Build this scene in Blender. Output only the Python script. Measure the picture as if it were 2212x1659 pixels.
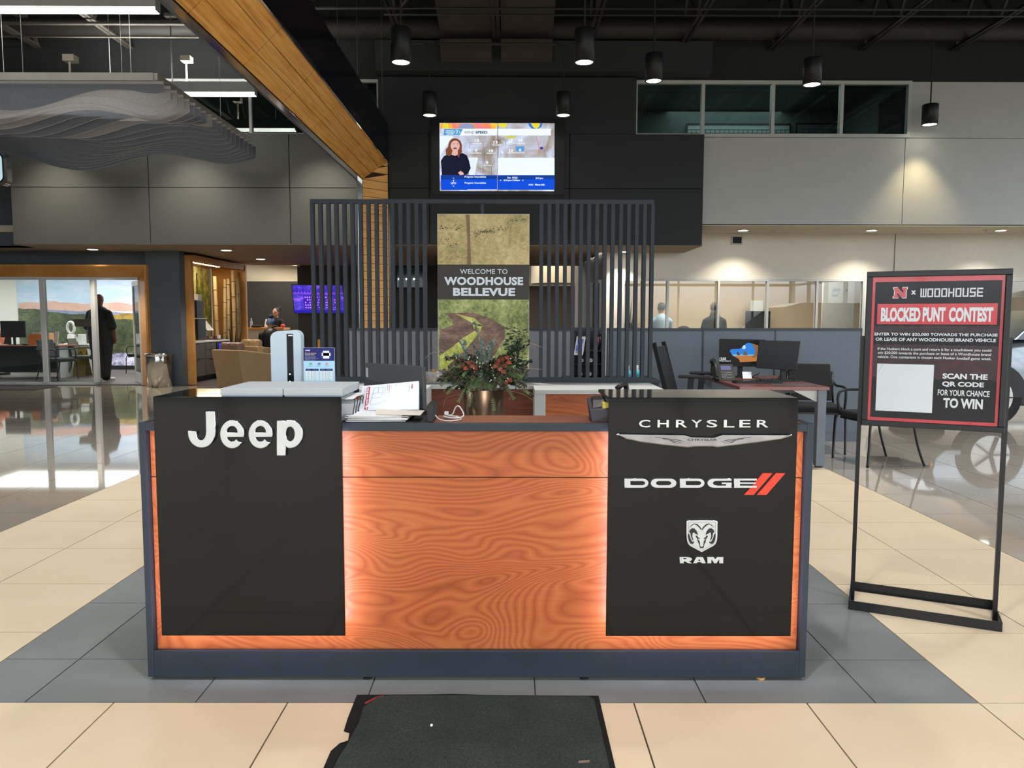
import bpy, bmesh, math, random
from math import sin, cos, tan, atan, atan2, radians, pi, sqrt
from mathutils import Vector, Matrix, noise
random.seed(7)
for o in list(bpy.data.objects): bpy.data.objects.remove(o)
SC = bpy.context.scene
COL = SC.collection

# ---------------------------------------------------------------- camera
F = 1668.0; HC = 1.343
_p = atan(139.5/F); _y = atan(4/F); _r = radians(.12)
_f = Vector((sin(_y)*cos(_p), cos(_y)*cos(_p), -sin(_p)))
_r0 = Vector((cos(_y), -sin(_y), 0)); _u0 = _r0.cross(_f)
RT = _r0*cos(_r) + _u0*sin(_r); UP = RT.cross(_f); CO = Vector((0, 0, HC))
cd = bpy.data.cameras.new('camera'); cam = bpy.data.objects.new('camera', cd); COL.objects.link(cam)
cam.matrix_world = Matrix((( RT.x, UP.x, -_f.x, 0), (RT.y, UP.y, -_f.y, 0), (RT.z, UP.z, -_f.z, HC), (0, 0, 0, 1)))
cd.sensor_fit = 'HORIZONTAL'; cd.sensor_width = 36.0; cd.lens = 36.0*F/2212.0; cd.clip_start = .05; cd.clip_end = 300
SC.camera = cam
def ray(px, py): return _f + RT*((px-1106)/F) - UP*((py-829.5)/F)
def P(px, py, Y):                      # photo measurement -> world point on the vertical plane y = Y
    d = ray(px, py); return CO + d*(Y/d.y)
def G(px, py, z=0.0):                  # photo measurement -> world point on the level plane z
    d = ray(px, py); return CO + d*((z-HC)/d.z)

# ---------------------------------------------------------------- world, light, exposure
SC.view_settings.view_transform = 'Standard'; SC.view_settings.look = 'None'
SC.view_settings.gamma = 1.0; SC.view_settings.use_curve_mapping = False
SC.view_settings.exposure = EXPO = 0.0
W = bpy.data.worlds.new('overcast_sky'); SC.world = W; W.use_nodes = True
nt = W.node_tree; nt.nodes.clear()
wo = nt.nodes.new('ShaderNodeOutputWorld'); bg = nt.nodes.new('ShaderNodeBackground')
tc = nt.nodes.new('ShaderNodeTexCoord'); sx = nt.nodes.new('ShaderNodeSeparateXYZ'); rp = nt.nodes.new('ShaderNodeValToRGB')
nt.links.new(tc.outputs['Generated'], sx.inputs[0]); nt.links.new(sx.outputs['Z'], rp.inputs[0])
rp.color_ramp.elements[0].position = 0.0; rp.color_ramp.elements[0].color = (.20, .21, .20, 1)
rp.color_ramp.elements[1].position = 0.06; rp.color_ramp.elements[1].color = (.90, .95, 1.0, 1)
nt.links.new(rp.outputs[0], bg.inputs[0]); bg.inputs[1].default_value = 4.3
nt.links.new(bg.outputs[0], wo.inputs[0])
SC.cycles.max_bounces = 7; SC.cycles.diffuse_bounces = 4; SC.cycles.glossy_bounces = 4
SC.cycles.transmission_bounces = 6; SC.cycles.transparent_max_bounces = 12
SC.cycles.caustics_reflective = False; SC.cycles.caustics_refractive = False
SC.cycles.sample_clamp_indirect = 6.0
SC.cycles.use_denoising = True

def lamp(kind, name, loc, energy, color=(1, 1, 1), rot=(0, 0, 0), **k):
    l = bpy.data.lights.new(name, kind); l.energy = energy; l.color = color
    for a, b in k.items(): setattr(l, a, b)
    o = bpy.data.objects.new(name, l); COL.objects.link(o); o.location = loc; o.rotation_euler = rot
    return o
def portal(loc, rot, sx_, sy_):
    o = lamp('AREA', 'window_portal', loc, 1, rot=rot, shape='RECTANGLE', size=sx_, size_y=sy_)
    o.data.cycles.is_portal = True
    return o
YF = -7.0                                # glazed front of the showroom, behind the camera
portal((1, YF+.05, 3.0), (radians(90), 0, 0), 22, 5.8)

# ---------------------------------------------------------------- materials
def C(r, g, b):
    f = lambda c: (c/255/12.92) if c/255 <= .04045 else ((c/255+.055)/1.055)**2.4
    return (f(r), f(g), f(b), 1)
MATS = {}
def N(t, kind, **inp):
    n = t.nodes.new(kind)
    for k, v in inp.items():
        if k.startswith('_'): setattr(n, k[1:], v)
        else: n.inputs[k.replace('__', ' ')].default_value = v
    return n
def mat(name, c, rough=.6, metal=0.0, spec=.5, vary=.06, vscale=6.0, bump=0.0, bscale=200.0, emit=None, estr=0.0, coat=0.0, alpha=1.0, trans=0.0, ior=1.45):
    if name in MATS: return MATS[name]
    m = bpy.data.materials.new(name); m.use_nodes = True; t = m.node_tree
    b = t.nodes['Principled BSDF']; b.inputs['Roughness'].default_value = rough
    b.inputs['Metallic'].default_value = metal; b.inputs['Specular IOR Level'].default_value = spec
    b.inputs['Coat Weight'].default_value = coat; b.inputs['Coat Roughness'].default_value = .05
    b.inputs['Alpha'].default_value = alpha; b.inputs['Transmission Weight'].default_value = trans; b.inputs['IOR'].default_value = ior
    col = C(*c)
    tcn = N(t, 'ShaderNodeTexCoord')
    nz = N(t, 'ShaderNodeTexNoise', Scale=vscale, Detail=3.0); t.links.new(tcn.outputs['Object'], nz.inputs['Vector'])
    mr = N(t, 'ShaderNodeMapRange'); mr.inputs['To Min'].default_value = 1-vary; mr.inputs['To Max'].default_value = 1+vary
    mr.inputs['From Min'].default_value = .3; mr.inputs['From Max'].default_value = .7
    t.links.new(nz.outputs['Fac'], mr.inputs['Value'])
    mx = N(t, 'ShaderNodeMix', _data_type='RGBA', _blend_type='MULTIPLY'); mx.inputs[0].default_value = 1
    mx.inputs[6].default_value = col; t.links.new(mr.outputs[0], mx.inputs[7]); t.links.new(mx.outputs[2], b.inputs['Base Color'])
    if bump:
        n2 = N(t, 'ShaderNodeTexNoise', Scale=bscale, Detail=2.0); t.links.new(tcn.outputs['Object'], n2.inputs['Vector'])
        bp = N(t, 'ShaderNodeBump', Strength=bump, Distance=.002); t.links.new(n2.outputs['Fac'], bp.inputs['Height']); t.links.new(bp.outputs[0], b.inputs['Normal'])
    if emit:
        b.inputs['Emission Color'].default_value = C(*emit); b.inputs['Emission Strength'].default_value = estr
    MATS[name] = m; return m
def flat(name, c, e=0.0, rough=.5, spec=.3):          # printed ink or, with e, a lit screen pixel colour
    if e: return mat(name, (8, 8, 8), rough, spec=spec, vary=0, emit=c, estr=e)
    return mat(name, c, rough, spec=spec, vary=.02)
def ramp(t, stops):
    r = N(t, 'ShaderNodeValToRGB'); cr = r.color_ramp
    while len(cr.elements) < len(stops): cr.elements.new(.5)
    for e, (p, c) in zip(cr.elements, stops): e.position = p; e.color = C(*c)
    return r
def pmat(name, rough=.5, spec=.5, metal=0, coat=0):
    m = bpy.data.materials.new(name); m.use_nodes = True; t = m.node_tree; b = t.nodes['Principled BSDF']
    b.inputs['Roughness'].default_value = rough; b.inputs['Specular IOR Level'].default_value = spec
    b.inputs['Metallic'].default_value = metal; b.inputs['Coat Weight'].default_value = coat
    MATS[name] = m; return m, t, b
def mth(t, op, a, b=None, c=None):
    n = N(t, 'ShaderNodeMath', _operation=op)
    for i, v in enumerate((a, b, c)):
        if v is None: continue
        if isinstance(v, (int, float)): n.inputs[i].default_value = v
        else: t.links.new(v, n.inputs[i])
    return n.outputs[0]
def xyz(t, kind='Object', scale=(1, 1, 1), rot=(0, 0, 0), loc=(0, 0, 0)):
    tcn = N(t, 'ShaderNodeTexCoord'); mp = N(t, 'ShaderNodeMapping')
    mp.inputs['Scale'].default_value = scale; mp.inputs['Rotation'].default_value = rot; mp.inputs['Location'].default_value = loc
    t.links.new(tcn.outputs[kind], mp.inputs[0]); return mp.outputs[0]
def nse(t, vec, scale, detail=3, rough=.5, dist=0.0):
    n = N(t, 'ShaderNodeTexNoise', Scale=scale, Detail=detail, Roughness=rough, Distortion=dist); t.links.new(vec, n.inputs['Vector']); return n.outputs['Fac']

def wood_burl(name, cols, scale=(1, 1, 2.2), k=34, sc=1.5, rough=.42):
    m, t, b = pmat(name, rough, .4)
    v = xyz(t, scale=scale)
    n = nse(t, v, sc, 1.6, .35, .9)
    s = N(t, 'ShaderNodeSeparateXYZ'); t.links.new(v, s.inputs[0])
    ph = mth(t, 'ADD', mth(t, 'MULTIPLY', n, k), mth(t, 'MULTIPLY', s.outputs['Z'], 3.0))
    w = mth(t, 'PINGPONG', ph, .5)
    fine = nse(t, xyz(t, scale=(3, 3, 60)), 3, 4, .6)
    bl = nse(t, xyz(t, scale=(.8, 1, 1.6)), 2.2, 2)
    val = mth(t, 'ADD', mth(t, 'MULTIPLY', mth(t, 'POWER', mth(t, 'MULTIPLY', w, 2.0), .55), .42), mth(t, 'ADD', mth(t, 'MULTIPLY', fine, .25), mth(t, 'MULTIPLY', bl, .45)))
    r = ramp(t, cols); t.links.new(val, r.inputs[0]); t.links.new(r.outputs[0], b.inputs['Base Color'])
    return m
def wood_streak(name, cols, axis_scale, rough=.45):
    m, t, b = pmat(name, rough, .4)
    v = xyz(t, 'Object', scale=axis_scale)
    n = nse(t, v, 1.0, 4, .65, .2)
    n2 = nse(t, xyz(t, scale=(2, 2, 2)), 1.0, 1)
    val = mth(t, 'ADD', mth(t, 'MULTIPLY', n, .8), mth(t, 'MULTIPLY', n2, .2))
    r = ramp(t, cols); t.links.new(val, r.inputs[0]); t.links.new(r.outputs[0], b.inputs['Base Color'])
    return m

# ---------------------------------------------------------------- meshes and objects
ORG = {}
class MB:
    def __init__(s): s.v = []; s.f = []; s.mi = []; s.sm = []; s.cur = 0; s.smooth = False
    def add(s, vs, fs, smooth=None):
        n = len(s.v); s.v += [tuple(v) for v in vs]; s.f += [tuple(i+n for i in f) for f in fs]
        s.mi += [s.cur]*len(fs); s.sm += [s.smooth if smooth is None else smooth]*len(fs); return s
    def box(s, x0, x1, y0, y1, z0, z1):
        if x0 > x1: x0, x1 = x1, x0
        if y0 > y1: y0, y1 = y1, y0
        if z0 > z1: z0, z1 = z1, z0
        return s.add([(x0,y0,z0),(x1,y0,z0),(x1,y1,z0),(x0,y1,z0),(x0,y0,z1),(x1,y0,z1),(x1,y1,z1),(x0,y1,z1)],
                     [(0,3,2,1),(4,5,6,7),(0,1,5,4),(1,2,6,5),(2,3,7,6),(3,0,4,7)], False)
    def hexa(s, b, t):                    # 4 bottom corners, 4 top corners
        return s.add(list(b)+list(t), [(0,3,2,1),(4,5,6,7),(0,1,5,4),(1,2,6,5),(2,3,7,6),(3,0,4,7)], False)
    def prism(s, poly, axis, a, b):       # polygon swept along an axis; poly in the other two axes
        n = len(poly)
        def pt(p, h):
            if axis == 'x': return (h, p[0], p[1])
            if axis == 'y': return (p[0], h, p[1])
            return (p[0], p[1], h)
        vs = [pt(p, a) for p in poly]+[pt(p, b) for p in poly]
        fs = [tuple(range(n))[::-1], tuple(range(n, 2*n))]+[(i, (i+1) % n, (i+1) % n+n, i+n) for i in range(n)]
        return s.add(vs, fs, False)
    def cyl(s, c, r, z0, z1, n=20, axis='z', r2=None, caps=True):
        r2 = r if r2 is None else r2
        def pt(a, rr, h):
            x, y = rr*cos(a), rr*sin(a)
            return {'z': (c[0]+x, c[1]+y, h), 'y': (c[0]+x, h, c[1]+y), 'x': (h, c[0]+x, c[1]+y)}[axis]
        vs = [pt(2*pi*i/n, r, z0) for i in range(n)]+[pt(2*pi*i/n, r2, z1) for i in range(n)]
        s.add(vs, [(i, (i+1) % n, (i+1) % n+n, i+n) for i in range(n)], True)
        if caps:
            s.add(vs[:n], [tuple(range(n))[::-1]], False); s.add(vs[n:], [tuple(range(n))], False)
        return s
    def lathe(s, prof, c=(0, 0, 0), n=28):
        vs = []; m = len(prof)
        for r, z in prof:
            for i in range(n): a = 2*pi*i/n; vs.append((c[0]+r*cos(a), c[1]+r*sin(a), c[2]+z))
        fs = [(j*n+i, j*n+(i+1) % n, (j+1)*n+(i+1) % n, (j+1)*n+i) for j in range(m-1) for i in range(n)]
        return s.add(vs, fs, True)
    def tube(s, pts, r, n=8, closed=False, caps=True):
        pts = [Vector(p) for p in pts]; k = len(pts); vs = []
        rad = r if isinstance(r, (list, tuple)) else [r]*k
        up = Vector((0, 0, 1)); d0 = (pts[1]-pts[0]).normalized()
        if abs(d0.dot(up)) > .95: up = Vector((1, 0, 0))
        a = d0.cross(up).normalized()
        for i, p in enumerate(pts):
            d = (pts[min(i+1, k-1)]-pts[max(i-1, 0)])
            if closed: d = pts[(i+1) % k]-pts[i-1]
            d.normalize(); a = (a-d*a.dot(d)).normalized(); b = d.cross(a)
            for j in range(n):
                t = 2*pi*j/n; q = p+(a*cos(t)+b*sin(t))*rad[i]; vs.append(q)
        fs = [(i*n+j, i*n+(j+1) % n, (i+1)*n+(j+1) % n, (i+1)*n+j) for i in range(k-1) for j in range(n)]
        if closed: fs += [((k-1)*n+j, (k-1)*n+(j+1) % n, (j+1) % n, j) for j in range(n)]
        elif caps: fs += [tuple(range(n))[::-1], tuple(range((k-1)*n, k*n))]
        return s.add(vs, fs, True)
    def bar(s, a, b, w, h=None):          # square bar from a to b
        h = h or w; a = Vector(a); b = Vector(b); d = (b-a).normalized()
        up = Vector((0, 0, 1)) if abs(d.z) < .95 else Vector((0, 1, 0))
        x = d.cross(up).normalized()*(w/2); y = x.cross(d).normalized()*(h/2)
        return s.hexa([a-x-y, a+x-y, a+x+y, a-x+y], [b-x-y, b+x-y, b+x+y, b-x+y])
    def ball(s, c, r, n=14, m=8, sc=(1, 1, 1)):
        c = Vector(c); vs = [c+Vector((0, 0, -r*sc[2]))]
        for j in range(1, m):
            t = -pi/2+pi*j/m
            for i in range(n): a = 2*pi*i/n; vs.append(c+Vector((r*sc[0]*cos(t)*cos(a), r*sc[1]*cos(t)*sin(a), r*sc[2]*sin(t))))
        vs.append(c+Vector((0, 0, r*sc[2]))); L = len(vs)-1
        fs = [(0, 1+(i+1) % n, 1+i) for i in range(n)]
        fs += [(1+j*n+i, 1+j*n+(i+1) % n, 1+(j+1)*n+(i+1) % n, 1+(j+1)*n+i) for j in range(m-2) for i in range(n)]
        fs += [(1+(m-2)*n+i, 1+(m-2)*n+(i+1) % n, L) for i in range(n)]
        return s.add(vs, fs, True)
    def xf(s, M, start=0):
        for i in range(start, len(s.v)): s.v[i] = tuple(M @ Vector(s.v[i]))
        return s
    def build(s, name, m, parent=None, bevel=0.0, seg=2, kind=None, subd=0):
        o = ORG.get(parent.name, Vector((0, 0, 0))) if parent else Vector((0, 0, 0))
        me = bpy.data.meshes.new(name); me.from_pydata([(v[0]-o[0], v[1]-o[1], v[2]-o[2]) for v in s.v], [], s.f)
        for mm in (m if isinstance(m, (list, tuple)) else [m]): me.materials.append(mm)
        me.polygons.foreach_set('material_index', s.mi); me.polygons.foreach_set('use_smooth', s.sm); me.update()
        ob = bpy.data.objects.new(name, me); COL.objects.link(ob)
        if parent: ob.parent = parent
        ORG[ob.name] = o
        if kind: ob['kind'] = kind
        if bevel:
            b = ob.modifiers.new('bevel', 'BEVEL'); b.width = bevel; b.segments = seg; b.limit_method = 'ANGLE'; b.angle_limit = radians(40)
        if subd:
            b = ob.modifiers.new('subd', 'SUBSURF'); b.levels = subd; b.render_levels = subd
        return ob
def Bx(*a): return MB().box(*a)
def tag(o, label, cat, group=None, kind=None):
    o['label'] = label; o['category'] = cat
    if group: o['group'] = group
    if kind: o['kind'] = kind
    return o
def thing(name, label, cat, loc=(0, 0, 0), group=None, local=False, rz=0.0):
    e = bpy.data.objects.new(name, None); COL.objects.link(e); e.empty_display_size = .1
    e.location = loc; ORG[e.name] = Vector((0, 0, 0)) if local else Vector(loc)
    e.rotation_euler = (0, 0, rz)
    return tag(e, label, cat, group)
def copy_tree(o, parent=None, loc=None, rz=None, label=None):
    c = o.copy(); COL.objects.link(c); c.parent = parent; ORG[c.name] = Vector((0, 0, 0))
    if loc is not None: c.location = loc
    if rz is not None: c.rotation_euler = (0, 0, rz)
    if label: c['label'] = label
    for ch in [x for x in COL.objects if x.parent == o]: copy_tree(ch, c)
    return c
def struct(name, mb, m, parent=None, **k):
    o = mb.build(name, m, parent, **k)
    if not parent: o['kind'] = 'structure'
    return o

_fc = {}
def text_mesh(s, bold, ext, space):
    key = (s, bold, ext, space)
    if key in _fc: return _fc[key]
    cu = bpy.data.curves.new('t', 'FONT'); cu.body = s; cu.offset = bold; cu.extrude = ext; cu.space_character = space; cu.resolution_u = 3
    o = bpy.data.objects.new('t', cu); COL.objects.link(o); bpy.context.view_layer.update()
    me = bpy.data.meshes.new_from_object(o.evaluated_get(bpy.context.evaluated_depsgraph_get()))
    r = ([tuple(v.co) for v in me.vertices], [tuple(p.vertices) for p in me.polygons])
    bpy.data.objects.remove(o); bpy.data.meshes.remove(me); _fc[key] = r; return r
class Surf:                              # a flat drawing surface in the world: origin, right, up; h = height off it
    def __init__(s, O, U, V=(0, 0, 1)):
        s.O = Vector(O); s.U = Vector(U).normalized(); s.V = Vector(V).normalized(); s.N = s.U.cross(s.V)
    def pt(s, x, y, h=0): return s.O+s.U*x+s.V*y+s.N*h
    def rect(s, x0, y0, x1, y1, h=.001, mb=None):
        mb = mb or MB(); a = s.pt
        return mb.add([a(x0, y0, h), a(x1, y0, h), a(x1, y1, h), a(x0, y1, h)], [(0, 1, 2, 3)], False)
    def poly(s, pts, h=.001, mb=None):
        mb = mb or MB(); return mb.add([s.pt(x, y, h) for x, y in pts], [tuple(range(len(pts)))], False)
    def slab(s, pts, h0, h1, mb=None):
        mb = mb or MB(); n = len(pts)
        vs = [s.pt(x, y, h0) for x, y in pts]+[s.pt(x, y, h1) for x, y in pts]
        return mb.add(vs, [tuple(range(n))[::-1], tuple(range(n, 2*n))]+[(i, (i+1) % n, (i+1) % n+n, i+n) for i in range(n)], False)
    def text(s, t, x0, y0, x1, y1, h=.001, bold=.0, ext=0.0, space=1.0, mb=None, rot=0, shear=0.0):
        mb = mb or MB(); vs, fs = text_mesh(t, bold, 0.5 if ext else 0.0, space)
        ax = [v[0] for v in vs]; ay = [v[1] for v in vs]; a0, a1, b0, b1 = min(ax), max(ax), min(ay), max(ay)
        out = []
        for v in vs:
            u, w = (v[0]-a0)/(a1-a0), (v[1]-b0)/(b1-b0)
            if rot == 90: u, w = 1-w, u
            if rot == -90: u, w = w, 1-u
            out.append(s.pt(x0+u*(x1-x0)+shear*w*(y1-y0), y0+w*(y1-y0), h+(v[2]+.5)*ext if ext else h))
        return mb.add(out, fs, False)
def arc(cx, cy, rx, ry, a0, a1, n): return [(cx+rx*cos(radians(a0+(a1-a0)*i/n)), cy+ry*sin(radians(a0+(a1-a0)*i/n))) for i in range(n+1)]
def rrect(x0, y0, x1, y1, r, n=5):
    return arc(x1-r, y1-r, r, r, 0, 90, n)+arc(x0+r, y1-r, r, r, 90, 180, n)+arc(x0+r, y0+r, r, r, 180, 270, n)+arc(x1-r, y0+r, r, r, 270, 360, n)
def spline(pts, n=6):                    # Catmull-Rom through points
    pts = [Vector(p) for p in pts]; out = []
    for i in range(len(pts)-1):
        a, b, c, d = pts[max(i-1, 0)], pts[i], pts[i+1], pts[min(i+2, len(pts)-1)]
        for k in range(n):
            t = k/n; out.append(.5*((2*b)+(c-a)*t+(2*a-5*b+4*c-d)*t*t+(3*b-3*c+d-a)*t**3))
    return out+[pts[-1]]

# common materials
M_black = mat('black_plastic', (22, 23, 25), .45)
M_blackmetal = mat('black_metal', (16, 19, 22), .35, spec=.5)
M_frame = mat('slate_laminate', (32, 42, 52), .5, vary=.08, vscale=9)
M_chrome = mat('chrome', (215, 217, 220), .07, 1.0, vary=.02)
M_white = mat('white_paint', (205, 205, 202), .5)
M_alu = mat('painted_aluminium', (198, 201, 200), .4, vary=.03)
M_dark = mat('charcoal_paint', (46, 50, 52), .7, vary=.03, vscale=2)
M_grey = mat('lightened_grey', (96, 97, 95), .65, vary=.03, vscale=2)
M_paper = mat('paper', (225, 228, 232), .7, vary=.03)
# ================================================================ THE SETTING
def glass_mat(name, tint, refl=1.0, rough=0.0, base=0.0):
    m = bpy.data.materials.new(name); m.use_nodes = True; t = m.node_tree; t.nodes.clear()
    o = N(t, 'ShaderNodeOutputMaterial'); tr = N(t, 'ShaderNodeBsdfTransparent', Color=C(*tint)); gl = N(t, 'ShaderNodeBsdfGlossy', Roughness=rough)
    fr = N(t, 'ShaderNodeFresnel', IOR=1.5); nz = N(t, 'ShaderNodeTexNoise', Scale=3.0)
    fac = mth(t, 'ADD', mth(t, 'MULTIPLY', fr.outputs[0], refl), mth(t, 'MULTIPLY', nz.outputs['Fac'], base))
    mx = N(t, 'ShaderNodeMixShader'); t.links.new(fac, mx.inputs[0]); t.links.new(tr.outputs[0], mx.inputs[1]); t.links.new(gl.outputs[0], mx.inputs[2])
    t.links.new(mx.outputs[0], o.inputs[0]); return m
M_glass = glass_mat('clear_glass', (238, 242, 240), 1.0, 0, .06)
M_glassdark = glass_mat('tinted_glass', (196, 214, 210), 1.0, 0, .05)

def tile_mat(name, c1, c2, rough, coat, bumpy=0.0):
    m, t, b = pmat(name, rough, .5, coat=coat)
    g = N(t, 'ShaderNodeNewGeometry'); n = nse(t, g.outputs['Position'], 2.2, 5, .6); n2 = nse(t, g.outputs['Position'], 60, 2)
    v = mth(t, 'ADD', mth(t, 'MULTIPLY', n, .85), mth(t, 'MULTIPLY', n2, .15))
    r = ramp(t, [(.3, c1), (.7, c2)]); t.links.new(v, r.inputs[0]); t.links.new(r.outputs[0], b.inputs['Base Color'])
    b.inputs['Coat Roughness'].default_value = .03
    if bumpy:
        bp = N(t, 'ShaderNodeBump', Strength=bumpy, Distance=.002); t.links.new(n2, bp.inputs['Height']); t.links.new(bp.outputs[0], b.inputs['Normal'])
    return m
M_cream = tile_mat('cream_tile', (196, 178, 150), (206, 189, 163), .38, 0)
M_gtile = tile_mat('grey_tile', (98, 102, 102), (114, 118, 118), .42, 0)
M_poltile = tile_mat('polished_tile', (150, 142, 130), (162, 154, 142), .045, .5)
M_grout = mat('dark_grout', (62, 56, 54), .9)
T = .6083; XG0, XG1 = -1.996, 1.654; XC0, XC1 = XG0-2*T, XG1+2*T; YG0 = 2.613; YG1 = YG0+6*T; YC1 = YG1+2*T
tiles = []
def edges(a, b, first, step):
    e = [a]; x = first
    while x < b-1e-4:
        if x > a+1e-4: e.append(x)
        x += step
    return e+[b]
def zone(x0, x1, y0, y1, xf, xs, yf, ys, m):
    ex = edges(x0, x1, xf, xs); ey = edges(y0, y1, yf, ys)
    for i in range(len(ex)-1):
        for j in range(len(ey)-1): tiles.append((ex[i], ex[i+1], ey[j], ey[j+1], m))
k0 = XG0-12*T
zone(k0, k0+30*T, YG0-4*T, YG0, k0, T, YG0-4*T, T, M_cream)
zone(XG0, XG1, YG0, YG1, -1.703, .5985, 2.957, .606, M_gtile)
zone(XC0, XG0, YG0, YC1, XC0, T, YG0, T, M_cream); zone(XG1, XC1, YG0, YC1, XG1, T, YG0, T, M_cream)
zone(XG0, XG1, YG1, YC1, XG0, T, YG1, T, M_cream)
zone(XC0-15*T, XC0, YG0, 15.42, XC0-15*T, T, YG0+.224, T, M_poltile)
zone(XC1, XC1+15*T, YG0, 15.7, XC1, T, YG0+.224, T, M_poltile)
zone(XC0, XC1, YC1, 15.7, XC0, T, YG0+.224+8*T, T, M_poltile)
floor = struct('floor', Bx(-15, 15, YF, 26, -.06, -.006), M_grout)
def seen(x, y):
    d = Vector((x, y, -HC)); z = d.dot(_f)
    if z < .5: return False
    px = 1106+F*d.dot(RT)/z; py = 829.5-F*d.dot(UP)/z
    return -60 < px < 2272 and py < 1900 and not (360 < px < 1690 and 880 < py < 1400)
vis = sorted([t for t in tiles if any(seen(x, y) for x in t[:2] for y in t[2:4])], key=lambda t: t[3])[:292]
vs_ = set(id(t) for t in vis); tcache = {}
g2 = .0027
rest = {}
for t in tiles:
    w, d = round(t[1]-t[0], 3), round(t[3]-t[2], 3)
    if w < .03 or d < .03: continue
    if id(t) in vs_:
        key = (w, d, t[4].name)
        if key not in tcache:
            b = Bx(g2, w-g2, g2, d-g2, -.006, 0); me = b.build('tile', t[4], floor); tcache[key] = me.data
            me.location = (t[0], t[2], 0)
        else:
            o = bpy.data.objects.new('tile', tcache[key]); COL.objects.link(o); o.parent = floor; o.location = (t[0], t[2], 0)
    else: rest.setdefault(t[4].name, (t[4], MB()))[1].box(t[0]+g2, t[1]-g2, t[2]+g2, t[3]-g2, -.006, 0)
for nm, (m, b) in rest.items(): b.build('far_tiles', m, floor, kind='stuff')
front = struct('floor', Bx(-15, 15, YF, YG0-4*T, -.006, 0), M_cream)

# ceiling deck with ribs, joists as its parts
M_deck = mat('black_ceiling_paint', (24, 24, 24), .75, vary=.1)
dk = MB().box(-15, 15, YF, 18, 7.15, 7.3)
y = 4.0
while y < 14.4: dk.prism([(y, 7.15), (y+.03, 7.09), (y+.1, 7.09), (y+.13, 7.15)], 'x', -12, 12); y += .2
ceil = struct('ceiling', dk, M_deck)
M_joist = mat('joist_paint_lit', (84, 80, 74), .6, vary=.1); M_joistd = mat('joist_paint_dark', (46, 44, 41), .6, vary=.1)  # left joists take the lighter copy, its colour standing in for uplight
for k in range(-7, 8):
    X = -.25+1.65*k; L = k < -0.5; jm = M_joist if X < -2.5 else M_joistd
    ch = MB()
    for s in (-1, 1): ch.box(X+s*.012, X+s*.065, 3.2, 14.38, 6.19, 6.20).box(X+s*.012, X+s*.02, 3.2, 14.38, 6.2, 6.26)
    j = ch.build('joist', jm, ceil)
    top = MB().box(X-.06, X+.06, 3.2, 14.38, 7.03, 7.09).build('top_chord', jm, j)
    wb = MB(); yy = 3.2; up = True
    while yy < 14.2:
        a = (X, yy, 6.22 if up else 7.05); b = (X, yy+.62, 7.05 if up else 6.22); wb.bar(a, b, .045); yy += .62; up = not up
    wb.build('web', jm, j)

def panels(parent, xs, zs, Y, th, m, gap=.008):
    for i in range(len(xs)-1):
        for j in range(len(zs)-1):
            Bx(xs[i]+gap, xs[i+1]-gap, Y, Y+th, zs[j]+gap, zs[j+1]-gap).build('panel', m, parent)
M_seam = mat('seam_black', (18, 18, 18), .8)
M_brown = mat('soffit_paint', (152, 134, 114), .7, vary=.03); M_creamp = mat('cream_paint', (206, 196, 176), .7, vary=.02)
# projecting upper box: left panels' colour lightened for the light on them, centre charcoal
ZB0, ZB1 = 2.69, 4.68
BX = [-9.05, -6.55, -4.0, -2.3, 1.07, 3.5]
sof = struct('wall_upper', MB().box(-9.04, 3.49, 14.27, 15.9, ZB0+.02, ZB1-.01), M_seam)
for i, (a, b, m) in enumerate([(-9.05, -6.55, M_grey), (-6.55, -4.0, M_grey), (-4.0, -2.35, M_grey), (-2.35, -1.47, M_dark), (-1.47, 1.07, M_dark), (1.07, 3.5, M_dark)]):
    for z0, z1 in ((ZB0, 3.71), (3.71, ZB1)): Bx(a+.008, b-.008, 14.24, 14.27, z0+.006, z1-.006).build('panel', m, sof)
struct('ceiling', MB().box(-9.05, 1.75, 14.25, 19.6, ZB0-.004, ZB0+.02).box(1.75, 3.5, 14.25, 15.68, ZB0-.004, ZB0+.02).box(-5.4, .4, 19.6, 20, ZB0, ZB0+.03), M_brown)
struct('wall_upper', MB().box(-2.38, 2.26, 14.25, 14.39, ZB1, 5.67).box(-2.38, 3.55, 14.0, 14.4, 5.70, 6.22), M_dark)
# wall above everything
struct('wall_back', MB().box(-14, 14, 14.4, 14.6, 5.66, 7.15), mat('black_wall', (38, 40, 41), .8))
struct('trim_duct', MB().cyl((14.0, 6.42), .17, -12, 13, 20, 'x'), M_joistd)

# upper glazing: right band of four lights, left band
def glazing(name, xs, z0, z1, Y, fr, gm, w=.05, dep=.1, mid=None):
    t = struct(name, MB().box(xs[0]-w/2, xs[-1]+w/2, Y, Y+dep, z1-w, z1).box(xs[0]-w/2, xs[-1]+w/2, Y, Y+dep, z0, z0+w), fr)
    for x in xs: Bx(x-w/2, x+w/2, Y, Y+dep, z0+w, z1-w).build('mullion', fr, t)
    for a, b in zip(xs, xs[1:]): Bx(a+w/2, b-w/2, Y+dep*.5, Y+dep*.5+.006, z0+w, z1-w).build('pane', gm, t)
    return t
glazing('window_1', [2.27, 3.49, 4.76, 6.01, 7.24], 4.66, 5.66, 14.36, M_alu, M_glassdark, .06)
glazing('window_2', [-9.6, -8.35, -7.1, -5.9, -4.72, -3.55, -2.4], 4.66, 5.66, 14.36, M_alu, M_glassdark, .05)
M_lwhite = mat('off_white_lower_paint', (222, 216, 204), .7, vary=.02)
M_lgrey = mat('light_grey_paint', (190, 192, 188), .7, vary=.02)
ur = struct('wall_right', MB().box(2.2, 13.9, 14.44, 15.7, 3.1, 4.66).box(7.3, 13.9, 14.44, 15.7, 4.66, 5.66), M_seam)
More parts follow.
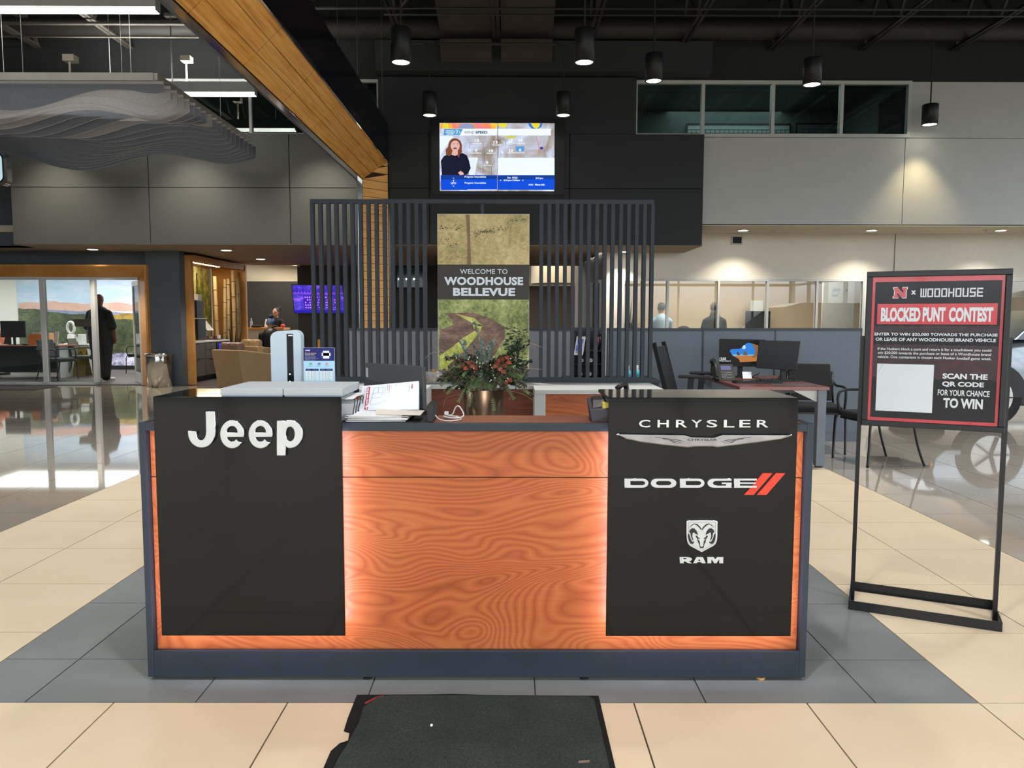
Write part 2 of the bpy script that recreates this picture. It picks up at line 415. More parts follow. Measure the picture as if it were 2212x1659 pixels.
for a, b, z0, z1 in ((2.3, 7.21, 3.08, 4.66), (7.21, 13.9, 3.08, 4.66), (7.28, 13.9, 4.66, 5.66)):
    Bx(a+.006, b-.006, 14.41, 14.44, z0+.005, z1-.005).build('panel', M_lgrey, ur)
# rooms behind the upper glazing
M_upteal = mat('dim_office_paint', (88, 94, 92), .8)
struct('wall_office_upper', MB().box(2.2, 7.4, 17.4, 17.5, 4.5, 6.2).box(2.2, 7.4, 14.6, 17.4, 4.6, 4.66).box(2.2, 7.4, 14.6, 17.4, 5.95, 6.05).box(7.32, 7.4, 14.6, 17.4, 4.66, 6), M_upteal)
struct('wall_office_upper', MB().box(-14, -2.0, 17.4, 17.5, 4.5, 7.15).box(-2.3, -2.25, 14.6, 17.4, 4.5, 7.15).box(-12, -2.3, 14.6, 17.4, 4.6, 4.66), M_upteal)
lamp('AREA', 'office_ceiling_light', (4.7, 16.2, 5.9), 55, (.95, 1, 1), size=2.5)

# right lower back wall with its office window
wr = struct('wall_right', MB().box(1.94, 2.26, 15.7, 15.85, 0, 3.1).box(2.26, 7.16, 15.7, 15.85, 2.16, 3.1).box(2.26, 7.16, 15.7, 15.85, 0, .75)
       .box(7.16, 9.9, 15.7, 15.85, 0, 3.1).box(9.9, 13.9, 15.7, 15.85, 2.16, 3.1).box(9.9, 13.9, 15.7, 15.85, 0, .75), M_lwhite)
MB().box(7.735, 7.741, 15.69, 15.7, 2.2, 3.08).build('joint', M_seam, wr)
struct('ceiling', MB().box(3.5, 13.9, 14.41, 15.7, 3.07, 3.1), M_creamp)
glazing('window_3', [2.28, 3.18, 4.21, 5.2, 6.2, 7.14], .75, 2.17, 15.68, M_alu, M_glass, .045)
glazing('window_4', [9.92, 11, 12.1, 13.2], .75, 2.17, 15.68, M_alu, M_glass, .045)
M_beige = mat('warm_beige_wall', (206, 184, 158), .8, vary=.02)
struct('wall_office_right', MB().box(2.0, 13.9, 18.8, 18.9, 0, 2.9).box(1.95, 2.02, 15.9, 18.8, 0, 2.9), M_beige)
struct('ceiling', MB().box(1.95, 13.9, 15.86, 18.9, 2.8, 2.9), M_creamp)
lamp('AREA', 'office_ceiling_light', (4.8, 16.5, 2.75), 170, (1, .93, .84), size=3.5, shape='RECTANGLE', size_y=1.4)
# corridor behind the screen
M_dim = mat('taupe_paint', (120, 108, 96), .7, vary=.03)
cs = struct('wall_corridor', MB().hexa([(1.9, 15.72, 0), (1.94, 15.72, 0), (1.74, 20.2, 0), (1.68, 20.2, 0)], [(1.9, 15.72, 2.69), (1.94, 15.72, 2.69), (1.74, 20.2, 2.69), (1.68, 20.2, 2.69)]), M_dim)
for y0 in (16.0, 17.2):
    X = 1.89-(y0-15.72)*.047
    d = MB().box(X-.04, X+.01, y0, y0+.06, 0, 2.1).box(X-.06, X+.01, y0+.82, y0+.88, 0, 2.1).box(X-.06, X+.01, y0, y0+.88, 2.1, 2.16).build('door_frame', M_white, cs)
    Bx(X-.03, X+.0, y0+.06, y0+.82, .02, 2.1).build('door_leaf', M_dark, d)
struct('wall_corridor', MB().box(-.6, 3, 24, 24.1, 0, 2.36), mat('brown_tile_wall', (88, 76, 66), .4))
struct('ceiling', MB().box(-1, 3, 19.62, 24.2, 3.2, 3.25).box(-.5, 3, 23.6, 24.0, 2.36, 3.2), M_creamp)
struct('trim_bulkhead', MB().cyl((1.35, 22.6), .75, 2.38, 3.2, 28), M_creamp)
lamp('AREA', 'corridor_light', (.9, 21.3, 3.1), 45, (1, .86, .64), size=1.6)
# lounge back walls
struct('wall_lounge', MB().box(-5.36, .45, 19.6, 19.75, 0, 2.69), mat('graphite_wall', (58, 57, 55), .7, vary=.03))
struct('wall_lounge', MB().box(-9, -5.0, 22.0, 22.1, 0, 2.40), mat('near_black_wall', (44, 41, 40), .6))
struct('wall_lounge', MB().box(-9, -5.0, 22.12, 22.2, 2.3, 3.3).prism([(-7.2, 2.9), (-5.0, 2.75), (-5.0, 3.3), (-7.2, 3.3)], 'y', 21.6, 22.1), M_creamp)
struct('ceiling', MB().box(-9, -5.0, 19.6, 22.2, 3.2, 3.25), M_creamp)
lamp('AREA', 'lounge_cove_light', (-6.3, 20.8, 3.0), 70, (1, .9, .72), size=1.5)
# small interior window in the graphite wall
x0 = P(857, 578, 19.6).x; x1 = P(918, 578, 19.6).x; z0 = P(860, 621, 19.6).z; z1 = P(860, 577, 19.6).z
wn = struct('window_5', MB().box(x0-.03, x1+.03, 19.56, 19.6, z0-.03, z0).box(x0-.03, x1+.03, 19.56, 19.6, z1, z1+.03).box(x0-.03, x0, 19.56, 19.6, z0, z1).box(x1, x1+.03, 19.56, 19.6, z0, z1), M_seam)
Bx(x0, x1, 19.585, 19.598, z0, z1).build('pane', mat('teal_window', (60, 92, 88), .1, vary=.5, vscale=9), wn)
for px in (860, 876.5, 892.5): a = P(px, 603, 19.58); Bx(a.x, a.x+.12, 19.57, 19.584, a.z-.022, a.z+.022).build('lamp_glow', flat('lamp_white', (255, 250, 235), 3), wn)
# slate column wall between office and nook, wall above office
M_slate = mat('slate_wall', (84, 92, 100), .55, vary=.03)
struct('wall_left', Bx(-7.25, -6.58, 15.5, 15.75, 0, ZB0), M_slate); struct('wall_left', Bx(-14, -7.25, 15.7, 15.85, 2.42, ZB0), M_slate); struct('wall_left', Bx(-14, -9.05, 14.9, 15.0, ZB0, 4.68), M_slate)
struct('trim_cove', MB().box(-14, -9.08, 14.82, 14.9, P(20, 501, 14.85).z, P(20, 487, 14.85).z), M_creamp)
struct('wall_left', MB().box(-14.1, -13.9, YF, 16, 0, 7.15), M_grey)
struct('wall_right', MB().box(13.9, 14.1, YF, 16, 5.7, 7.15).box(13.9, 14.1, YF, 16, 0, .4), M_lgrey)
fw = MB().box(-14, 14, YF-.15, YF, 5.9, 7.15).box(-14, 14, YF-.15, YF, 3.0, 3.12)
for k in range(16): fw.box(-13.9+k*1.85, -13.82+k*1.85, YF-.15, YF, 0, 5.9)
fw.box(-14, -9.5, YF-.15, YF, 0, 5.9)
struct('wall_front', fw, M_dark)
rw = MB()
for k in range(12): rw.box(13.92, 14.08, YF+k*2, YF+.08+k*2, .4, 5.7)
struct('wall_right', rw, M_alu)
rw2 = struct('wall_right', Bx(13.92, 14.08, YF, 16, 3.0, 3.1), M_alu)
p_ = portal((13.85, 4, 3.0), (0, radians(90), 0), 5.2, 21)

struct('ceiling', Bx(-13.9, -9.05, 14.9, 15.9, 2.69, 2.72), M_brown)
# downlights and sprinklers (each its own fixture)
def downlight(name, x, y, z, label, e=30, r=.09, col=(1, .9, .75), spot=100, group='recessed downlights in the soffits'):
    t = thing(name, label, 'light', (x, y, z), group)
    MB().lathe([(r+.02, -.012), (r+.02, 0), (r, 0), (r, -.012)], (x, y, z), 20).build('ring', M_white, t)
    MB().cyl((x, y), r, z-.014, z-.010, 20).build('lens', flat('downlight_glow', (255, 246, 228), 9), t)
    if e: lamp('SPOT', 'downlight_lamp', (x, y, z-.03), e, col, spot_size=radians(spot), spot_blend=.7, shadow_soft_size=.06)
for i, (px, py, w) in enumerate([(200, 538, 'above the glass office front'), (489, 540, 'above the beverage nook'), (563, 559, 'further back, right of the nook'), (1345, 543, 'under the charcoal box behind the slat screen')]):
    g = G(px, py, ZB0-.005); downlight('recessed_downlight', g.x, g.y, ZB0-.004, 'round recessed downlight in the brown soffit '+w, 190)
for px, w in ((1605, 'above the wall vent, leftmost'), (1883, 'above the contest sign, middle one'), (2162, 'rightmost, at the picture edge')):
    g = G(px, 497, 3.07); downlight('recessed_downlight', g.x, g.y, 3.07, 'round recessed downlight in the cream soffit '+w, 165, col=(1, .9, .76), spot=115)
for px, py, z, w in ((361, 548, ZB0, 'over the slate wall'), (645, 571, ZB0, 'near the lounge television'), (1671, 498, 3.07, 'between the cream soffit lights'), (2130, 497, 3.07, 'right end of the cream soffit')):
    g = G(px, py, z); t = thing('fire_sprinkler', 'small white fire sprinkler '+w, 'sprinkler', (g.x, g.y, z), 'fire sprinklers')
    MB().cyl((g.x, g.y), .045, z-.012, z-.004, 14).build('escutcheon', M_white, t); MB().cyl((g.x, g.y), .012, z-.05, z-.012, 8).cyl((g.x, g.y), .03, z-.056, z-.05, 10).build('head', M_white, t)
a = P(1582, 512, 15.69); b = P(1601, 526, 15.69)
t = thing('wall_vent', 'small dark louvred air vent high on the light wall', 'vent', (a.x, 15.69, b.z))
MB().box(a.x-.02, b.x+.02, 15.66, 15.695, b.z-.02, b.z).box(a.x-.02, b.x+.02, 15.66, 15.695, a.z, a.z+.02).box(a.x-.02, a.x, 15.66, 15.695, b.z, a.z).box(b.x, b.x+.02, 15.66, 15.695, b.z, a.z).build('frame', M_lgrey, t)
v = MB()
for k in range(6): z = b.z+(a.z-b.z)*(k+.5)/6; v.bar((a.x, 15.675, z), (b.x, 15.675, z), .012, .004)
v.box(a.x, b.x, 15.69, 15.698, b.z, a.z).build('louvre', M_dark, t)
# ================================================================ FRONT RECEPTION DESK
M_burl = wood_burl('cherry_burl_laminate', [(.12, (102, 43, 20)), (.34, (147, 71, 34)), (.6, (168, 88, 46)), (1.0, (192, 114, 66))], scale=(1, 1, 2.8), k=40, sc=1.2)
M_burld = wood_burl('dark_cherry_laminate', [(.15, (84, 42, 28)), (.5, (112, 60, 42)), (1.0, (140, 80, 54))], (.8, 1, 3), 14, 1.2)
def gloss_black(name):
    m, t, b = pmat(name, .12, .3)
    n = nse(t, xyz(t, scale=(1, 1, 1)), 3.0, 5, .7, 1.5); r = ramp(t, [(.35, (7, 8, 9)), (.7, (11, 12, 13))]); t.links.new(n, r.inputs[0]); t.links.new(r.outputs[0], b.inputs['Base Color'])
    mr = N(t, 'ShaderNodeMapRange'); mr.inputs['To Min'].default_value = .03; mr.inputs['To Max'].default_value = .12; t.links.new(n, mr.inputs[0]); t.links.new(mr.outputs[0], b.inputs['Roughness'])
    return m
M_gloss = gloss_black('gloss_black_acrylic')
YD = 2.78; DX0, DX1 = -1.347, 1.104; ZT = .966
desk = thing('reception_desk', 'burl wood reception desk in slate frame with two gloss black logo slabs', 'desk', (-.12, 3.1, 0))
for a, b in ((DX0, DX0+.024), (DX1-.024, DX1)): Bx(a, b, YD, 3.52, .012, ZT+.002).build('end_panel', M_frame, desk, .0015)
Bx(DX0+.024, DX1-.024, YD, YD+.02, .012, .113).build('plinth', M_frame, desk, .0015)
Bx(DX0+.024, DX1-.024, YD, YD+.03, .938, ZT).build('top_rail', M_frame, desk, .0015)
Bx(DX0+.024, DX1-.024, YD+.032, 3.03, .945, ZT-.001).build('ledge', M_burld, desk, .001)
zs = P(1000, 1031, YD+.03).z
Bx(DX0+.026, DX1-.026, YD+.03, YD+.048, .105, zs-.002).build('wood_panel', M_burl, desk)
Bx(DX0+.026, DX1-.026, YD+.03, YD+.048, zs+.002, .944).build('wood_panel', M_burl, desk)
Bx(DX0+.026, DX1-.026, YD+.05, 3.5, .715, .74).build('work_surface', M_burld, desk, .002)
Bx(DX0+.026, DX1-.026, YD+.05, YD+.06, .1, .94).build('back_lining', M_frame, desk)
for px in (794, 1262, 1643):
    g = G(px, 1466); w = px == 1643
    MB().cyl((g.x, 2.80), .017, 0, .008, 16).cyl((g.x, 2.80), .006, .006, .014, 8).build('levelling_foot', mat('brass_foot', (200, 150, 90), .4) if w else M_black, desk)
S = Surf((0, 2.73, 0), (1, 0, 0))
def pp(pts, Y, ox=0, oy=0, sc=1.0): return [(P(ox+x*sc, oy+y*sc, Y).x, P(ox+x*sc, oy+y*sc, Y).z) for x, y in pts]
slabs = []
for x0, x1, rz in ((-1.268, -.600, 'rl'), (.351, 1.026, 'rl')):
    s = MB(); z1 = 1.067; z0 = .192
    s.box(x0, x1, 2.73, 2.742, z0, z1).box(x0, x1, 2.742, 3.06, z1-.012, z1)
    o = s.build('front_slab', M_gloss, desk, .0015); slabs.append(o)
    for q in ((x0+.12, x0+.16, 2.742, YD+.03, .3, .33), (x1-.16, x1-.12, 2.742, YD+.03, .3, .33), (x0+.12, x0+.16, 2.742, YD+.03, .8, .83), (x1-.16, x1-.12, 2.742, YD+.03, .8, .83), (x0+.03, x0+.06, 2.95, 2.98, ZT-.001, z1-.012), (x1-.06, x1-.03, 2.95, 2.98, ZT-.001, z1-.012)): Bx(*q).build('standoff', M_alu, desk)
    led = MB(); k = .016
    led.box(x0+k, x0+k+.008, 2.7425, 2.7465, z0+k, .93).box(x1-k-.008, x1-k, 2.7425, 2.7465, z0+k, .93).box(x0+k, x1-k, 2.7425, 2.7465, z0+k, z0+k+.008)
    led.build('light_strip', mat('led_strip', (255, 240, 225), .5, emit=(232, 232, 255), estr=48), desk)
M_lface = mat('silver_letter_face', (196, 200, 200), .42, .5)
def raised(polys, parent, th=.016, Y=2.73, bev=.003, name='raised_letter', fm=None, holes=()):
    cu = bpy.data.curves.new('t', 'CURVE'); cu.dimensions = '2D'; cu.fill_mode = 'BOTH'; cu.extrude = th/2-bev; cu.bevel_depth = bev; cu.bevel_resolution = 2; cu.offset = -bev
    for pl in polys:
        sp = cu.splines.new('POLY'); sp.points.add(len(pl)-1); sp.use_cyclic_u = True
        for q, (x, z) in zip(sp.points, pl): q.co = (x, z, 0, 1)
    o = bpy.data.objects.new('t', cu); COL.objects.link(o); bpy.context.view_layer.update()
    me = bpy.data.meshes.new_from_object(o.evaluated_get(bpy.context.evaluated_depsgraph_get()))
    org = ORG[parent.name]
    for v in me.vertices: x, z, h = v.co; v.co = (x-org[0], Y-th/2-h-org[1], z-org[2])
    me.materials.clear(); me.materials.append(fm or M_lface); me.materials.append(M_chrome)
    me.update()
    for p in me.polygons: p.material_index = 0 if abs(p.normal.y) > .95 else 1
    me.flip_normals()
    bpy.data.objects.remove(o); bpy.data.curves.remove(cu)
    ob = bpy.data.objects.new(name, me); COL.objects.link(ob); ob.parent = parent; ORG[ob.name] = org
    return ob
SL, SR = slabs
J = [(447, 887), (469, 887), (469, 932)]+[(439+30*cos(radians(a)), 933+33*sin(radians(a))) for a in range(0, 181, 12)]+[(409, 928), (428, 930)]+[(438-10*cos(radians(a)), 932+17*sin(radians(a))) for a in range(0, 181, 20)]
raised([pp(J, 2.73)], SL)
for cx in (504.5, 565.5):
    out = [(cx+26.5*cos(radians(-a)), 936+31*sin(radians(-a))) for a in range(-8, 332, 8)]
    e = [(cx+26.5, 942)]+out[1:]
    e = [(cx+26.3*cos(radians(a)), 936.5+31*sin(radians(a))) for a in range(12, -330, -8)]
    inn = [(cx+11*cos(radians(a)), 937+15*sin(radians(a))) for a in range(38, 158, 12)]
    e = e+[(cx+13, 951)]+inn+[(cx-11.3, 943)]
    hole = [(cx+11*cos(radians(-a)), 932.5+13*sin(radians(-a))) for a in range(0, 181, 15)]
    raised([pp(e, 2.73), pp(hole, 2.73)], SL)
pc = 629
pw = [(600, 907), (619, 907), (619.5, 909)]+[(pc+28*cos(radians(a)), 936+31*sin(radians(a))) for a in range(-100, 101, 10)]+[(620.5, 963), (620.5, 983), (600, 983)]
hole = [(pc+.5+9*cos(radians(a)), 936+15*sin(radians(a))) for a in range(0, 360, 18)]
raised([pp(pw, 2.73), pp(hole, 2.73)], SL)
ox, oy, sc = 1240, 800, .2712
def zz(pts): return pp(pts, 2.73, ox, oy, sc)
def letter_row(s, xs, y0, y1, bold, parent, th=.007, space=1):
    for ch, (a, b) in zip(s, xs):
        q = zz([(a, y1), (b, y0)]); S.text(ch, q[0][0], q[0][1], q[1][0], q[1][1], .0, bold, th).build('raised_letter', M_brl, parent)
M_brl = mat('brushed_chrome_letter', (205, 212, 210), .22, .85)
letter_row('CHRYSLER', [(515, 605), (662, 752), (808, 898), (930, 1015), (1052, 1138), (1188, 1275), (1312, 1402), (1450, 1545)], 393, 452, .012, SR)
for ch, (a, b) in zip('DODGE', [(398, 590), (607, 812), (838, 1035), (1057, 1250), (1268, 1450)]):
    y0, y1 = 857, 932; h = (y1-y0)/2; cy = (y0+y1)/2; w = b-a
    def el(cx, rx, ry, a0, a1, st=12): return [(cx+rx*cos(radians(t)), cy+ry*sin(radians(t))) for t in range(a0, a1+(1 if st > 0 else -1), st)]
    if ch == 'D': raised([zz([(a, y0)]+el(b-h*1.3, h*1.3, h, -90, 90)+[(a, y1)]), zz([(a+48, y0+22), (a+48, y1-22)]+el(b-h*1.5, h*.75, h*.42, 90, -90, -12))], SR, .009, bev=.0012)
    elif ch == 'O':
        m_ = (a+b)/2; raised([zz(el(a+h*1.3, h*1.3, h, 90, 270)+el(b-h*1.3, h*1.3, h, -90, 90)), zz(el(a+h*1.9, h*.75, h*.42, 90, 270)+el(b-h*1.9, h*.75, h*.42, -90, 90))], SR, .009, bev=.0012)
    elif ch == 'G':
        g = [(b, y0+6)]+[(b-8, y0)]+el(a+h*1.4, h*1.4, h, -90, -270, -12)+[(b, y1), (b, cy-6), (cy*0+b-80, cy-6), (b-80, cy+8), (b-45, cy+8), (b-45, y1-18), (a+80, y1-18)]+el(a+h*2.0, h*.8, h*.45, 90, 270)+[(b, y0+20)]
        raised([zz(g)], SR, .009, bev=.0012)
    else: raised([zz([(a, y0), (b, y0), (b, y0+18), (a+48, y0+18), (a+48, cy-7), (b-8, cy-7), (b-8, cy+7), (a+48, cy+7), (a+48, y1-18), (b, y1-18), (b, y1), (a, y1)])], SR, .009, bev=.0012)
M_red = mat('red_stripe', (222, 62, 44), .35)
for q in ([(1502, 818), (1578, 818), (1428, 990), (1352, 990)], [(1605, 818), (1680, 818), (1530, 990), (1455, 990)]): S.slab(zz(q), 0, .004).build('stripe', M_red, SR)
def ltrs(q, th): raised([zz(x) for x in q], SR, th, bev=.001)
ltrs([[(838,1482),(900,1482),(930,1488),(938,1502),(925,1514),(912,1517),(940,1533),(905,1533),(880,1518),(872,1518),(872,1533),(838,1533)], [(868,1492),(890,1492),(893,1500),(868,1502)]], .007)
ltrs([[(973,1482),(1022,1482),(1047,1533),(1012,1533),(1008,1524),(980,1524),(975,1533),(943,1533)], [(993,1498),(1003,1516),(984,1516)]], .007)
ltrs([[(1058,1482),(1108,1482),(1122,1500),(1136,1482),(1185,1482),(1185,1533),(1152,1533),(1152,1502),(1132,1533),(1112,1533),(1092,1502),(1090,1533),(1058,1533)]], .007)
wing = [(330,501),(350,496),(870,503),(930,520),(1105,524),(1172,501),(1700,503),(1728,506),(1715,522),(1640,545),(1450,572),(1130,611),(1100,604),(960,604),(900,612),(700,592),(520,568),(400,542),(345,520)]
wg = raised([zz(wing)], SR, .016, bev=.005, name='wing_emblem', fm=mat('smoked_chrome', (150, 151, 156), .1, 1.0, vary=.25, vscale=9))
M_etch = mat('etched_grey', (70, 72, 76), .3, .8)
e = MB(); Sw = Surf((0, 2.714, 0), (1, 0, 0))
q = zz([(895, 556), (1105, 538)]); Sw.text('CHRYSLER', q[0][0], q[0][1], q[1][0]+.012, q[1][1], .0006, .02, mb=e)
for s in (-1, 1):
    for k in range(3):
        q = zz([(1018+s*(130+k*14), 566+k*8), (1018+s*(190+k*20), 548+k*9), (1018+s*(380-k*60), 525+k*12), (1018+s*(380-k*60), 529+k*12), (1018+s*(195+k*20), 553+k*9)])
        Sw.poly(q, .0005, e)
e.build('etched_mark', M_etch, wg)
ox, oy, sc = 1440, 1100, .07836
sh = [(545,285),(740,274),(945,270),(1150,274),(1345,285),(1385,320),(1382,700),(1372,830),(1335,930),(1270,990),(945,1165),(620,990),(560,920),(532,830),(524,700),(522,320)]
shd = raised([zz(sh)], SR, .012, bev=.002, name='shield_emblem')
Ss = Surf((0, 2.718, 0), (1, 0, 0)); dkk = MB()
for pl in ([(600,500),(660,410),(740,370),(820,382),(900,455),(940,520),(932,557),(870,475),(800,415),(740,388),(670,430)],
           [(597,600),(620,540),(680,497),(750,508),(810,580),(840,668),(826,682),(795,655),(765,655),(745,622),(712,615),(690,650),(688,730),(716,835),(688,825),(652,740),(632,630)],
           [(566,642),(602,662),(640,790),(690,875),(738,862),(738,895),(690,932),(628,915),(585,830),(566,740)],
           [(766,700),(790,712),(812,690),(838,742),(880,765),(884,802),(838,778),(850,812),(888,850),(905,992),(945,1012),(945,1045),(900,1040),(884,1000),(876,945),(840,880),(825,800),(790,742)]):
    for mir in (0, 1):
        q = [((1890-x) if mir else x, y) for x, y in pl]
        if mir: q = q[::-1]
        bmv = MB(); Ss.slab(zz(q), .0, .0008, dkk)
for a, b in (((585,335),(1320,335)), ((1320,335),(1318,830)), ((585,335),(588,830)), ((588,830),(620,915)), ((620,915),(945,1110)), ((945,1110),(1275,915)), ((1275,915),(1318,830))):
    q = zz([a, b]); dkk.bar((q[0][0], 2.7178, q[0][1]), (q[1][0], 2.7178, q[1][1]), .0006)
dkk.build('relief_mark', mat('recess_dark', (24, 28, 34), .4), shd)

# ================================================================ SLAT SCREEN, BACK DESK, WELCOME SIGN
XS0, XS1 = -1.782, 1.277; ZS0, ZS1 = .7745, 2.405
scr = thing('slat_screen', 'dark slate slatted divider screen standing on the white back desk', 'screen', (-.25, 7.0, ZS0))
Bx(XS0, XS1, 6.975, 7.025, ZS1-.035, ZS1).build('top_rail', M_frame, scr)
Bx(XS0, XS1, 6.975, 7.025, ZS0, ZS0+.045).build('bottom_rail', M_frame, scr)
a0, a1, b0, b1 = [P(x, 500, 7).x for x in (675.8, 917.4, 1169.5, 1408.8)]
for a, b in ((a0, a1), (b0, b1)):
    for k in range(15):
        x = a+(b-a)*k/14; Bx(x-.0165, x+.0165, 6.975, 7.025, ZS0+.045, ZS1-.035).build('slat', M_frame, scr)
x = P(1042, 450, 7).x; Bx(x-.014, x+.014, 6.985, 7.0, 2.25, ZS1-.036).build('hanger', M_frame, scr)
bd = thing('back_desk', 'white topped back desk with cherry wood front panels behind the planter', 'desk', (-.25, 6.65, 0))
M_wlam = mat('white_laminate', (188, 190, 186), .45, vary=.02)
for x0, x1 in ((-1.8, -.69), (.2, 1.272)):
    Bx(x0, x1, 6.28, 7.05, .735, .77).build('desk_top', M_wlam, bd, .002)
    Bx(x0, x0+.09, 6.285, 7.04, 0, .735).build('side_panel', M_wlam, bd); Bx(x1-.09, x1, 6.285, 7.04, 0, .735).build('side_panel', M_wlam, bd)
    Bx(x0+.09, x1-.09, 6.32, 6.34, .02, .735).build('front_panel', M_burl, bd)
Bx(-.69, .2, 6.72, 7.05, .735, .77).build('desk_top', M_wlam, bd)
Bx(-.69, .2, 6.76, 6.78, .02, .735).build('front_panel', M_burld, bd)
MB().cyl((P(1101, 862, 6.76).x, P(1101, 862, 6.76).z), .014, 6.752, 6.76, 14, 'y').build('grommet', mat('grommet_rose', (150, 96, 80), .5), bd)

# printed forest panel
def foliage_print(name, cols, sc=26, stretch=(1, 1, 1), haze=None, e=0.0):
    m, t, b = pmat(name, .38, .4)
    v = xyz(t, scale=stretch)
    n = nse(t, v, sc, 6, .75, .8); n2 = nse(t, v, sc*.12, 3, .6)
    val = mth(t, 'ADD', mth(t, 'MULTIPLY', n, .5), mth(t, 'MULTIPLY', n2, .5)); r = ramp(t, cols); t.links.new(val, r.inputs[0])
    outc = r.outputs[0]
    if haze:
        g = xyz(t); s = N(t, 'ShaderNodeSeparateXYZ'); t.links.new(g, s.inputs[0])
        mr = N(t, 'ShaderNodeMapRange'); mr.inputs['From Min'].default_value = haze[0]; mr.inputs['From Max'].default_value = haze[1]; mr.inputs['To Max'].default_value = haze[3]
        t.links.new(s.outputs['XYZ'.index('Z')], mr.inputs[0]); mx = N(t, 'ShaderNodeMix', _data_type='RGBA'); mx.inputs[7].default_value = C(*haze[2])
        t.links.new(mr.outputs[0], mx.inputs[0]); t.links.new(outc, mx.inputs[6]); outc = mx.outputs[2]
    t.links.new(outc, b.inputs['Base Color'])
    if e: t.links.new(outc, b.inputs['Emission Color']); b.inputs['Emission Strength'].default_value = e
    return m
YP = 6.955
c0 = P(944.5, 462, YP); c1 = P(1142.5, 800, YP)
ws = thing('welcome_sign', 'hanging forest path print panel reading welcome, centred on the slat screen', 'sign', ((c0.x+c1.x)/2, YP, c1.z))
Bx(c0.x, c1.x, YP, YP+.025, c1.z, c0.z).build('board', M_white, ws)
Sp = Surf((0, YP, 0), (1, 0, 0)); O7 = (920, 440, .2471)
def z7(pts): return pp(pts, YP, *O7)
zm = P(1040, 572, YP).z
Sp.rect(c0.x+.003, zm, c1.x-.003, c0.z-.003, .001).build('print_upper', foliage_print('misty_canopy_print', [(.36, (120, 112, 62)), (.46, (176, 162, 100)), (.54, (208, 188, 130)), (.64, (236, 214, 164))], 22, haze=(.72, 1.42, (180, 164, 104), .3)), ws)
Sp.rect(c0.x+.003, c1.z+.003, c1.x-.003, P(1040, 646.8, YP).z, .001).build('print_lower', foliage_print('verge_print', [(.36, (50, 58, 30)), (.46, (118, 130, 66)), (.54, (164, 174, 102)), (.64, (212, 214, 150))], 30), ws)
M_path = foliage_print('earth_path_print', [(.38, (62, 48, 40)), (.5, (116, 88, 72)), (.62, (170, 136, 112))], 30, (1, 1, 3))
Sp.poly(z7([(160,958),(400,950),(560,1000),(690,1080),(690,1180),(520,1452),(118,1452),(116,1190),(130,1100),(240,1060),(200,985)][::-1]), .0015).build('print_path', M_path, ws)
Sp.poly(z7([(240,955),(420,1000),(490,1060),(480,1110),(420,1190),(330,1290),(210,1400),(190,1452),(118,1452),(118,1330),(220,1260),(330,1170),(430,1110),(400,1040),(300,985)][::-1]), .002).build('print_grass', foliage_print('grass_print', [(.38, (120, 128, 50)), (.5, (190, 194, 86)), (.62, (230, 230, 140))], 40), ws)
M_trunk = foliage_print('trunk_print', [(.35, (112, 86, 50)), (.65, (150, 118, 74))], 18, (1, 1, .2))
Sp.poly(z7([(348,96),(384,96),(388,300),(396,532),(358,532),(362,300)][::-1]), .0015).build('print_trunk', M_trunk, ws)
br = MB(); M_br = flat('print_branch', (70, 68, 46))
for pts in ([(900,125),(780,160),(690,190),(640,225),(560,250),(470,245)], [(900,150),(700,200),(620,250)], [(100,255),(160,290),(210,350),(280,380)], [(100,180),(200,215),(330,205)], [(560,250),(520,232),(420,262)], [(745,190),(735,270),(728,360)]):
    q = [Vector((x, YP-.0015, z)) for x, z in z7(pts)]
    for u, w in zip(q, q[1:]): br.bar(u, w, .0022, .0006)
random.seed(3)
for _ in range(240):
    gx, gy = random.choice([(470, 250), (520, 240), (560, 235), (440, 270), (640, 210), (760, 150), (840, 130), (180, 300), (230, 360), (140, 210), (260, 210)])
    x, y = gx+random.gauss(0, 30), gy+random.gauss(0, 14); w = random.uniform(4, 9)
    if y < 110 or x > 890 or x < 110: continue
    Sp.poly(z7([(x-w, y), (x, y+w*.4), (x+w, y), (x, y-w*.4)]), .0016, br)
for _ in range(130):
    x = random.uniform(690, 885); y = random.uniform(1080, 1440); w = random.uniform(8, 20); h = random.uniform(4, 8)
    Sp.poly(z7([(x-w, y+h*.6), (x, y+h), (x+w, y), (x, y-h)]), .0022, br)
br.build('print_branches', M_br, ws, kind='stuff')
zb0, zb1 = P(1040, 647, YP).z, P(1040, 571.7, YP).z
Sp.rect(c0.x+.001, zb0, c1.x-.001, zb1, .0026).build('title_band', flat('band_charcoal', (66, 64, 58)), ws)
M_ink = flat('ink_ice_white', (226, 236, 246))
for s, x0, y0, x1, y1, bo in (('WELCOME TO', 298, 614, 713, 572, .008), ('WOODHOUSE', 160, 712, 850, 640, .045), ('BELLEVUE', 238, 806, 780, 737, .045)):
    q = z7([(x0, y0), (x1, y1)]); Sp.text(s, q[0][0], q[0][1], q[1][0], q[1][1], .0032, bo, space=1.06).build('lettering', M_ink, ws)

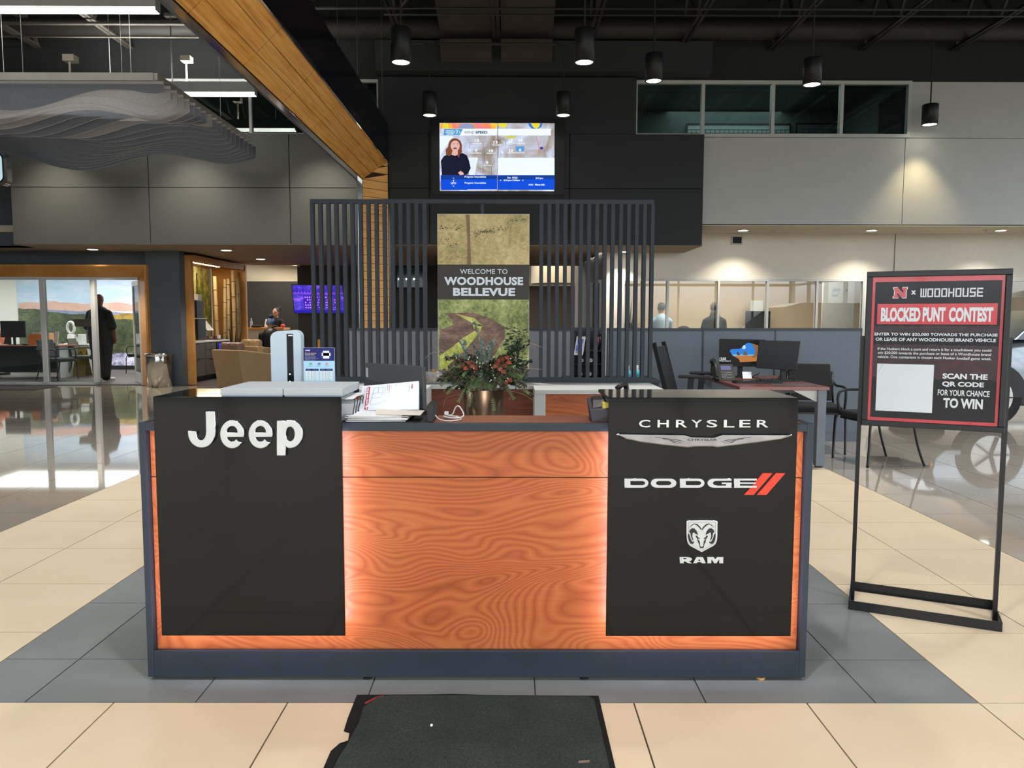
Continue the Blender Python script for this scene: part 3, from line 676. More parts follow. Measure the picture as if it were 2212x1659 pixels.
# ================================================================ VIDEO WALL
YT = 14.12
tb = P(950, 411, YT); tt = P(1198, 266, YT); xm = P(1075.5, 300, YT).x; zmid = P(1075, 339, YT).z
tv = thing('video_wall', 'two by two television video wall showing a wind speed weather map', 'television', ((tb.x+tt.x)/2, YT+.08, tb.z))
Bx(P(932, 420, 14.2).x, P(1219, 420, 14.2).x, 14.19, 14.235, P(1000, 421, 14.2).z, P(1000, 257, 14.2).z).build('backing_board', M_black, tv)
St = Surf((0, YT, 0), (1, 0, 0))
E_ = 1.0
def em(n, c, k=1.0): return flat('screen_'+n, c, E_*k)
def print_emit(name, cols, sc, st=(1, 1, 1), k=1.0, dist=1.0):
    m = bpy.data.materials.new(name); m.use_nodes = True; t = m.node_tree; b = t.nodes['Principled BSDF']
    n = nse(t, xyz(t, scale=st), sc, 4, .6, dist); r = ramp(t, cols); t.links.new(n, r.inputs[0]); b.inputs['Base Color'].default_value = (0, 0, 0, 1)
    t.links.new(r.outputs[0], b.inputs['Emission Color']); b.inputs['Emission Strength'].default_value = E_*k; b.inputs['Roughness'].default_value = .3; return m
M_map = print_emit('screen_map', [(.3, (138, 118, 92)), (.42, (178, 170, 168)), (.55, (206, 216, 240)), (.7, (244, 250, 255))], 1.6, (1, 1, 1))
for x0, x1 in ((tb.x, xm-.006), (xm+.006, tt.x)):
    for z0, z1 in ((tb.z, zmid-.006), (zmid+.006, tt.z)):
        Bx(x0, x1, YT+.002, YT+.07, z0, z1).build('display_panel', M_map, tv)
O6 = (940, 250, .12206)
def z6(pts): return pp(pts, YT, *O6)
def tvp(name, pts, m, h=.002): return St.poly(z6(pts)[::-1], h).build(name, m, tv)
hot = print_emit('screen_radar', [(.3, (236, 120, 230)), (.42, (255, 140, 90)), (.5, (250, 226, 60)), (.58, (190, 224, 60)), (.7, (60, 130, 230))], 1.3, (1, 1, .4))
tvp('picture', [(88,133),(1095,133),(1095,228),(88,228)], hot, .0018); tvp('picture', [(1110,133),(1270,133),(1260,190),(1210,228),(1150,180),(1110,170)], em('yellow', (238, 226, 60)), .0024)
tvp('picture', [(1650,133),(1900,133),(1880,200),(1830,228),(1710,228),(1660,180)], em('blue', (50, 120, 220)), .0022); tvp('picture', [(1690,133),(1860,133),(1840,200),(1800,228),(1740,210)], em('yellow2', (240, 220, 60)), .0026)
tvp('picture', [(420,160),(560,133),(690,160),(690,228),(420,228)], em('slate', (150, 160, 200)), .0022)
tvp('picture', [(1200,358),(1450,358),(1400,400),(1310,400)], em('yellow3', (210, 210, 80)), .0022); tvp('picture', [(1425,545),(1575,540),(1580,620),(1500,650),(1430,620)], em('blue2', (90, 160, 220)), .0022)
tvp('picture', [(590,740),(760,740),(700,1050),(600,1052)], em('pale', (232, 246, 252)), .0021); tvp('picture', [(1110,745),(2112,745),(2112,1052),(1110,1052)], em('pale2', (244, 254, 255)), .0021)
tvp('picture', [(90,360),(330,360),(180,560),(100,700),(90,700)], em('pale3', (236, 248, 252)), .0021)
tvp('caption_bar', [(500,232),(1095,232),(1095,350),(440,350)], em('white', (246, 252, 255)), .004); tvp('caption_bar', [(1112,232),(2050,232),(2050,350),(1112,350)], em('white', (246, 252, 255)), .004)
tvp('caption_bar', [(160,236),(490,236),(430,346),(150,346)], em('cyan', (70, 160, 210)), .004)
tvp('menu_bar', [(98,1052),(1098,1052),(1098,1315),(104,1315)], em('menu_blue', (0, 78, 224)), .004); tvp('menu_bar', [(1112,1052),(2112,1052),(2112,1312),(1112,1312)], em('menu_blue', (0, 78, 224)), .004)
tvp('menu_bar', [(104,1060),(1098,1056),(1098,1120),(104,1130)], em('menu_blue_dark', (6, 60, 150)), .0045); tvp('menu_bar', [(1112,1060),(2112,1056),(2112,1120),(1112,1130)], em('menu_blue_dark', (6, 60, 150)), .0045)
tvp('menu_bar', [(570,1306),(1098,1306),(1098,1314),(570,1314)], em('white', (246, 252, 255)), .0052)
ln = MB()
for a, b in (((620,465),(850,460)), ((850,460),(850,1000)), ((850,460),(990,460)), ((985,460),(985,560)), ((610,565),(1095,568)), ((620,465),(610,565)), ((878,570),(868,840)), ((640,700),(850,660)), ((850,800),(1095,805)), ((1040,740),(1045,850)), ((850,900),(1095,905)), ((760,938),(850,940)), ((995,900),(995,1050)), ((1120,428),(1440,428)), ((1250,428),(1250,525)), ((1120,525),(1545,525)), ((850,1000),(990,1000))):
    q = z6([a, b]); ln.bar((q[0][0], YT-.003, q[0][1]), (q[1][0], YT-.003, q[1][1]), .008, .001)
ln.build('county_line', em('line', (120, 118, 120), .8), tv)
rd = MB()
for pl in ([(1590,645),(1720,635),(1820,600),(2100,580)], [(1790,370),(1840,560),(1820,680),(1850,760)], [(1030,380),(1060,430),(1095,470)]):
    q = z6(pl)
    for u, w in zip(q, q[1:]): rd.bar((u[0], YT-.003, u[1]), (w[0], YT-.003, w[1]), .012, .001)
rd.build('road_line', em('road', (226, 130, 110)), tv)
def tvt(s, x0, y0, x1, y1, m, bold=.03, h=.006): q = z6([(x0, y1), (x1, y0)]); St.text(s, q[0][0], q[0][1], q[1][0], q[1][1], h, bold, mb=m)
w1 = MB(); w2 = MB()
tvt('WIND', 515, 272, 695, 318, w2, .0); tvt('SPEED', 715, 272, 925, 318, w2, .04)
for s, cx, cy in (('13', 740, 440), ('13', 1070, 470), ('13', 1335, 435), ('16', 1515, 435), ('9', 725, 618), ('10', 990, 622), ('6', 1188, 645), ('12', 1342, 615), ('8', 1502, 610), ('22', 1635, 772), ('9', 920, 832)):
    w = 38 if len(s) > 1 else 19; tvt(s, cx-w, cy-26, cx+w, cy+26, w1, .05)
for s, cx, cy, w in (('NORFOLK', 740, 492, 80), ('TEKAMAH', 1090, 518, 88), ('DENISON', 1335, 482, 78), ('CARROLL', 1515, 490, 82), ('COLUMBUS', 720, 662, 95), ('FREMONT', 990, 665, 80), ('HARLAN', 1342, 658, 70), ('ATLANTIC', 1502, 655, 88), ('LINCOLN', 920, 880, 76), ('CLARINDA', 1635, 815, 90)):
    tvt(s, cx-w, cy-12, cx+w, cy+12, w1, .02)
tvt("OMAHA'S", 190, 255, 330, 277, w1, .03); tvt('WEATHER', 180, 285, 330, 307, w1, .03); tvt('LEADER', 205, 315, 330, 335, w1, .03); tvt('7', 368, 262, 412, 320, w1, .03)
c7 = [(390+46*cos(radians(a)), 292+46*sin(radians(a))) for a in range(0, 361, 20)]
for u, v_ in zip(c7, c7[1:]):
    q = z6([u, v_]); w1.bar((q[0][0], YT-.005, q[0][1]), (q[1][0], YT-.005, q[1][1]), .01, .001)
for s, x0, y0, x1, y1 in (('Program Unavailable', 520, 1068, 900, 1104), ('Program Unavailable', 522, 1176, 902, 1212), ('9', 314, 1138, 336, 1170), ('KETV', 280, 1180, 376, 1214), ('Sun 10/26', 1278, 1080, 1460, 1114), ('8:31pm-7:00am', 1212, 1128, 1500, 1164), ('<', 1146, 1130, 1168, 1160), ('>', 1542, 1130, 1564, 1160), ('8:31pm', 1778, 1090, 1912, 1128), ('INFO', 1656, 1210, 1738, 1238), ('More Info', 1770, 1204, 1940, 1238), ('^', 310, 1098, 340, 1114), ('v', 312, 1240, 340, 1256)):
    tvt(s, x0, y0, x1, y1, w1, .03)
w1.build('caption_text', em('white', (246, 252, 255)), tv); w2.build('caption_title', em('ink', (40, 80, 130), .9), tv)
tvp('picture', [(1850,560),(1880,548),(1915,560),(1910,590),(1880,605),(1855,590)], em('shield', (50, 60, 170)), .005)
tvp('presenter_top', [(100,800),(150,720),(250,670),(360,700),(480,660),(560,700),(600,800),(630,930),(570,1040),(520,1056),(120,1052),(110,900)], em('navy', (16, 20, 46)), .0055)
tvp('presenter_hair', [(260,440),(300,410),(345,400),(400,410),(450,450),(475,520),(470,600),(478,650),(440,680),(420,750),(390,700),(300,690),(240,715),(190,690),(185,600),(230,550),(240,490)], em('auburn', (128, 72, 50)), .006)
fa = MB(); St.poly(z6([(355+80*cos(radians(a)), 535+95*sin(radians(a))) for a in range(0, 360, 20)])[::-1], .0066, fa); St.poly(z6([(310,610),(400,610),(400,690),(350,712),(290,690)])[::-1], .0064, fa); St.poly(z6([(405,1010),(450,975),(500,1010),(510,1045),(440,1052)])[::-1], .0066, fa)
fa.build('presenter_face', em('skin', (232, 184, 172)), tv)
fx = MB()
for q in ([(310,498),(345,492),(345,500),(312,506)], [(380,492),(412,498),(410,506),(380,500)]): St.poly(z6(q)[::-1], .0072, fx)
fx.build('presenter_eyes', em('eyes', (90, 50, 50)), tv)
St.poly(z6([(315,572),(350,562),(392,572),(372,594),(335,594)])[::-1], .0072).build('presenter_mouth', em('mouth', (150, 70, 80)), tv)
# ================================================================ WOOD PORTAL BEAM AND COLUMN
YR = 14.2; pr = P(837, 350, YR); XR, ZR = pr.x, pr.z
kl = (P(783, 387, 10).z-HC)/10; sp = (ZR-HC-kl*YR)/(1-kl); YL = YR-sp; XL = P(783, 387, YL).x; ZL = ZR-sp
M_oak = wood_streak('bamboo_veneer_y', [(.3, (180, 120, 50)), (.5, (230, 168, 84)), (.7, (244, 194, 112))], (38, 1.2, 38))
M_oakx = wood_streak('bamboo_veneer_x', [(.3, (180, 120, 50)), (.5, (230, 168, 84)), (.7, (244, 194, 112))], (1.5, 1.5, 60))
M_navy = mat('gloss_navy', (14, 16, 24), .12, vary=.1)
M_gap = mat('gap_brown', (52, 32, 14), .8)
beam = thing('portal_beam', 'large bamboo veneered portal beam and column with black fascia and chrome edge', 'beam', (XR, YR, 0))
def lin(t): return XR+(XL-XR)*t, ZR+(ZL-ZR)*t
bk = MB(); e_ = .02
bk.hexa([(XR, 2, ZR+e_), (XL, 2, ZL+e_), (XL, YL, ZL+e_), (XR, YR, ZR+e_)], [(XR, 2, ZR+.6), (XL, 2, ZR+.6), (XL, YL, ZR+.6), (XR, YR, ZR+.6)])
bk.hexa([(XR, YR+e_, 0), (XL, YL+e_, 0), (XL, 14.235, 0), (XR, 14.235, 0)], [(XR, YR+e_, ZR+.55), (XL, YL+e_, ZR+.55), (XL, 14.235, ZR+.55), (XR, 14.235, ZR+.55)])
bk.build('core', M_gap, beam)
gp = .006
joints = [YR-.0-1.29*k for k in range(0, 10)][::-1]
joints = [P(y_[0], y_[1], 1).z for y_ in ()] or joints
for s in range(3):
    t0, t1 = s/3+.012, (s+1)/3-.012
    (xa, za), (xb, zb) = lin(t0), lin(t1)
    for a, b in zip(joints, joints[1:]):
        ya = a+gp; yb0 = b-gp; last = abs(b-YR) < 1e-6
        e0 = yb0-(sp*t0 if last else 0); e1 = yb0-(sp*t1 if last else 0)
        MB().hexa([(xa, ya, za), (xb, ya, zb), (xb, e1, zb), (xa, e0, za)], [(xa, ya, za+.022), (xb, ya, zb+.022), (xb, e1, zb+.022), (xa, e0, za+.022)]).build('veneer_board', M_oak, beam)
z = 0.0; h = .146
while z < ZR-.02:
    z1 = z+h
    f = lambda t, zt: min(zt, ZR-sp*t-.004)
    v0 = [(XR, YR, z+.004), (XL, YL, z+.004), (XL, YL+.03, z+.004), (XR, YR+.03, z+.004)]
    v1 = [(XR, YR, f(0, z1-.004)), (XL, YL, max(z+.005, f(1, z1-.004))), (XL, YL+.03, max(z+.005, f(1, z1-.004))), (XR, YR+.03, f(0, z1-.004))]
    MB().hexa(v0, v1).build('veneer_board', M_oakx, beam); z += h
# chrome flange on the left edge, chrome bead on the right, navy fascia
MB().box(XL-.085, XL-.004, 2, YL, ZL-.012, ZL+.05).box(XL-.085, XL-.004, YL-.012, YL+.05, 0, ZL+.05).build('chrome_edge', mat('polished_chrome_trim', (225, 226, 228), .1, 1.0, vary=.02, bump=.25, bscale=2.2), beam)
MB().box(XL-.13, XL-.086, 2, YL+.02, ZL, ZL+.12).box(XL-.12, XL-.086, YL, 14.235, 0, ZL+.1).build('grey_return', M_slate, beam)
MB().box(XR-.0, XR+.018, 2, YR+.01, ZR-.012, ZR+.006).build('chrome_bead', M_chrome, beam)
Bx(XR+.0, XR+.03, 2, YR+.03, ZR+.008, ZR+.075).build('fascia_lip', M_navy, beam)
MB().box(XR-.01, XR+.02, 2, 14.23, ZR+.08, ZR+.66).box(XR, XR+.03, YR+.03, 14.235, 0, ZR+.1).build('fascia', M_navy, beam)

# ================================================================ CEILING THINGS
PD = [(866, 62, 140, 42, 'left of the pair nearest the camera above the video wall'), (1262, 64, 140, 42, 'right of the pair nearest the camera above the video wall'),
      (928, 200, 254, 30, 'close to the upper left corner of the video wall'), (1217, 200, 254, 30, 'close to the upper right corner of the video wall'),
      (1412, 117, 180, 36, 'just left of the upper office windows'), (1754, 127, 188, 38, 'in front of the third upper office window'), (2008, 226, 274, 32, 'lowest and furthest right, throwing a cone on the grey wall')]
dia = .25
for px, y0, y1, w, lab in PD:
    Y = dia*F/w
    if px == 2008: Y = 14.02; d = w*Y/F
    elif px in (928, 1217): Y = 13.3; d = w*Y/F
    else: d = dia
    c = P(px, y1-4, Y); top = P(px, y0, Y).z; r = d/2
    t = thing('pendant_light', 'black cylinder pendant light '+lab, 'light', (c.x, Y, c.z), 'black cylinder pendants')
    MB().lathe([(r*.86, .012), (r*.9, 0), (r, 0), (r, top-c.z-.012), (r*.96, top-c.z), (0.0, top-c.z)], tuple(c), 32).build('shade', M_black, t)
    MB().cyl((c.x, Y), r*.87, c.z+.010, c.z+.016, 28).build('lens', flat('pendant_glow', (255, 250, 226), 14), t)
    zc = 6.15 if px not in (928, 1217) else 5.9
    if px == 2008: zc = 7.04
    MB().cyl((c.x, Y), .012, top-.002, zc, 8).build('rod', M_joistd, t)
    MB().box(c.x-.09, c.x+.09, Y-.05, Y+.05, zc, zc+.05).build('canopy_box', M_joistd, t)
    lamp('SPOT', 'pendant_lamp', (c.x, Y, c.z-.02), 130 if px == 2008 else 160, (1, .80, .46) if px == 2008 else (1, .92, .8), (0, 0, 0), spot_size=radians(84 if px == 2008 else 62), spot_blend=.8, shadow_soft_size=.08)
# unseen pendant copies added above and behind the camera to light the floor
base_p = [o for o in COL.objects if o.name.startswith('pendant_light')][0]
for gx in (-10.5, -7, -3.5, 0, 3.5, 7, 10.5):
    for gy in (-4.5, -1.5, 1.5, 4.5, 7.3):
        c = copy_tree(base_p, None, (gx, gy, 4.6), None, 'unseen copy of the black cylinder pendant, added above or behind the camera')
        lamp('SPOT', 'pendant_lamp', (gx, gy, 4.58), {-4.5: 300, -1.5: 430, 1.5: 430, 4.5: 190, 7.3: 560}[gy], (1, .975, .95), (0, 0, 0), spot_size=radians(110), spot_blend=.9, shadow_soft_size=.1)
for gx, lab in ((-8.2, 'left'), (-5.7, 'middle'), (-3.35, 'right')):
    c = copy_tree(base_p, None, (gx, 13.4, 4.75), None, 'black cylinder pendant light hidden above the felt baffles, '+lab+' of three')
    rd_ = MB().cyl((gx, 13.4), .012, 6.3, 7.12, 8).build('rod', M_joistd, None); rd_.location = (-gx, -13.4, -4.75); rd_.parent = c
    lamp('SPOT', 'pendant_lamp', (gx, 13.45, 4.72), 170, (1, .90, .72), (radians(8), 0, 0), spot_size=radians(105), spot_blend=.9, shadow_soft_size=.1)
def pipe(pts, r, label, m=M_joistd, name='ceiling_pipe', cat='pipe'):
    o = MB().tube(pts, r, 8).build(name, m); return tag(o, label, cat, 'black ceiling conduits')
pipe([(-2.0, 12.37, 6.13), (13, 12.37, 6.13)], .018, 'upper of the two long thin conduits crossing under the joists')
pipe([(-2.0, 12.62, 6.13), (13, 12.62, 6.13)], .016, 'lower of the two long thin conduits crossing under the joists')
pipe(spline([(1.7, 11.2, 6.15), (1.75, 11.7, 6.15), (2.0, 11.95, 6.15), (7.7, 11.95, 6.15), (7.85, 12.2, 6.15)], 5), .02, 'thin conduit at the top feeding the right pendants')
pipe([(-3.4, 12.3, 6.1), (-1.7, 12.3, 6.1), (-1.55, 12.0, 6.12), (-1.5, 11.2, 6.15)], .025, 'bent conduit above the navy beam fascia')
pipe([(-1.75, 13.3, 5.92), (1.05, 13.3, 5.92)], .022, 'conduit carrying the two pendants beside the video wall')
pipe([(-10, 13.0, 6.12), (-3.4, 13.0, 6.12)], .03, 'conduit running above the white linear lights', M_joist)
pipe([(-10, 13.2, 5.98), (-3.0, 13.2, 5.98)], .02, 'lower conduit above the felt baffles', M_joist)
for k, x in enumerate((-2.95, -2.62, -2.2)):
    pipe([(x, 13.6, 7.15), (x, 13.6, 4.9)], .006, 'thin hanging wire behind the navy beam, '+('nearest the beam', 'middle one', 'nearest the pendant')[k], M_joist, 'hanging_wire', 'wire')
M_cp = mat('acoustic_panel_brown', (66, 58, 52), .9, vary=.05); M_cpg = mat('acoustic_panel_grey', (58, 56, 60), .9, vary=.05)
for s, side in ((-1, 'left'), (1, 'right')):
    xa, xb = (-1.22, -.33) if s < 0 else (-.17, .72)
    def cpan(pr, m, lab):
        b = MB(); n = len(pr); up = [(y, z+.03) for y, z in pr[::-1]]; b.prism(list(pr)+up, 'x', xa, xb)
        tag(b.build('ceiling_panel', m), lab+' on the '+side+' of the centre rail', 'ceiling panel', 'curved ceiling acoustic panels')
    cpan([(10.0, 6.4), (11.0, 6.36), (12.1, 6.34)], M_cpg, 'flat grey acoustic panel nearest the camera')
    cpan([(12.7, 6.5), (13.1, 6.38), (13.5, 6.30), (13.85, 6.27)], M_cp, 'curved brown acoustic panel in the middle row')
    cpan([(13.72, 6.12), (13.78, 5.98), (13.88, 5.88), (13.97, 5.84)], M_cp, 'curved dark acoustic panel close to the back wall')
# linear pendants
M_tube = mat('linear_diffuser', (250, 250, 245), .5, emit=(255, 253, 244), estr=12)
for x0, Y, z, lab, rods in ((-11.5, 9.62, 5.03, 'long white linear pendant light at the upper left edge', (-4.5,)), (-7.2, 13.2, 5.06, 'short looking white linear pendant light beside the oak beam', (-5.56,))):
    x1 = -4.24; t = thing('linear_light', lab, 'light', (x1, Y, z), 'white linear pendants')
    MB().box(x0, x1, Y-.07, Y+.07, z+.02, z+.19).build('housing', M_alu, t, .004)
    Bx(x0+.01, x1-.01, Y-.063, Y+.063, z-.02, z+.02).build('diffuser', M_tube, t)
    Bx(x0+.01, x1-.01, Y-.05, Y+.05, z+.19, z+.194).build('uplight_lens', M_tube, t); lamp('AREA', 'uplight', ((x0+x1)/2, Y, z+.22), 90, (1, .97, .9), (pi, 0, 0), shape='RECTANGLE', size=x1-x0-.1, size_y=.1)
    Bx(x1, x1+.004, Y-.07, Y+.07, z-.02, z+.19).build('end_cap', M_alu, t)
    for xx in (x1-.15, x1-2.4): MB().cyl((xx, Y), .005, z+.19, 7.1, 6).build('hanging_wire', M_white, t)
for px, py, Y, zb, lab in ((150, 127, 11.2, 4.42, 'left white junction box with a rod down to the felt baffles'), (402, 128, 13.2, 5.25, 'white junction box with a rod down to the short linear light')):
    c = P(px, py, Y); t = thing('junction_box', lab, 'junction box', (c.x, Y, zb), 'white ceiling junction boxes')
    Bx(c.x-.075, c.x+.085, Y-.05, Y+.09, c.z-.04, c.z+.05).build('box', M_creamp, t, .004)
    MB().cyl((c.x, Y), .016, zb, c.z-.04, 8).build('rod', M_creamp, t)
# felt baffles
bf = thing('baffle_array', 'grey felt wave baffle ceiling feature with white carrier rail', 'acoustic baffle', (-4.3, 11.4, 4.26))
M_felt = mat('blue_grey_felt', (134, 142, 156), .95, vary=.12, vscale=60, bump=.3, bscale=300); M_felt2 = mat('pale_grey_felt', (176, 176, 182), .95, vary=.12, vscale=60, bump=.3, bscale=300)
M_edge = mat('felt_cut_edge', (214, 216, 218), .9); ZB = 4.20; XE = -4.24
for k in range(19):
    Y = 9.72+.19*k; pts = []; n = 60; x0 = -10.2
    for i in range(n+1):
        X = x0+(XE-x0)*i/n; ph = 2*pi*(X+4.85+.040*k+.22*sin(k*.55))/2.5
        q_ = k/18; d = .19+.05*q_-(.13-.03*q_)*cos(ph+1.1*sin(k*.42))+.055*sin(ph*.5+k*.5+1.0)*min(1, k/2)
        if X > XE-.5: d += (.10+.006*k-.02-d)*((X-XE+.5)/.5)**2*.8
        pts.append((X, ZB-max(d, .05)))
    vs = []; fs = []
    for X, z in pts: vs += [(X, Y-.006, z), (X, Y-.006, ZB), (X, Y+.006, z), (X, Y+.006, ZB)]
    for i in range(n):
        a = 4*i; b = a+4; fs += [(a, b, b+1, a+1), (a+2, a+3, b+3, b+2), (a, a+2, b+2, b)]
    fs += [(0, 1, 3, 2), (4*n, 4*n+2, 4*n+3, 4*n+1)]
    fb = MB().add(vs, fs, False); fb.mi = [1 if j_ % 3 == 2 else 0 for j_ in range(3*n)]+[1, 1]
    fb.build('baffle', [M_felt2 if k in (1, 2, 3, 4, 8) else M_felt, M_edge], bf)
    Bx(x0, XE+.003, Y-.014, Y+.014, ZB, ZB+.03).build('clip_rail', M_alu, bf)
r_ = MB().box(-10.2, XE-.12, 9.70, 9.74, ZB+.04, ZB+.13)
r_.bar((XE-.1, 9.72, ZB+.09), (XE-.1, 13.2, ZB+.09), .05, .08).bar((-7.5, 9.72, ZB+.09), (-7.5, 13.2, ZB+.09), .05, .08).build('carrier', M_white, bf)
for x in (-7.9, -6.3, -4.72, -9.4):
    for Y in (9.9, 12.9): MB().cyl((x, Y), .004, ZB+.1, 7.05, 6).build('hanging_wire', M_alu, bf)
# rounded illuminated sign at the left edge
c = P(-24, 364, 12.0); t = thing('rounded_light_sign', 'chrome rimmed rounded glowing sign cut off by the left picture edge', 'sign', (c.x, 12.1, c.z-.28))
Ssg = Surf((c.x, 12.0, c.z), (1, 0, 0))
Ssg.slab(rrect(-.30, -.25, .275, .25, .1, 8), -.12, .0).build('body', M_chrome, t)
Ssg.slab(rrect(-.29, -.215, .225, .235, .09, 8), 0, .004).build('rim', M_black, t)
Ssg.slab(rrect(-.28, -.195, .205, .22, .08, 8), .004, .008).build('face', mat('sign_glow', (190, 215, 225), .3, emit=(186, 214, 228), estr=.8), t)
MB().cyl((c.x, 12.06), .015, c.z+.2, 7.1, 8).build('rod', M_joistd, t)

# ================================================================ CONTEST SIGN ON ITS STAND
A0 = Vector((1.577, 3.496)); A1 = Vector((2.128, 3.231)); du = (A1-A0).normalized(); dn = Vector((-du.y, du.x)); W0 = (A1-A0).length
st = thing('contest_sign', 'black floor stand sign with red and black football contest poster', 'sign', (A0.x, A0.y, 0))
def q3(u, n, z): v = A0+du*u+dn*n; return (v.x, v.y, z)
D_ = .30
def qbar(mb, u0, u1, n0, n1, z0, z1): return mb.hexa([q3(u0, n0, z0), q3(u1, n0, z0), q3(u1, n1, z0), q3(u0, n1, z0)], [q3(u0, n0, z1), q3(u1, n0, z1), q3(u1, n1, z1), q3(u0, n1, z1)])
b = MB(); qbar(b, 0, W0, 0, .006, 0, .042); qbar(b, 0, W0, D_-.006, D_, 0, .042); qbar(b, 0, .006, .006, D_-.006, 0, .042); qbar(b, W0-.006, W0, .006, D_-.006, 0, .042)
qbar(b, 0, W0, .006, .02, 0, .004); qbar(b, 0, W0, D_-.02, D_-.006, 0, .004); b.build('base', M_blackmetal, st)
hp = P(2200, 745, A0.y+.0).z
for u in (.004, W0-.022): qbar(MB(), u, u+.018, .135, .165, 0, 1.27).build('post', M_blackmetal, st)
nF = .118
def poster_uv(px, py):               # photo point -> (u, z) on the poster plane
    d = ray(px, py); nn = Vector((dn.x, dn.y, 0)); o0 = Vector(q3(0, nF, 0)); t = (o0-CO).dot(nn)/d.dot(nn); h = CO+d*t
    return (h-o0).dot(Vector((du.x, du.y, 0))), h.z
uL, zTL = poster_uv(1872.6, 588); uL2, zBL = poster_uv(1860.5, 917); uR, zTR = poster_uv(2188.8, 579); uR2, zBR = poster_uv(2169, 936)
u0, u1 = (uL+uL2)/2, (uR+uR2)/2; z0, z1 = (zBL+zBR)/2, (zTL+zTR)/2

fr = MB(); fwid = .026
for a in ((u0, u1, z1-fwid, z1), (u0, u1, z0, z0+fwid), (u0, u0+fwid, z0+fwid, z1-fwid), (u1-fwid, u1, z0+fwid, z1-fwid)): qbar(fr, a[0], a[1], nF-.012, nF+.016, a[2], a[3])
fr.build('poster_frame', M_blackmetal, st, .003)
O_ = q3(0, nF, 0); Sg = Surf(O_, (du.x, du.y, 0))
M_pk = foliage_print('poster_maroon', [(.35, (24, 22, 28)), (.5, (52, 26, 36)), (.62, (88, 34, 48))], 26); M_pkk = mat('poster_black', (20, 21, 26), .4, spec=.3)
M_pr = mat('poster_red', (216, 52, 66), .25, coat=.4); M_ink2 = flat('poster_white', (236, 244, 250), rough=.3)
Sg.rect(u0+.01, z0+.01, u1-.01, z1-.01, 0).build('poster', M_pr, st)
U0, U1, Z0, Z1 = u0+fwid, u1-fwid, z0+fwid, z1-fwid; UW, ZH = U1-U0, Z1-Z0
def pf(x, y): return U0+x*UW, Z1-y*ZH            # fractions of the printed area, y down
def prect(name, x0, y0, x1, y1, m, h): a = pf(x0, y1); b_ = pf(x1, y0); return Sg.rect(a[0], a[1], b_[0], b_[1], h).build(name, m, st)
def ptxt(s, x0, y0, x1, y1, bold=.03, m=None, h=.0032, shear=0, sp_=1.0, rot=0): a = pf(x0, y1); b_ = pf(x1, y0); return Sg.text(s, a[0], a[1], b_[0], b_[1], h, bold, shear=shear, space=sp_, rot=rot).build('lettering', m or M_ink2, st)
prect('print_field', .022, .034, .978, .978, M_pkk, .0008)
def tornband(y0, y1, seed):
    random.seed(seed); n = 60
    top = [pf(.022+.956*i/n, y0+random.uniform(-.006, .006)) for i in range(n+1)]; bot = [pf(.022+.956*i/n, y1+random.uniform(-.01, .006)) for i in range(n+1)][::-1]
    Sg.poly((top+bot)[::-1], .0012).build('print_grunge', M_pk, st)
tornband(.335, .385, 1); tornband(.465, .70, 2)
prect('title_bar', .045, .185, .955, .325, M_pr, .0020)
ptxt('BLOCKED', .075, .210, .385, .308, .05); ptxt('PUNT', .402, .210, .575, .308, .05); ptxt('CONTEST', .60, .210, .925, .308, .05)
nn_ = [(0,0),(.33,0),(.33,.07),(.72,.62),(.72,.22),(.62,.22),(.62,0),(1,0),(1,.22),(.93,.22),(.93,1),(.66,1),(.28,.42),(.28,.78),(.38,.78),(.38,1),(0,1),(0,.78),(.07,.78),(.07,.22),(0,.22)]
def nmark(x0, y0, x1, y1, h, m): Sg.poly([pf(x0+(x1-x0)*x, y0+(y1-y0)*y) for x, y in nn_][::-1], h).build('emblem_letter', m, st)
nmark(.163, .070, .279, .148, .0024, M_ink2); nmark(.170, .0745, .272, .1435, .0030, M_pr)
ptxt('x', .305, .095, .343, .122, .05)
def wh(x0, y0, x1, y1):              # angular eight-part wordmark
    g = MB(); n = 9; w = (x1-x0)/n
    def L(k, strokes):
        for (ax, ay, bx, by) in strokes:
            X0, Y0 = pf(x0+w*(k+.04+.84*ax), y0+(y1-y0)*ay); X1, Y1 = pf(x0+w*(k+.04+.84*bx), y0+(y1-y0)*by)
            Sg.rect(min(X0, X1), min(Y0, Y1), max(X0, X1), max(Y0, Y1), .0032, g)
    s = .24; v = .17
    Oo = [(0, 0, s, 1), (1-s, 0, 1, 1), (0, 0, 1, v), (0, 1-v, 1, 1)]
    L(0, [(0, 0, s, 1), (.42, 0, .62, 1), (1-s+.06, 0, 1.04, 1), (0, 1-v, 1, 1)]); L(1, Oo); L(2, Oo); L(3, Oo)
    L(4, [(0, 0, s, 1), (1-s, 0, 1, 1), (0, .42, 1, .58)]); L(5, Oo); L(6, [(0, 0, s, 1), (1-s, 0, 1, 1), (0, 1-v, 1, 1)])
    L(7, [(0, 0, 1, v), (0, .42, 1, .58), (0, 1-v, 1, 1), (0, 0, s, .5), (1-s, .5, 1, 1)]); L(8, [(0, 0, s, 1), (0, 0, 1, v), (0, .42, .95, .58), (0, 1-v, 1, 1)])
    g.build('lettering', M_ink2, st)
wh(.375, .082, .85, .142)
ptxt('ENTER TO WIN $20,000 TOWARDS THE PURCHASE', .03, .384, .965, .407, .03); ptxt('OR LEASE OF ANY WOODHOUSE BRAND VEHICLE', .04, .418, .955, .441, .03)
ptxt('If the Huskers block a punt and return it for a touchdown you could', .06, .486, .925, .510, .012)
ptxt('win $20,000 towards the purchase or lease of a Woodhouse brand', .06, .514, .925, .538, .012)
ptxt('vehicle. One contestant is chosen each Husker football game week.', .06, .542, .93, .566, .012)
prect('white_square', .062, .60, .508, .930, M_ink2, .0022)
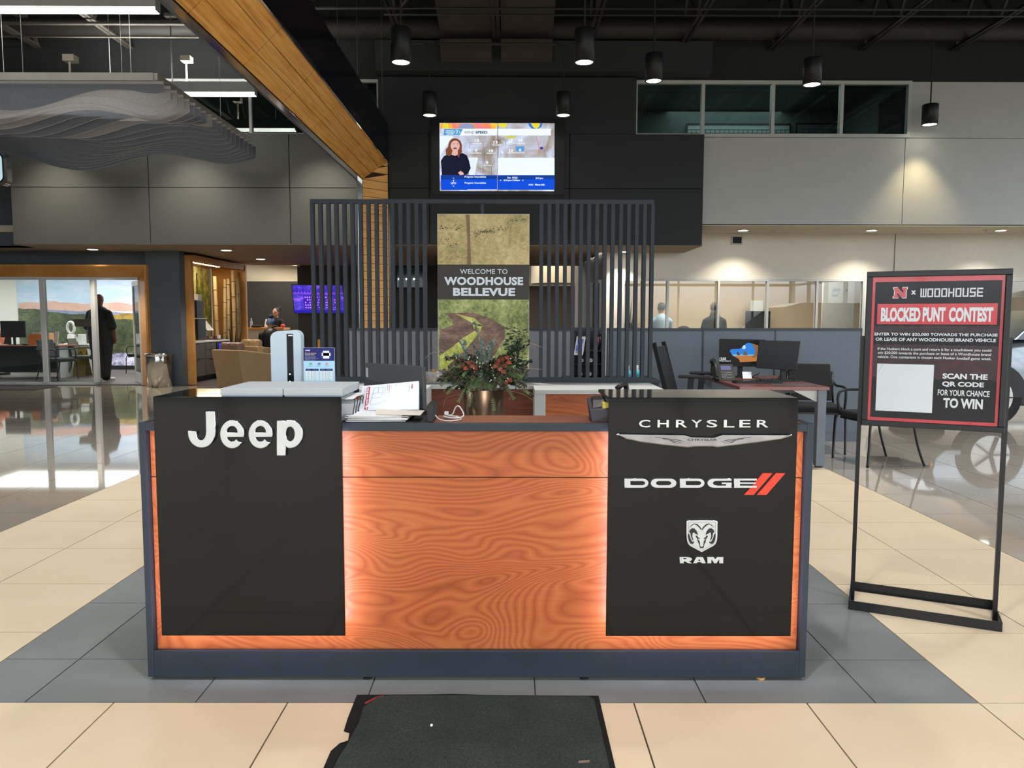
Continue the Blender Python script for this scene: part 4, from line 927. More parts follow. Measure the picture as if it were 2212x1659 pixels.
ptxt('SCAN THE', .575, .655, .91, .692, .04); ptxt('QR CODE', .575, .710, .885, .748, .04); ptxt('FOR YOUR CHANCE', .545, .766, .93, .806, .02); ptxt('TO WIN', .59, .822, .885, .890, .04)
rl = MB()
for a, b_ in (((.13, .575), (.83, .575)), ((.83, .575), (.90, .65)), ((.13, .575), (.07, .66)), ((.86, .58), (.93, .66))):
    a_ = pf(*a); c_ = pf(*b_); p0 = Sg.pt(a_[0], a_[1], .0016); p1 = Sg.pt(c_[0], c_[1], .0016); rl.bar(p0, p1, .004, .0005)
rl.build('print_line', mat('poster_line_red', (150, 40, 52), .4), st)
cov = Sg.rect(u0+fwid-.004, z0+fwid-.004, u1-fwid+.004, z1-fwid+.004, .0045).build('clear_cover', glass_mat('poster_film', (250, 250, 250), .3, .12, .01), st)

# ================================================================ FLOOR MAT
mt = thing('entrance_mat', 'worn charcoal carpet mat with black rubber border lying before the desk', 'mat', (-.11, 1.95, 0))
random.seed(5)
lf = [(-.545, 1.1)]; yy = 1.1
while yy < 2.0: lf.append((-.548+random.uniform(-.004, .004), yy)); yy += .08
lf += [(-.556, 2.02), (-.548, 2.12), (-.557, 2.21), (-.556, 2.30), (-.538, 2.345), (-.515, 2.36), (-.520, 2.41), (-.541, 2.42), (-.545, 2.5), (-.546, 2.662)]
rp_ = lf+[(-.3, 2.664), (-.2, 2.668), (-.1, 2.662), (.318, 2.656), (.318, 1.1)]
MB().prism(rp_[::-1], 'z', .0005, .004).build('rubber_border', mat('black_rubber', (22, 23, 25), .85, spec=.2), mt)
Sm = [(-.528, 1.1), (-.53, 1.5), (-.526, 1.9), (-.528, 2.1), (-.522, 2.25), (-.512, 2.32), (-.506, 2.4), (-.500, 2.46), (-.505, 2.56), (-.468, 2.632), (-.43, 2.646), (0, 2.648), (.28, 2.644), (.298, 2.62), (.302, 1.1)]
m_, t_, b_ = pmat('charcoal_pile', .95, .1)
n1 = nse(t_, xyz(t_), 230, 3, .7); n2 = nse(t_, xyz(t_), 5, 3); r1 = ramp(t_, [(.3, (30, 34, 32)), (.55, (54, 60, 56)), (.75, (82, 88, 82))])
t_.links.new(mth(t_, 'ADD', mth(t_, 'MULTIPLY', n1, .75), mth(t_, 'MULTIPLY', n2, .25)), r1.inputs[0]); t_.links.new(r1.outputs[0], b_.inputs['Base Color'])
bp = N(t_, 'ShaderNodeBump', Strength=1.0, Distance=.004); t_.links.new(n1, bp.inputs['Height']); t_.links.new(bp.outputs[0], b_.inputs['Normal'])
MB().prism(Sm[::-1], 'z', .004, .011).build('pile', m_, mt, .002)
g = MB().tube([(-.505, 2.595, .0045), (-.475, 2.635, .0045), (-.45, 2.65, .0045)], .004, 6).build('red_stitching', mat('red_thread', (130, 36, 34), .8), mt)
g = G(932, 1568, .011); o = MB().ball((g.x, g.y, .0135), .006, 10, 6, (.8, 1.3, .5)).build('paper_crumb', M_paper); tag(o, 'tiny white crumb of paper lying on the charcoal mat', 'crumb')
g = G(1262, 1646, .011); o = MB().hexa([(g.x-.018, g.y-.006, .011), (g.x+.016, g.y-.002, .011), (g.x+.017, g.y+.008, .011), (g.x-.016, g.y+.004, .011)], [(g.x-.018, g.y-.006, .0125), (g.x+.016, g.y-.002, .0125), (g.x+.017, g.y+.008, .0125), (g.x-.016, g.y+.004, .0125)]).build('tape_scrap', mat('dull_pink_tape', (122, 96, 88), .6)); tag(o, 'small dull pink scrap of tape on the lower right of the mat', 'tape')
# ================================================================ PEOPLE
def person(name, label, loc, rz, bones, mats, voxel=.014, balls=(), group=None):
    """bones: (a, b, ra, rb, material index) in local metres, facing -y; one continuous remeshed body"""
    mb = MB()
    for a, b, ra, rb, mi in bones:
        a, b = Vector(a), Vector(b); n = max(2, int((b-a).length/.04)+1)
        mb.tube([a.lerp(b, i/n) for i in range(n+1)], [ra+(rb-ra)*i/n for i in range(n+1)], 14); mb.ball(a, ra, 14, 9); mb.ball(b, rb, 14, 9)
    for c, r, sc, mi in balls: mb.ball(c, r, 18, 12, sc)
    tmp = mb.build('tmp', M_black); md = tmp.modifiers.new('r', 'REMESH'); md.mode = 'VOXEL'; md.voxel_size = voxel; md.use_smooth_shade = True
    sm = tmp.modifiers.new('s', 'SMOOTH'); sm.iterations = 4; sm.factor = .5
    bpy.context.view_layer.update()
    me = bpy.data.meshes.new_from_object(tmp.evaluated_get(bpy.context.evaluated_depsgraph_get())); bpy.data.objects.remove(tmp)
    me.materials.clear()
    for m in mats: me.materials.append(m)
    bb = [(Vector(a), Vector(b), ra, rb, mi) for a, b, ra, rb, mi in bones]
    cc = [(Vector(c), r*min(sc), r, sc, mi) for c, r, sc, mi in balls]
    for p in me.polygons:
        c = p.center; best = 1e9; k = 0
        for a, b, ra, rb, mi in bb:
            ab = b-a; t = max(0, min(1, (c-a).dot(ab)/max(ab.length_squared, 1e-9))); d = (c-a-ab*t).length-(ra+(rb-ra)*t)
            if d < best: best = d; k = mi
        for q, r0, r, sc, mi in cc:
            v = c-q; l = Vector((v.x/sc[0], v.y/sc[1], v.z/sc[2])).length-r
            if l < best: best = l; k = mi
        p.material_index = k; p.use_smooth = True
    me.name = 'body'
    o = thing(name, label, 'person', loc, group, local=True, rz=rz)
    b = bpy.data.objects.new('body', me); COL.objects.link(b); b.parent = o; ORG[b.name] = Vector((0, 0, 0)); return o
def head(x, y, z, skin, tilt=0):        # face parts facing -y
    return [((x, y, z), .098, (.80, .98, 1.12), skin), ((x, y-.095, z-.012), .02, (.7, 1, 1.2), skin), ((x-.078, y, z-.01), .024, (.5, .8, 1.2), skin), ((x+.078, y, z-.01), .024, (.5, .8, 1.2), skin), ((x, y-.055, z-.075), .045, (.9, .8, .6), skin)]
def hand(w, d, skin, side=1):           # palm, four fingers and thumb from wrist w along d
    w = Vector(w); d = Vector(d).normalized(); s = d.cross(Vector((0, 1, 0.01))).normalized()*side; n = s.cross(d)
    B = [(w, w+d*.075, .022, .026, skin)]
    for k, (o, L) in enumerate(((-.027, .062), (-.009, .074), (.009, .070), (.026, .055))):
        a = w+d*.085+s*o; m = a+d*L*.55+n*.004; B += [(a, m, .0095, .009, skin), (m, m+d*L*.42+n*.018, .009, .0075, skin)]
    t0 = w+d*.03-s*.026; B += [(t0, t0+d*.035-s*.022, .012, .010, skin), (t0+d*.035-s*.022, t0+d*.062-s*.024, .010, .008, skin)]
    return B
SK_d = mat('skin_deep_brown', (96, 62, 46), .5); SK_m = mat('skin_tan', (176, 128, 100), .5); SK_l = mat('skin_light', (206, 156, 132), .5)
CL_k = mat('black_cotton', (26, 27, 27), .85, vary=.2, vscale=14); CL_k2 = mat('black_trousers', (20, 20, 22), .85, vary=.2, vscale=14)
SH_w = mat('white_sneaker', (214, 210, 204), .6); HAIR = mat('dark_hair', (28, 22, 20), .6); CL_g = mat('grey_fabric_clothes', (92, 92, 96), .8)

# ================================================================ GLASS OFFICE, LEFT
M_of = wood_streak('maple_veneer', [(.3, (168, 112, 50)), (.5, (196, 138, 68)), (.7, (212, 158, 88))], (1.5, 1.5, 1.5))
Xo = P(316.6, 700, 15.42).x; zo = P(200, 575, 15.42).z; Xi = P(304, 700, 15.64).x; zi = P(200, 598, 15.64).z
po = thing('office_portal', 'splayed maple veneer portal frame around the glass office front', 'portal frame', (Xo, 15.6, 0))
MB().hexa([(-13, 15.42, zo), (Xo, 15.42, zo), (Xo, 15.69, zo), (-13, 15.69, zo)], [(-13, 15.42, zo+.03), (Xo, 15.42, zo+.03), (Xo, 15.69, zo+.03), (-13, 15.69, zo+.03)]).build('top_board', M_of, po)
MB().hexa([(-13, 15.64, zi), (Xi, 15.64, zi), (Xi, 15.69, zi), (-13, 15.69, zi)], [(-13, 15.42, zo), (Xo, 15.42, zo), (Xo, 15.69, zo), (-13, 15.69, zo)]).build('header_board', M_of, po)
MB().hexa([(Xi, 15.64, 0), (Xo, 15.42, 0), (Xo, 15.69, 0), (Xi, 15.69, 0)], [(Xi, 15.64, zi), (Xo, 15.42, zo), (Xo, 15.69, zo), (Xi, 15.69, zi)]).build('jamb_board', M_of, po)
Bx(Xo, Xo+.035, 15.4, 15.69, 0, zo+.03).build('side_board', M_of, po)
xm = [P(x, 700, 15.7).x for x in (-120, 96, 205, 303)]
wf = struct('window_6', MB().box(-13, xm[2], 15.66, 15.74, 0, .05).box(-13, xm[3], 15.66, 15.74, P(200, 604.5, 15.66).z, zi), M_alu)
zt = P(200, 604.5, 15.66).z
for x in xm[:3]: Bx(x-.045, x+.045, 15.65, 15.75, .05, zt).build('mullion', M_alu, wf)
Bx(xm[3]-.0, xm[3]+.05, 15.65, 15.75, 0, zt).build('mullion', M_alu, wf)
for a, b in zip(xm[:2], xm[1:3]): Bx(a+.045, b-.045, 15.70, 15.706, .05, zt).build('pane', M_glass, wf)
dr = struct('door_1', MB(), M_alu) if 0 else thing('door_1', 'glass office door in aluminium frame standing ajar', 'door', (xm[3], 15.76, 0), local=True, rz=radians(125)); dr['kind'] = 'structure'
for a in ((0, .88, .01, .22), (0, .88, 2.02, 2.12), (0, .09, .22, 2.02), (.79, .88, .22, 2.02)): Bx(a[0], a[1], -.02, .02, a[2], a[3]).build('door_frame', M_alu, dr)
Bx(.09, .79, -.003, .003, .22, 2.02).build('pane', M_glass, dr)
MB().bar((.76, -.05, 1.05), (.90, -.05, 1.05), .02).build('handle', M_alu, dr)
M_carp = wood_streak('striped_carpet', [(.3, (56, 52, 50)), (.6, (92, 86, 82))], (1.2, 60, 1))
struct('floor', Bx(-14, -7.3, 15.76, 20.5, -.004, .004), M_carp)
struct('ceiling', Bx(-14, -7.35, 15.78, 20.5, 2.68, 2.72), M_creamp)
wo_ = struct('wall_office', Bx(-14.1, -7.3, 20.42, 20.5, 0, 2.7), mat('off_white_wall', (226, 224, 214), .7, vary=.01))
struct('wall_office', Bx(-7.5, -7.35, 15.86, 20.4, 0, 2.7), M_white)
struct('baseboard_office', Bx(-14, -7.6, 20.38, 20.4, .0, .1), M_black)
lamp('AREA', 'office_ceiling_panel', (-10.2, 18.6, 2.62), 220, (1, .98, .95), size=5, shape='RECTANGLE', size_y=2.4)
YM = 20.40; mr_ = thing('landscape_mural', 'printed wall mural of blue sky, hills and forest inside the glass office', 'mural', (-11, YM, .1))
Smu = Surf((0, YM, 0), (1, 0, 0)); mx0 = P(39, 700, YM).x; mx1 = -7.6
def zy(y, x=150): return P(x, y, YM).z
Bx(mx0, mx1, YM, YM+.012, .11, 2.66).build('backing', M_white, mr_)
def mrect(name, ya, yb, m, h): return Smu.rect(mx0, zy(yb), mx1, zy(ya) if ya > 560 else 2.655, h).build(name, m, mr_)
mrect('print_sky', 500, 664, foliage_print('sky_print', [(.35, (150, 188, 222)), (.5, (186, 206, 228)), (.65, (222, 230, 236))], 1.1, (1, 1, 2.5)), .001)
def mridge(name, top, bot, m, h, amp, seed, hs=0):
    random.seed(seed); n = 70; pts = []
    for i in range(n+1):
        px = 39+(330-39)*i/n; y = top+hs*i/n+amp*(sin(i*.21+seed)+.5*sin(i*.53+seed*2)+random.uniform(-.3, .3)); c = P(px, y, YM); pts.append((c.x, c.z))
    zb = zy(bot); Smu.poly([(pts[0][0], zb), (min(pts[-1][0], mx1), zb)]+pts[::-1], h).build(name, m, mr_)
mridge('print_hills', 652, 672, foliage_print('pink_hill_print', [(.4, (196, 150, 140)), (.55, (214, 176, 160)), (.65, (150, 150, 180))], 9, (1, 1, 2)), .0015, 1.8, 1, 4)
mridge('print_plain', 667, 690, foliage_print('blue_plain_print', [(.4, (94, 112, 156)), (.55, (140, 150, 176)), (.65, (196, 176, 150))], 12, (1, 1, 3)), .002, .8, 2, 10)
mridge('print_gold_trees', 690, 712, foliage_print('gold_tree_print', [(.38, (96, 88, 48)), (.5, (160, 134, 66)), (.65, (206, 178, 104))], 26, (1, 1, .5)), .0025, 1.5, 6, -14)
mridge('print_forest', 666, 780, foliage_print('forest_print', [(.38, (34, 42, 30)), (.5, (70, 80, 54)), (.62, (112, 122, 80))], 16), .003, 1.6, 3, 28)
random.seed(4); c = [P(x, y, YM) for x, y in ((196, 800), (196, 776), (225, 768), (262, 762), (300, 764), (330, 768), (330, 800))]
Smu.poly([(v.x, max(v.z, .112)) for v in c][::-1], .004).build('print_rocks', foliage_print('snow_rock_print', [(.38, (52, 52, 80)), (.5, (140, 140, 176)), (.6, (226, 226, 240))], 14), mr_)
g = [G(0, 836), G(125, 835), G(75, 843), G(0, 844)]
o = MB().prism([(-13.5, g[1].y), (-13.5, g[2].y), (g[2].x, g[2].y), (g[1].x, g[1].y)], 'z', .001, .012).build('door_mat', mat('dark_brown_mat', (52, 46, 44), .9)); tag(o, 'flat dark brown door mat before the glass office', 'mat')

def guest_chair(name, label, loc, rz, group, col=None):
    c = thing(name, label, 'chair', loc, group, local=True, rz=rz); m = col or mat('black_chair_fabric', (24, 25, 27), .85)
    MB().box(-.24, .24, -.24, .22, .42, .485).build('seat', m, c, .02)
    MB().hexa([(-.22, .20, .50), (.22, .20, .50), (.22, .235, .50), (-.22, .235, .50)], [(-.21, .30, .88), (.21, .30, .88), (.21, .33, .88), (-.21, .33, .88)]).build('backrest', m, c, .012)
    for s in (-1, 1):
        MB().tube(spline([(s*.26, .18, .44), (s*.26, .24, .20), (s*.27, .31, .008)], 5), .012, 8).build('leg', M_blackmetal, c)
        MB().tube(spline([(s*.26, -.20, .46), (s*.265, -.25, .40), (s*.27, -.26, .20), (s*.27, -.27, .008)], 5), .012, 8).build('leg', M_blackmetal, c)
        MB().tube(spline([(s*.26, -.22, .45), (s*.265, -.24, .60), (s*.265, -.16, .67), (s*.262, .22, .66), (s*.24, .27, .70)], 5), .013, 8).build('armrest', M_black, c)
        MB().tube([(s*.235, .20, .42), (s*.225, .28, .80)], .012, 8).build('upright', M_blackmetal, c)
    MB().box(-.25, .25, -.22, -.2, .40, .42).box(-.25, .25, .18, .2, .40, .42).build('seat_rail', M_blackmetal, c)
    return c
g = G(105, 824); guest_chair('guest_chair', 'grey and black guest chair behind the middle glass pane of the office, nearest the desk', (g.x, g.y+.35, 0.004), radians(75), 'office guest chairs', mat('grey_mesh', (70, 76, 78), .8))
g = G(172, 815); guest_chair('guest_chair', 'olive grey guest chair beside the standing man in the glass office', (g.x, g.y+.3, 0.004), radians(95), 'office guest chairs', mat('olive_mesh', (92, 90, 78), .8))
g = G(295, 807); guest_chair('guest_chair', 'dark guest chair at the mural, seen past the open glass door', (g.x+.1, g.y+.1, 0.004), radians(-90), 'office guest chairs')
# office desk and things on it
dk_ = thing('office_desk', 'cherry topped desk inside the glass office', 'desk', (-11.6, 17.6, .004)); M_ch = mat('cherry_top', (150, 84, 62), .4)
xr = P(137, 745, 17.4).x
Bx(-13.6, xr, 17.2, 17.95, .715, .745).build('desk_top', M_ch, dk_, .005)
Bx(-13.5, xr-.25, 17.8, 17.82, .1, .715).build('modesty_panel', M_dark, dk_)
for x in (-13.4, xr-.12): Bx(x, x+.05, 17.35, 17.85, .005, .715).build('leg', M_alu, dk_)
a = P(1, 695, 17.5); b = P(56, 727, 17.5)
mo = thing('office_monitor', 'black monitor seen from behind on the office desk', 'monitor', ((a.x+b.x)/2, 17.5, .745))
Bx(a.x, b.x, 17.48, 17.52, b.z-.02, a.z+.02).build('screen_back', M_black, mo, .006); MB().bar(((a.x+b.x)/2, 17.53, .75), ((a.x+b.x)/2, 17.53, b.z+.1), .05, .03).box((a.x+b.x)/2-.12, (a.x+b.x)/2+.12, 17.46, 17.6, .745, .757).build('stand', M_black, mo)
a = P(62, 722, 17.55); b = P(91, 744, 17.55)
o = thing('file_sorter', 'orange desktop file sorter holding folders on the office desk', 'file sorter', ((a.x+b.x)/2, 17.6, .745)); M_or = mat('orange_plastic', (214, 124, 40), .5)
w_ = b.x-a.x
for k in range(4): MB().hexa([(a.x, 17.5+k*.07, .745), (b.x, 17.5+k*.07, .745), (b.x, 17.52+k*.07, .745), (a.x, 17.52+k*.07, .745)], [(a.x, 17.55+k*.07, a.z+.0), (b.x, 17.55+k*.07, a.z), (b.x, 17.56+k*.07, a.z), (a.x, 17.56+k*.07, a.z)]).build('divider', M_or, o)
Bx(a.x, b.x, 17.48, 17.78, .745, .752).build('tray', M_or, o); Bx(a.x+.05, b.x-.04, 17.585, 17.59, .76, a.z+.05).build('folder', M_paper, o)
a = P(95, 719, 17.6); b = P(110, 744, 17.6)
o = thing('folder_stack', 'upright peach folders beside the orange sorter', 'folders', ((a.x+b.x)/2, 17.6, .745))
for k in range(5): Bx(a.x+.03*k, a.x+.03*k+.012, 17.5, 17.75, .745, a.z-.01*(k % 2)).build('folder', mat('peach_folder', (214, 160, 112), .7), o)
a = P(117, 716, 17.6); b = P(127, 744, 17.6)
o = thing('brochure_holder', 'white brochure holder standing on the right end of the office desk', 'brochure holder', (a.x, 17.6, .745)); MB().hexa([(a.x, 17.55, .745), (b.x, 17.55, .745), (b.x, 17.57, .745), (a.x, 17.57, .745)], [(a.x, 17.62, a.z), (b.x, 17.62, a.z), (b.x, 17.63, a.z), (a.x, 17.63, a.z)]).build('back', M_white, o); MB().box(a.x, b.x, 17.52, 17.6, .745, .80).build('pocket', M_white, o)
a = P(57, 741, 17.35); o = MB().ball((a.x, 17.3, .765), .09, 14, 6, (1, .6, .22)).build('desk_phone', M_black); tag(o, 'low dark phone lying on the office desk', 'phone')
# cabinet, fan, dispenser, floor sign
g0 = P(139, 805, 18.9).x; g1 = P(166, 805, 18.9).x
cb = thing('grey_cabinet', 'pale grey low cabinet under the bladeless fan in the office', 'cabinet', ((g0+g1)/2, 19, .004)); Bx(g0-.1, g1+.35, 18.8, 19.3, .004, .70).build('body', M_alu, cb); Bx(g0-.12, g1+.37, 18.78, 19.32, .70, .72).build('top', M_white, cb); Bx(g0-.05, g1+.3, 18.79, 18.8, .06, .66).build('door', M_lgrey, cb)
a = P(155, 748, 19.0)
fn = thing('bladeless_fan', 'tall white bladeless fan with oval loop on the grey cabinet', 'fan', (a.x, 19.0, .72)); zt_ = P(155, 694, 19).z
MB().lathe([(.16, 0), (.16, .015), (.09, .03), (.085, .22), (.07, .24), (0, .24)], (a.x, 19, .72), 24).build('base', M_white, fn)
h_ = zt_-.96; lp = [(a.x+.085*cos(t), 19, .96+h_/2+(h_/2-.02)*sin(t)) for t in [2*pi*i/28 for i in range(28)]]
MB().tube(lp, .034, 8, closed=True).build('loop', M_white, fn)
a = P(167, 722, 19.1); b = P(183, 747, 19.1); o = thing('dispenser_box', 'small white paper dispenser box beside the bladeless fan', 'dispenser', ((a.x+b.x)/2, 19.1, .72)); Bx(a.x, b.x, 19.0, 19.2, .72, a.z).build('case', M_white, o, .01); Bx(a.x+.04, a.x+.06, 18.995, 19.0, .9, .96).build('slot', M_black, o)
g = G(178, 812); o = thing('floor_sign', 'dull yellow folding caution floor sign beside the grey cabinet', 'floor sign', (g.x, g.y, .004)); M_yel = mat('dull_yellow', (150, 122, 30), .5)
for s in (-1, 1): MB().hexa([(g.x-.15, g.y+s*.16, .004), (g.x+.15, g.y+s*.16, .004), (g.x+.15, g.y+s*.16+.01, .004), (g.x-.15, g.y+s*.16+.01, .004)], [(g.x-.11, g.y+s*.01, .66), (g.x+.11, g.y+s*.01, .66), (g.x+.11, g.y+s*.01+.01, .66), (g.x-.11, g.y+s*.01+.01, .66)]).build('leaf_panel', M_yel, o)
tb_ = [Vector((g.x-.07, g.y-.055, .46)), Vector((g.x+.07, g.y-.055, .46)), Vector((g.x, g.y-.035, .58))]; MB().bar(tb_[0], tb_[1], .012).bar(tb_[1], tb_[2], .012).bar(tb_[2], tb_[0], .012).build('triangle_mark', M_black, o)
# standing man with his back to us
g = G(222, 823); h = 1.86
ft = .045
mb_ = [((-.07, 0, 1.0), (-.07, .01, 1.24), .20, .205, 0), ((.07, 0, 1.0), (.07, .01, 1.24), .20, .205, 0), ((-.06, .01, 1.24), (-.05, .02, 1.44), .20, .16, 0), ((.06, .01, 1.24), (.05, .02, 1.44), .20, .16, 0), ((-.19, .02, 1.45), (.19, .02, 1.45), .09, .09, 0), ((0, .02, 1.5), (0, -.0, 1.64), .068, .062, 2),
       ((-.23, .02, 1.44), (-.31, .0, 1.18), .085, .085, 0), ((-.31, .0, 1.18), (-.29, -.07, .95), .055, .038, 2),
       ((.23, .02, 1.44), (.31, .03, 1.17), .085, .085, 0), ((.31, .03, 1.17), (.34, -.2, 1.04), .055, .038, 2),
       ((-.12, 0, .95), (-.14, .02, .52), .16, .115, 1), ((-.14, .02, .52), (-.18, .10, .11), .115, .09, 1), ((.12, 0, .95), (.13, -.02, .52), .16, .115, 1), ((.13, -.02, .52), (.13, .0, .11), .115, .09, 1),
       ((-.17, .10, .05), (-.22, -.08, .045), .045, .04, 3), ((.12, .02, .05), (.13, -.17, .045), .045, .04, 3)]
mb_ += hand((-.29, -.07, .95), (.1, -.2, -1), 2)+hand((.34, -.2, 1.04), (.3, -.9, .2), 2, -1)
mn = person('standing_man', 'person in black polo and white sneakers standing with back turned in the glass office', (g.x, g.y, .004), radians(165), mb_, [CL_k, CL_k2, SK_d, SH_w], balls=head(0, 0, 1.745, 2)+[((0, .0, 1.78), .088, (.86, 1.0, .95), 2)])
a = P(160, 689, g.y-.28); b = P(199, 706, g.y-.28)
o = MB().hexa([(a.x+.03, g.y-.32, b.z), (b.x-.02, g.y-.32, b.z), (b.x-.02, g.y-.12, b.z), (a.x+.03, g.y-.12, b.z)], [(a.x, g.y-.32, a.z), (b.x-.02, g.y-.32, a.z), (b.x-.02, g.y-.12, a.z), (a.x, g.y-.12, a.z)]).build('taupe_box', mat('taupe_card', (112, 100, 84), .8), bevel=.01); tag(o, 'taupe box held under the left arm of the standing man', 'box')
# seated person cut off at the left edge
g = P(-8, 700, 18.4)
sb = [((0, 0, .52), (0, .02, .95), .15, .16, 0), ((-.14, .02, .97), (.14, .02, .97), .07, .07, 0), ((0, .02, 1.02), (0, 0, 1.12), .055, .05, 2), ((-.09, 0, .52), (-.1, -.42, .5), .085, .065, 1), ((-.1, -.42, .5), (-.1, -.46, .1), .06, .045, 1), ((.09, 0, .52), (.12, -.42, .5), .085, .065, 1), ((.12, -.42, .5), (.22, -.62, .1), .06, .045, 1),
      ((-.1, -.44, .045), (-.1, -.62, .04), .045, .038, 3), ((.22, -.6, .045), (.26, -.78, .04), .045, .038, 3), ((-.19, .02, .95), (-.22, -.12, .72), .055, .045, 0), ((-.22, -.12, .72), (-.1, -.34, .74), .04, .03, 2), ((.19, .02, .95), (.22, -.12, .72), .055, .045, 0), ((.22, -.12, .72), (.1, -.34, .74), .04, .03, 2)]+hand((-.1, -.34, .76), (.3, -1, 0), 2)+hand((.1, -.34, .76), (-.3, -1, 0), 2)
person('seated_worker', 'person seated behind the office desk, cut by the left picture edge', (g.x-.02, 18.35, .004), 0, sb, [mat('rust_shirt', (170, 96, 70), .8), CL_g, SK_l, mat('grey_sneaker', (120, 122, 120), .7)], balls=head(0, 0, 1.23, 2))
o = thing('desk_stool', 'dark office chair under the seated worker at the left edge', 'chair', (g.x-.02, 18.4, .004)); Bx(g.x-.25, g.x+.21, 18.2, 18.62, .36, .42).build('seat', M_black, o, .02); MB().cyl((g.x-.02, 18.4), .03, .06, .36).build('column', M_blackmetal, o); MB().cyl((g.x-.02, 18.4), .25, .004, .06).build('base', M_blackmetal, o); Bx(g.x-.22, g.x+.18, 18.62, 18.66, .55, 1.05).build('backrest', M_black, o, .02); Bx(g.x-.04, g.x, 18.6, 18.64, .4, .6).build('upright', M_black, o)
# bin
g = G(348, 835); g.y -= .06; bn = thing('waste_bin', 'tall polished stainless steel waste bin beside the slate wall', 'bin', (g.x, g.y, 0)); zt_ = P(348, 763, g.y).z
M_ss = mat('stainless_steel', (196, 196, 196), .12, 1.0, vary=.05)
MB().lathe([(0, 0), (.235, 0), (.235, zt_-.05)], (g.x, g.y, 0), 36).build('body', M_ss, bn); MB().lathe([(.235, zt_-.055), (.255, zt_-.05), (.258, zt_-.005), (.24, zt_), (.17, zt_-.01), (.165, zt_-.06)], (g.x, g.y, 0), 36).build('rim', M_chrome, bn); MB().cyl((g.x, g.y), .166, zt_-.07, zt_-.06, 30).build('liner', M_black, bn)

# ================================================================ BEVERAGE NOOK
nk = thing('nook_portal', 'maple lined beverage nook portal with lit ceiling slot', 'portal frame', (-6.6, 17, 0))
M_mp = M_of
Bx(-6.62, -6.45, 15.75, 15.86, 0, 2.62).build('jamb_board', M_mp, nk)
MB().box(-6.62, -6.45, 15.86, 18.9, 2.52, 2.64).build('header_board', M_mp, nk)
Bx(-7.25, -6.43, 18.9, 19.0, 0, 2.64).build('end_panel', M_mp, nk)
Bx(-7.3, -6.62, 15.76, 18.9, 2.56, 2.6).build('ceiling_board', M_mp, nk)
Bx(-6.85, -6.78, 15.95, 18.2, 2.545, 2.56).build('light_slot', mat('warm_slot', (255, 240, 210), .5, emit=(255, 236, 200), estr=40), nk)
struct('wall_nook', Bx(-7.4, -7.3, 15.75, 19, 0, 2.69), M_slate)
mu = foliage_print('willow_print', [(.36, (40, 58, 24)), (.45, (128, 140, 60)), (.52, (214, 206, 120)), (.6, (250, 246, 214))], 8, (1, 1.3, .8))
o = MB().box(-7.3, -7.285, 15.9, 18.88, .9, 2.55).build('willow_mural', mu); tag(o, 'backlit looking green willow and tree trunk mural inside the nook', 'mural')
b = MB().box(-7.285, -7.281, 17.62, 17.86, .9, 2.55).box(-7.285, -7.281, 18.05, 18.12, .9, 2.4).build('print_trunk', mat('trunk_dark', (66, 44, 26), .6), o)
tip = random.Random(2)
M_bam = mat('bamboo_pole', (206, 182, 138), .55, vary=.12, vscale=5); M_bamd = mat('dark_bamboo_pole', (128, 112, 80), .6, vary=.25, vscale=9); M_node = mat('bamboo_node', (130, 100, 62), .6)
for k, (xt, yt, xb, r, m, lab) in enumerate([(463.5, 597, 472, .045, M_bam, 'leftmost bamboo pole, leaning before the willow mural'), (486, 603, 484, .04, M_bam, 'second bamboo pole, upright against the maple panel'), (493, 602, 494, .04, M_bam, 'third bamboo pole, close right of the second'), (503, 584, 507, .046, M_bam, 'tallest bamboo pole, fourth from the left'), (513, 603, 517, .048, M_bamd, 'dark knobbly bamboo pole, rightmost of the five')]):
    Y = 18.5+.05*k if k else 18.3; t0 = P(xt, yt, Y); b0 = P(xb, 760, Y); b0.z = .02
    o = thing('bamboo_pole', lab, 'bamboo pole', (b0.x, Y, 0.0), 'bamboo poles in the nook')
    MB().tube([b0, t0], [r, r*.92], 14).build('culm', m, o); L = (t0-b0).length; s_ = .2+.07*k
    while s_ < L-.1: p0 = b0.lerp(t0, s_/L); MB().tube([p0-Vector((0, 0, .008)), p0+Vector((0, 0, .008))], r*1.06, 14).build('node_ring', M_node, o); s_ += .36
cabn = thing('beverage_cabinet', 'taupe grey base cabinet with pale worktop in the nook', 'cabinet', (-6.9, 16.9, 0)); M_tau = mat('taupe_laminate', (88, 84, 78), .5)
CX = -6.66
Bx(-7.27, CX, 16.0, 17.48, .1, .83).build('body', M_tau, cabn); Bx(-7.2, CX-.05, 16.0, 17.48, 0, .1).build('kick', M_black, cabn)
for y0, y1, zr in ((16.05, 16.84, ((.12, .48), (.49, .82))), (16.86, 17.46, ((.12, .46), (.47, .66), (.67, .82)))):
    for z0, z1 in zr:
        d_ = Bx(CX, CX+.018, y0, y1, z0, z1).build('drawer', M_tau, cabn, .002); Bx(CX+.018, CX+.022, (y0+y1)/2-.07, (y0+y1)/2+.07, z1-.02, z1-.004).build('handle', M_black, d_)
Bx(-7.28, CX+.03, 15.98, 18.26, .83, .865).build('worktop', M_white, cabn, .003)
fg = thing('drinks_fridge', 'narrow steel framed drinks fridge glowing blue beside the nook cabinet', 'fridge', (-6.9, 17.6, 0))
Bx(-7.2, CX-.0, 17.52, 18.2, .02, .82).build('body', M_black, fg); Bx(CX, CX+.02, 17.52, 17.58, .02, .82).build('door_frame', M_ss, fg); Bx(CX, CX+.02, 18.14, 18.2, .02, .82).build('door_frame', M_ss, fg); Bx(CX, CX+.02, 17.58, 18.14, .02, .16).build('kick_plate', M_ss, fg)
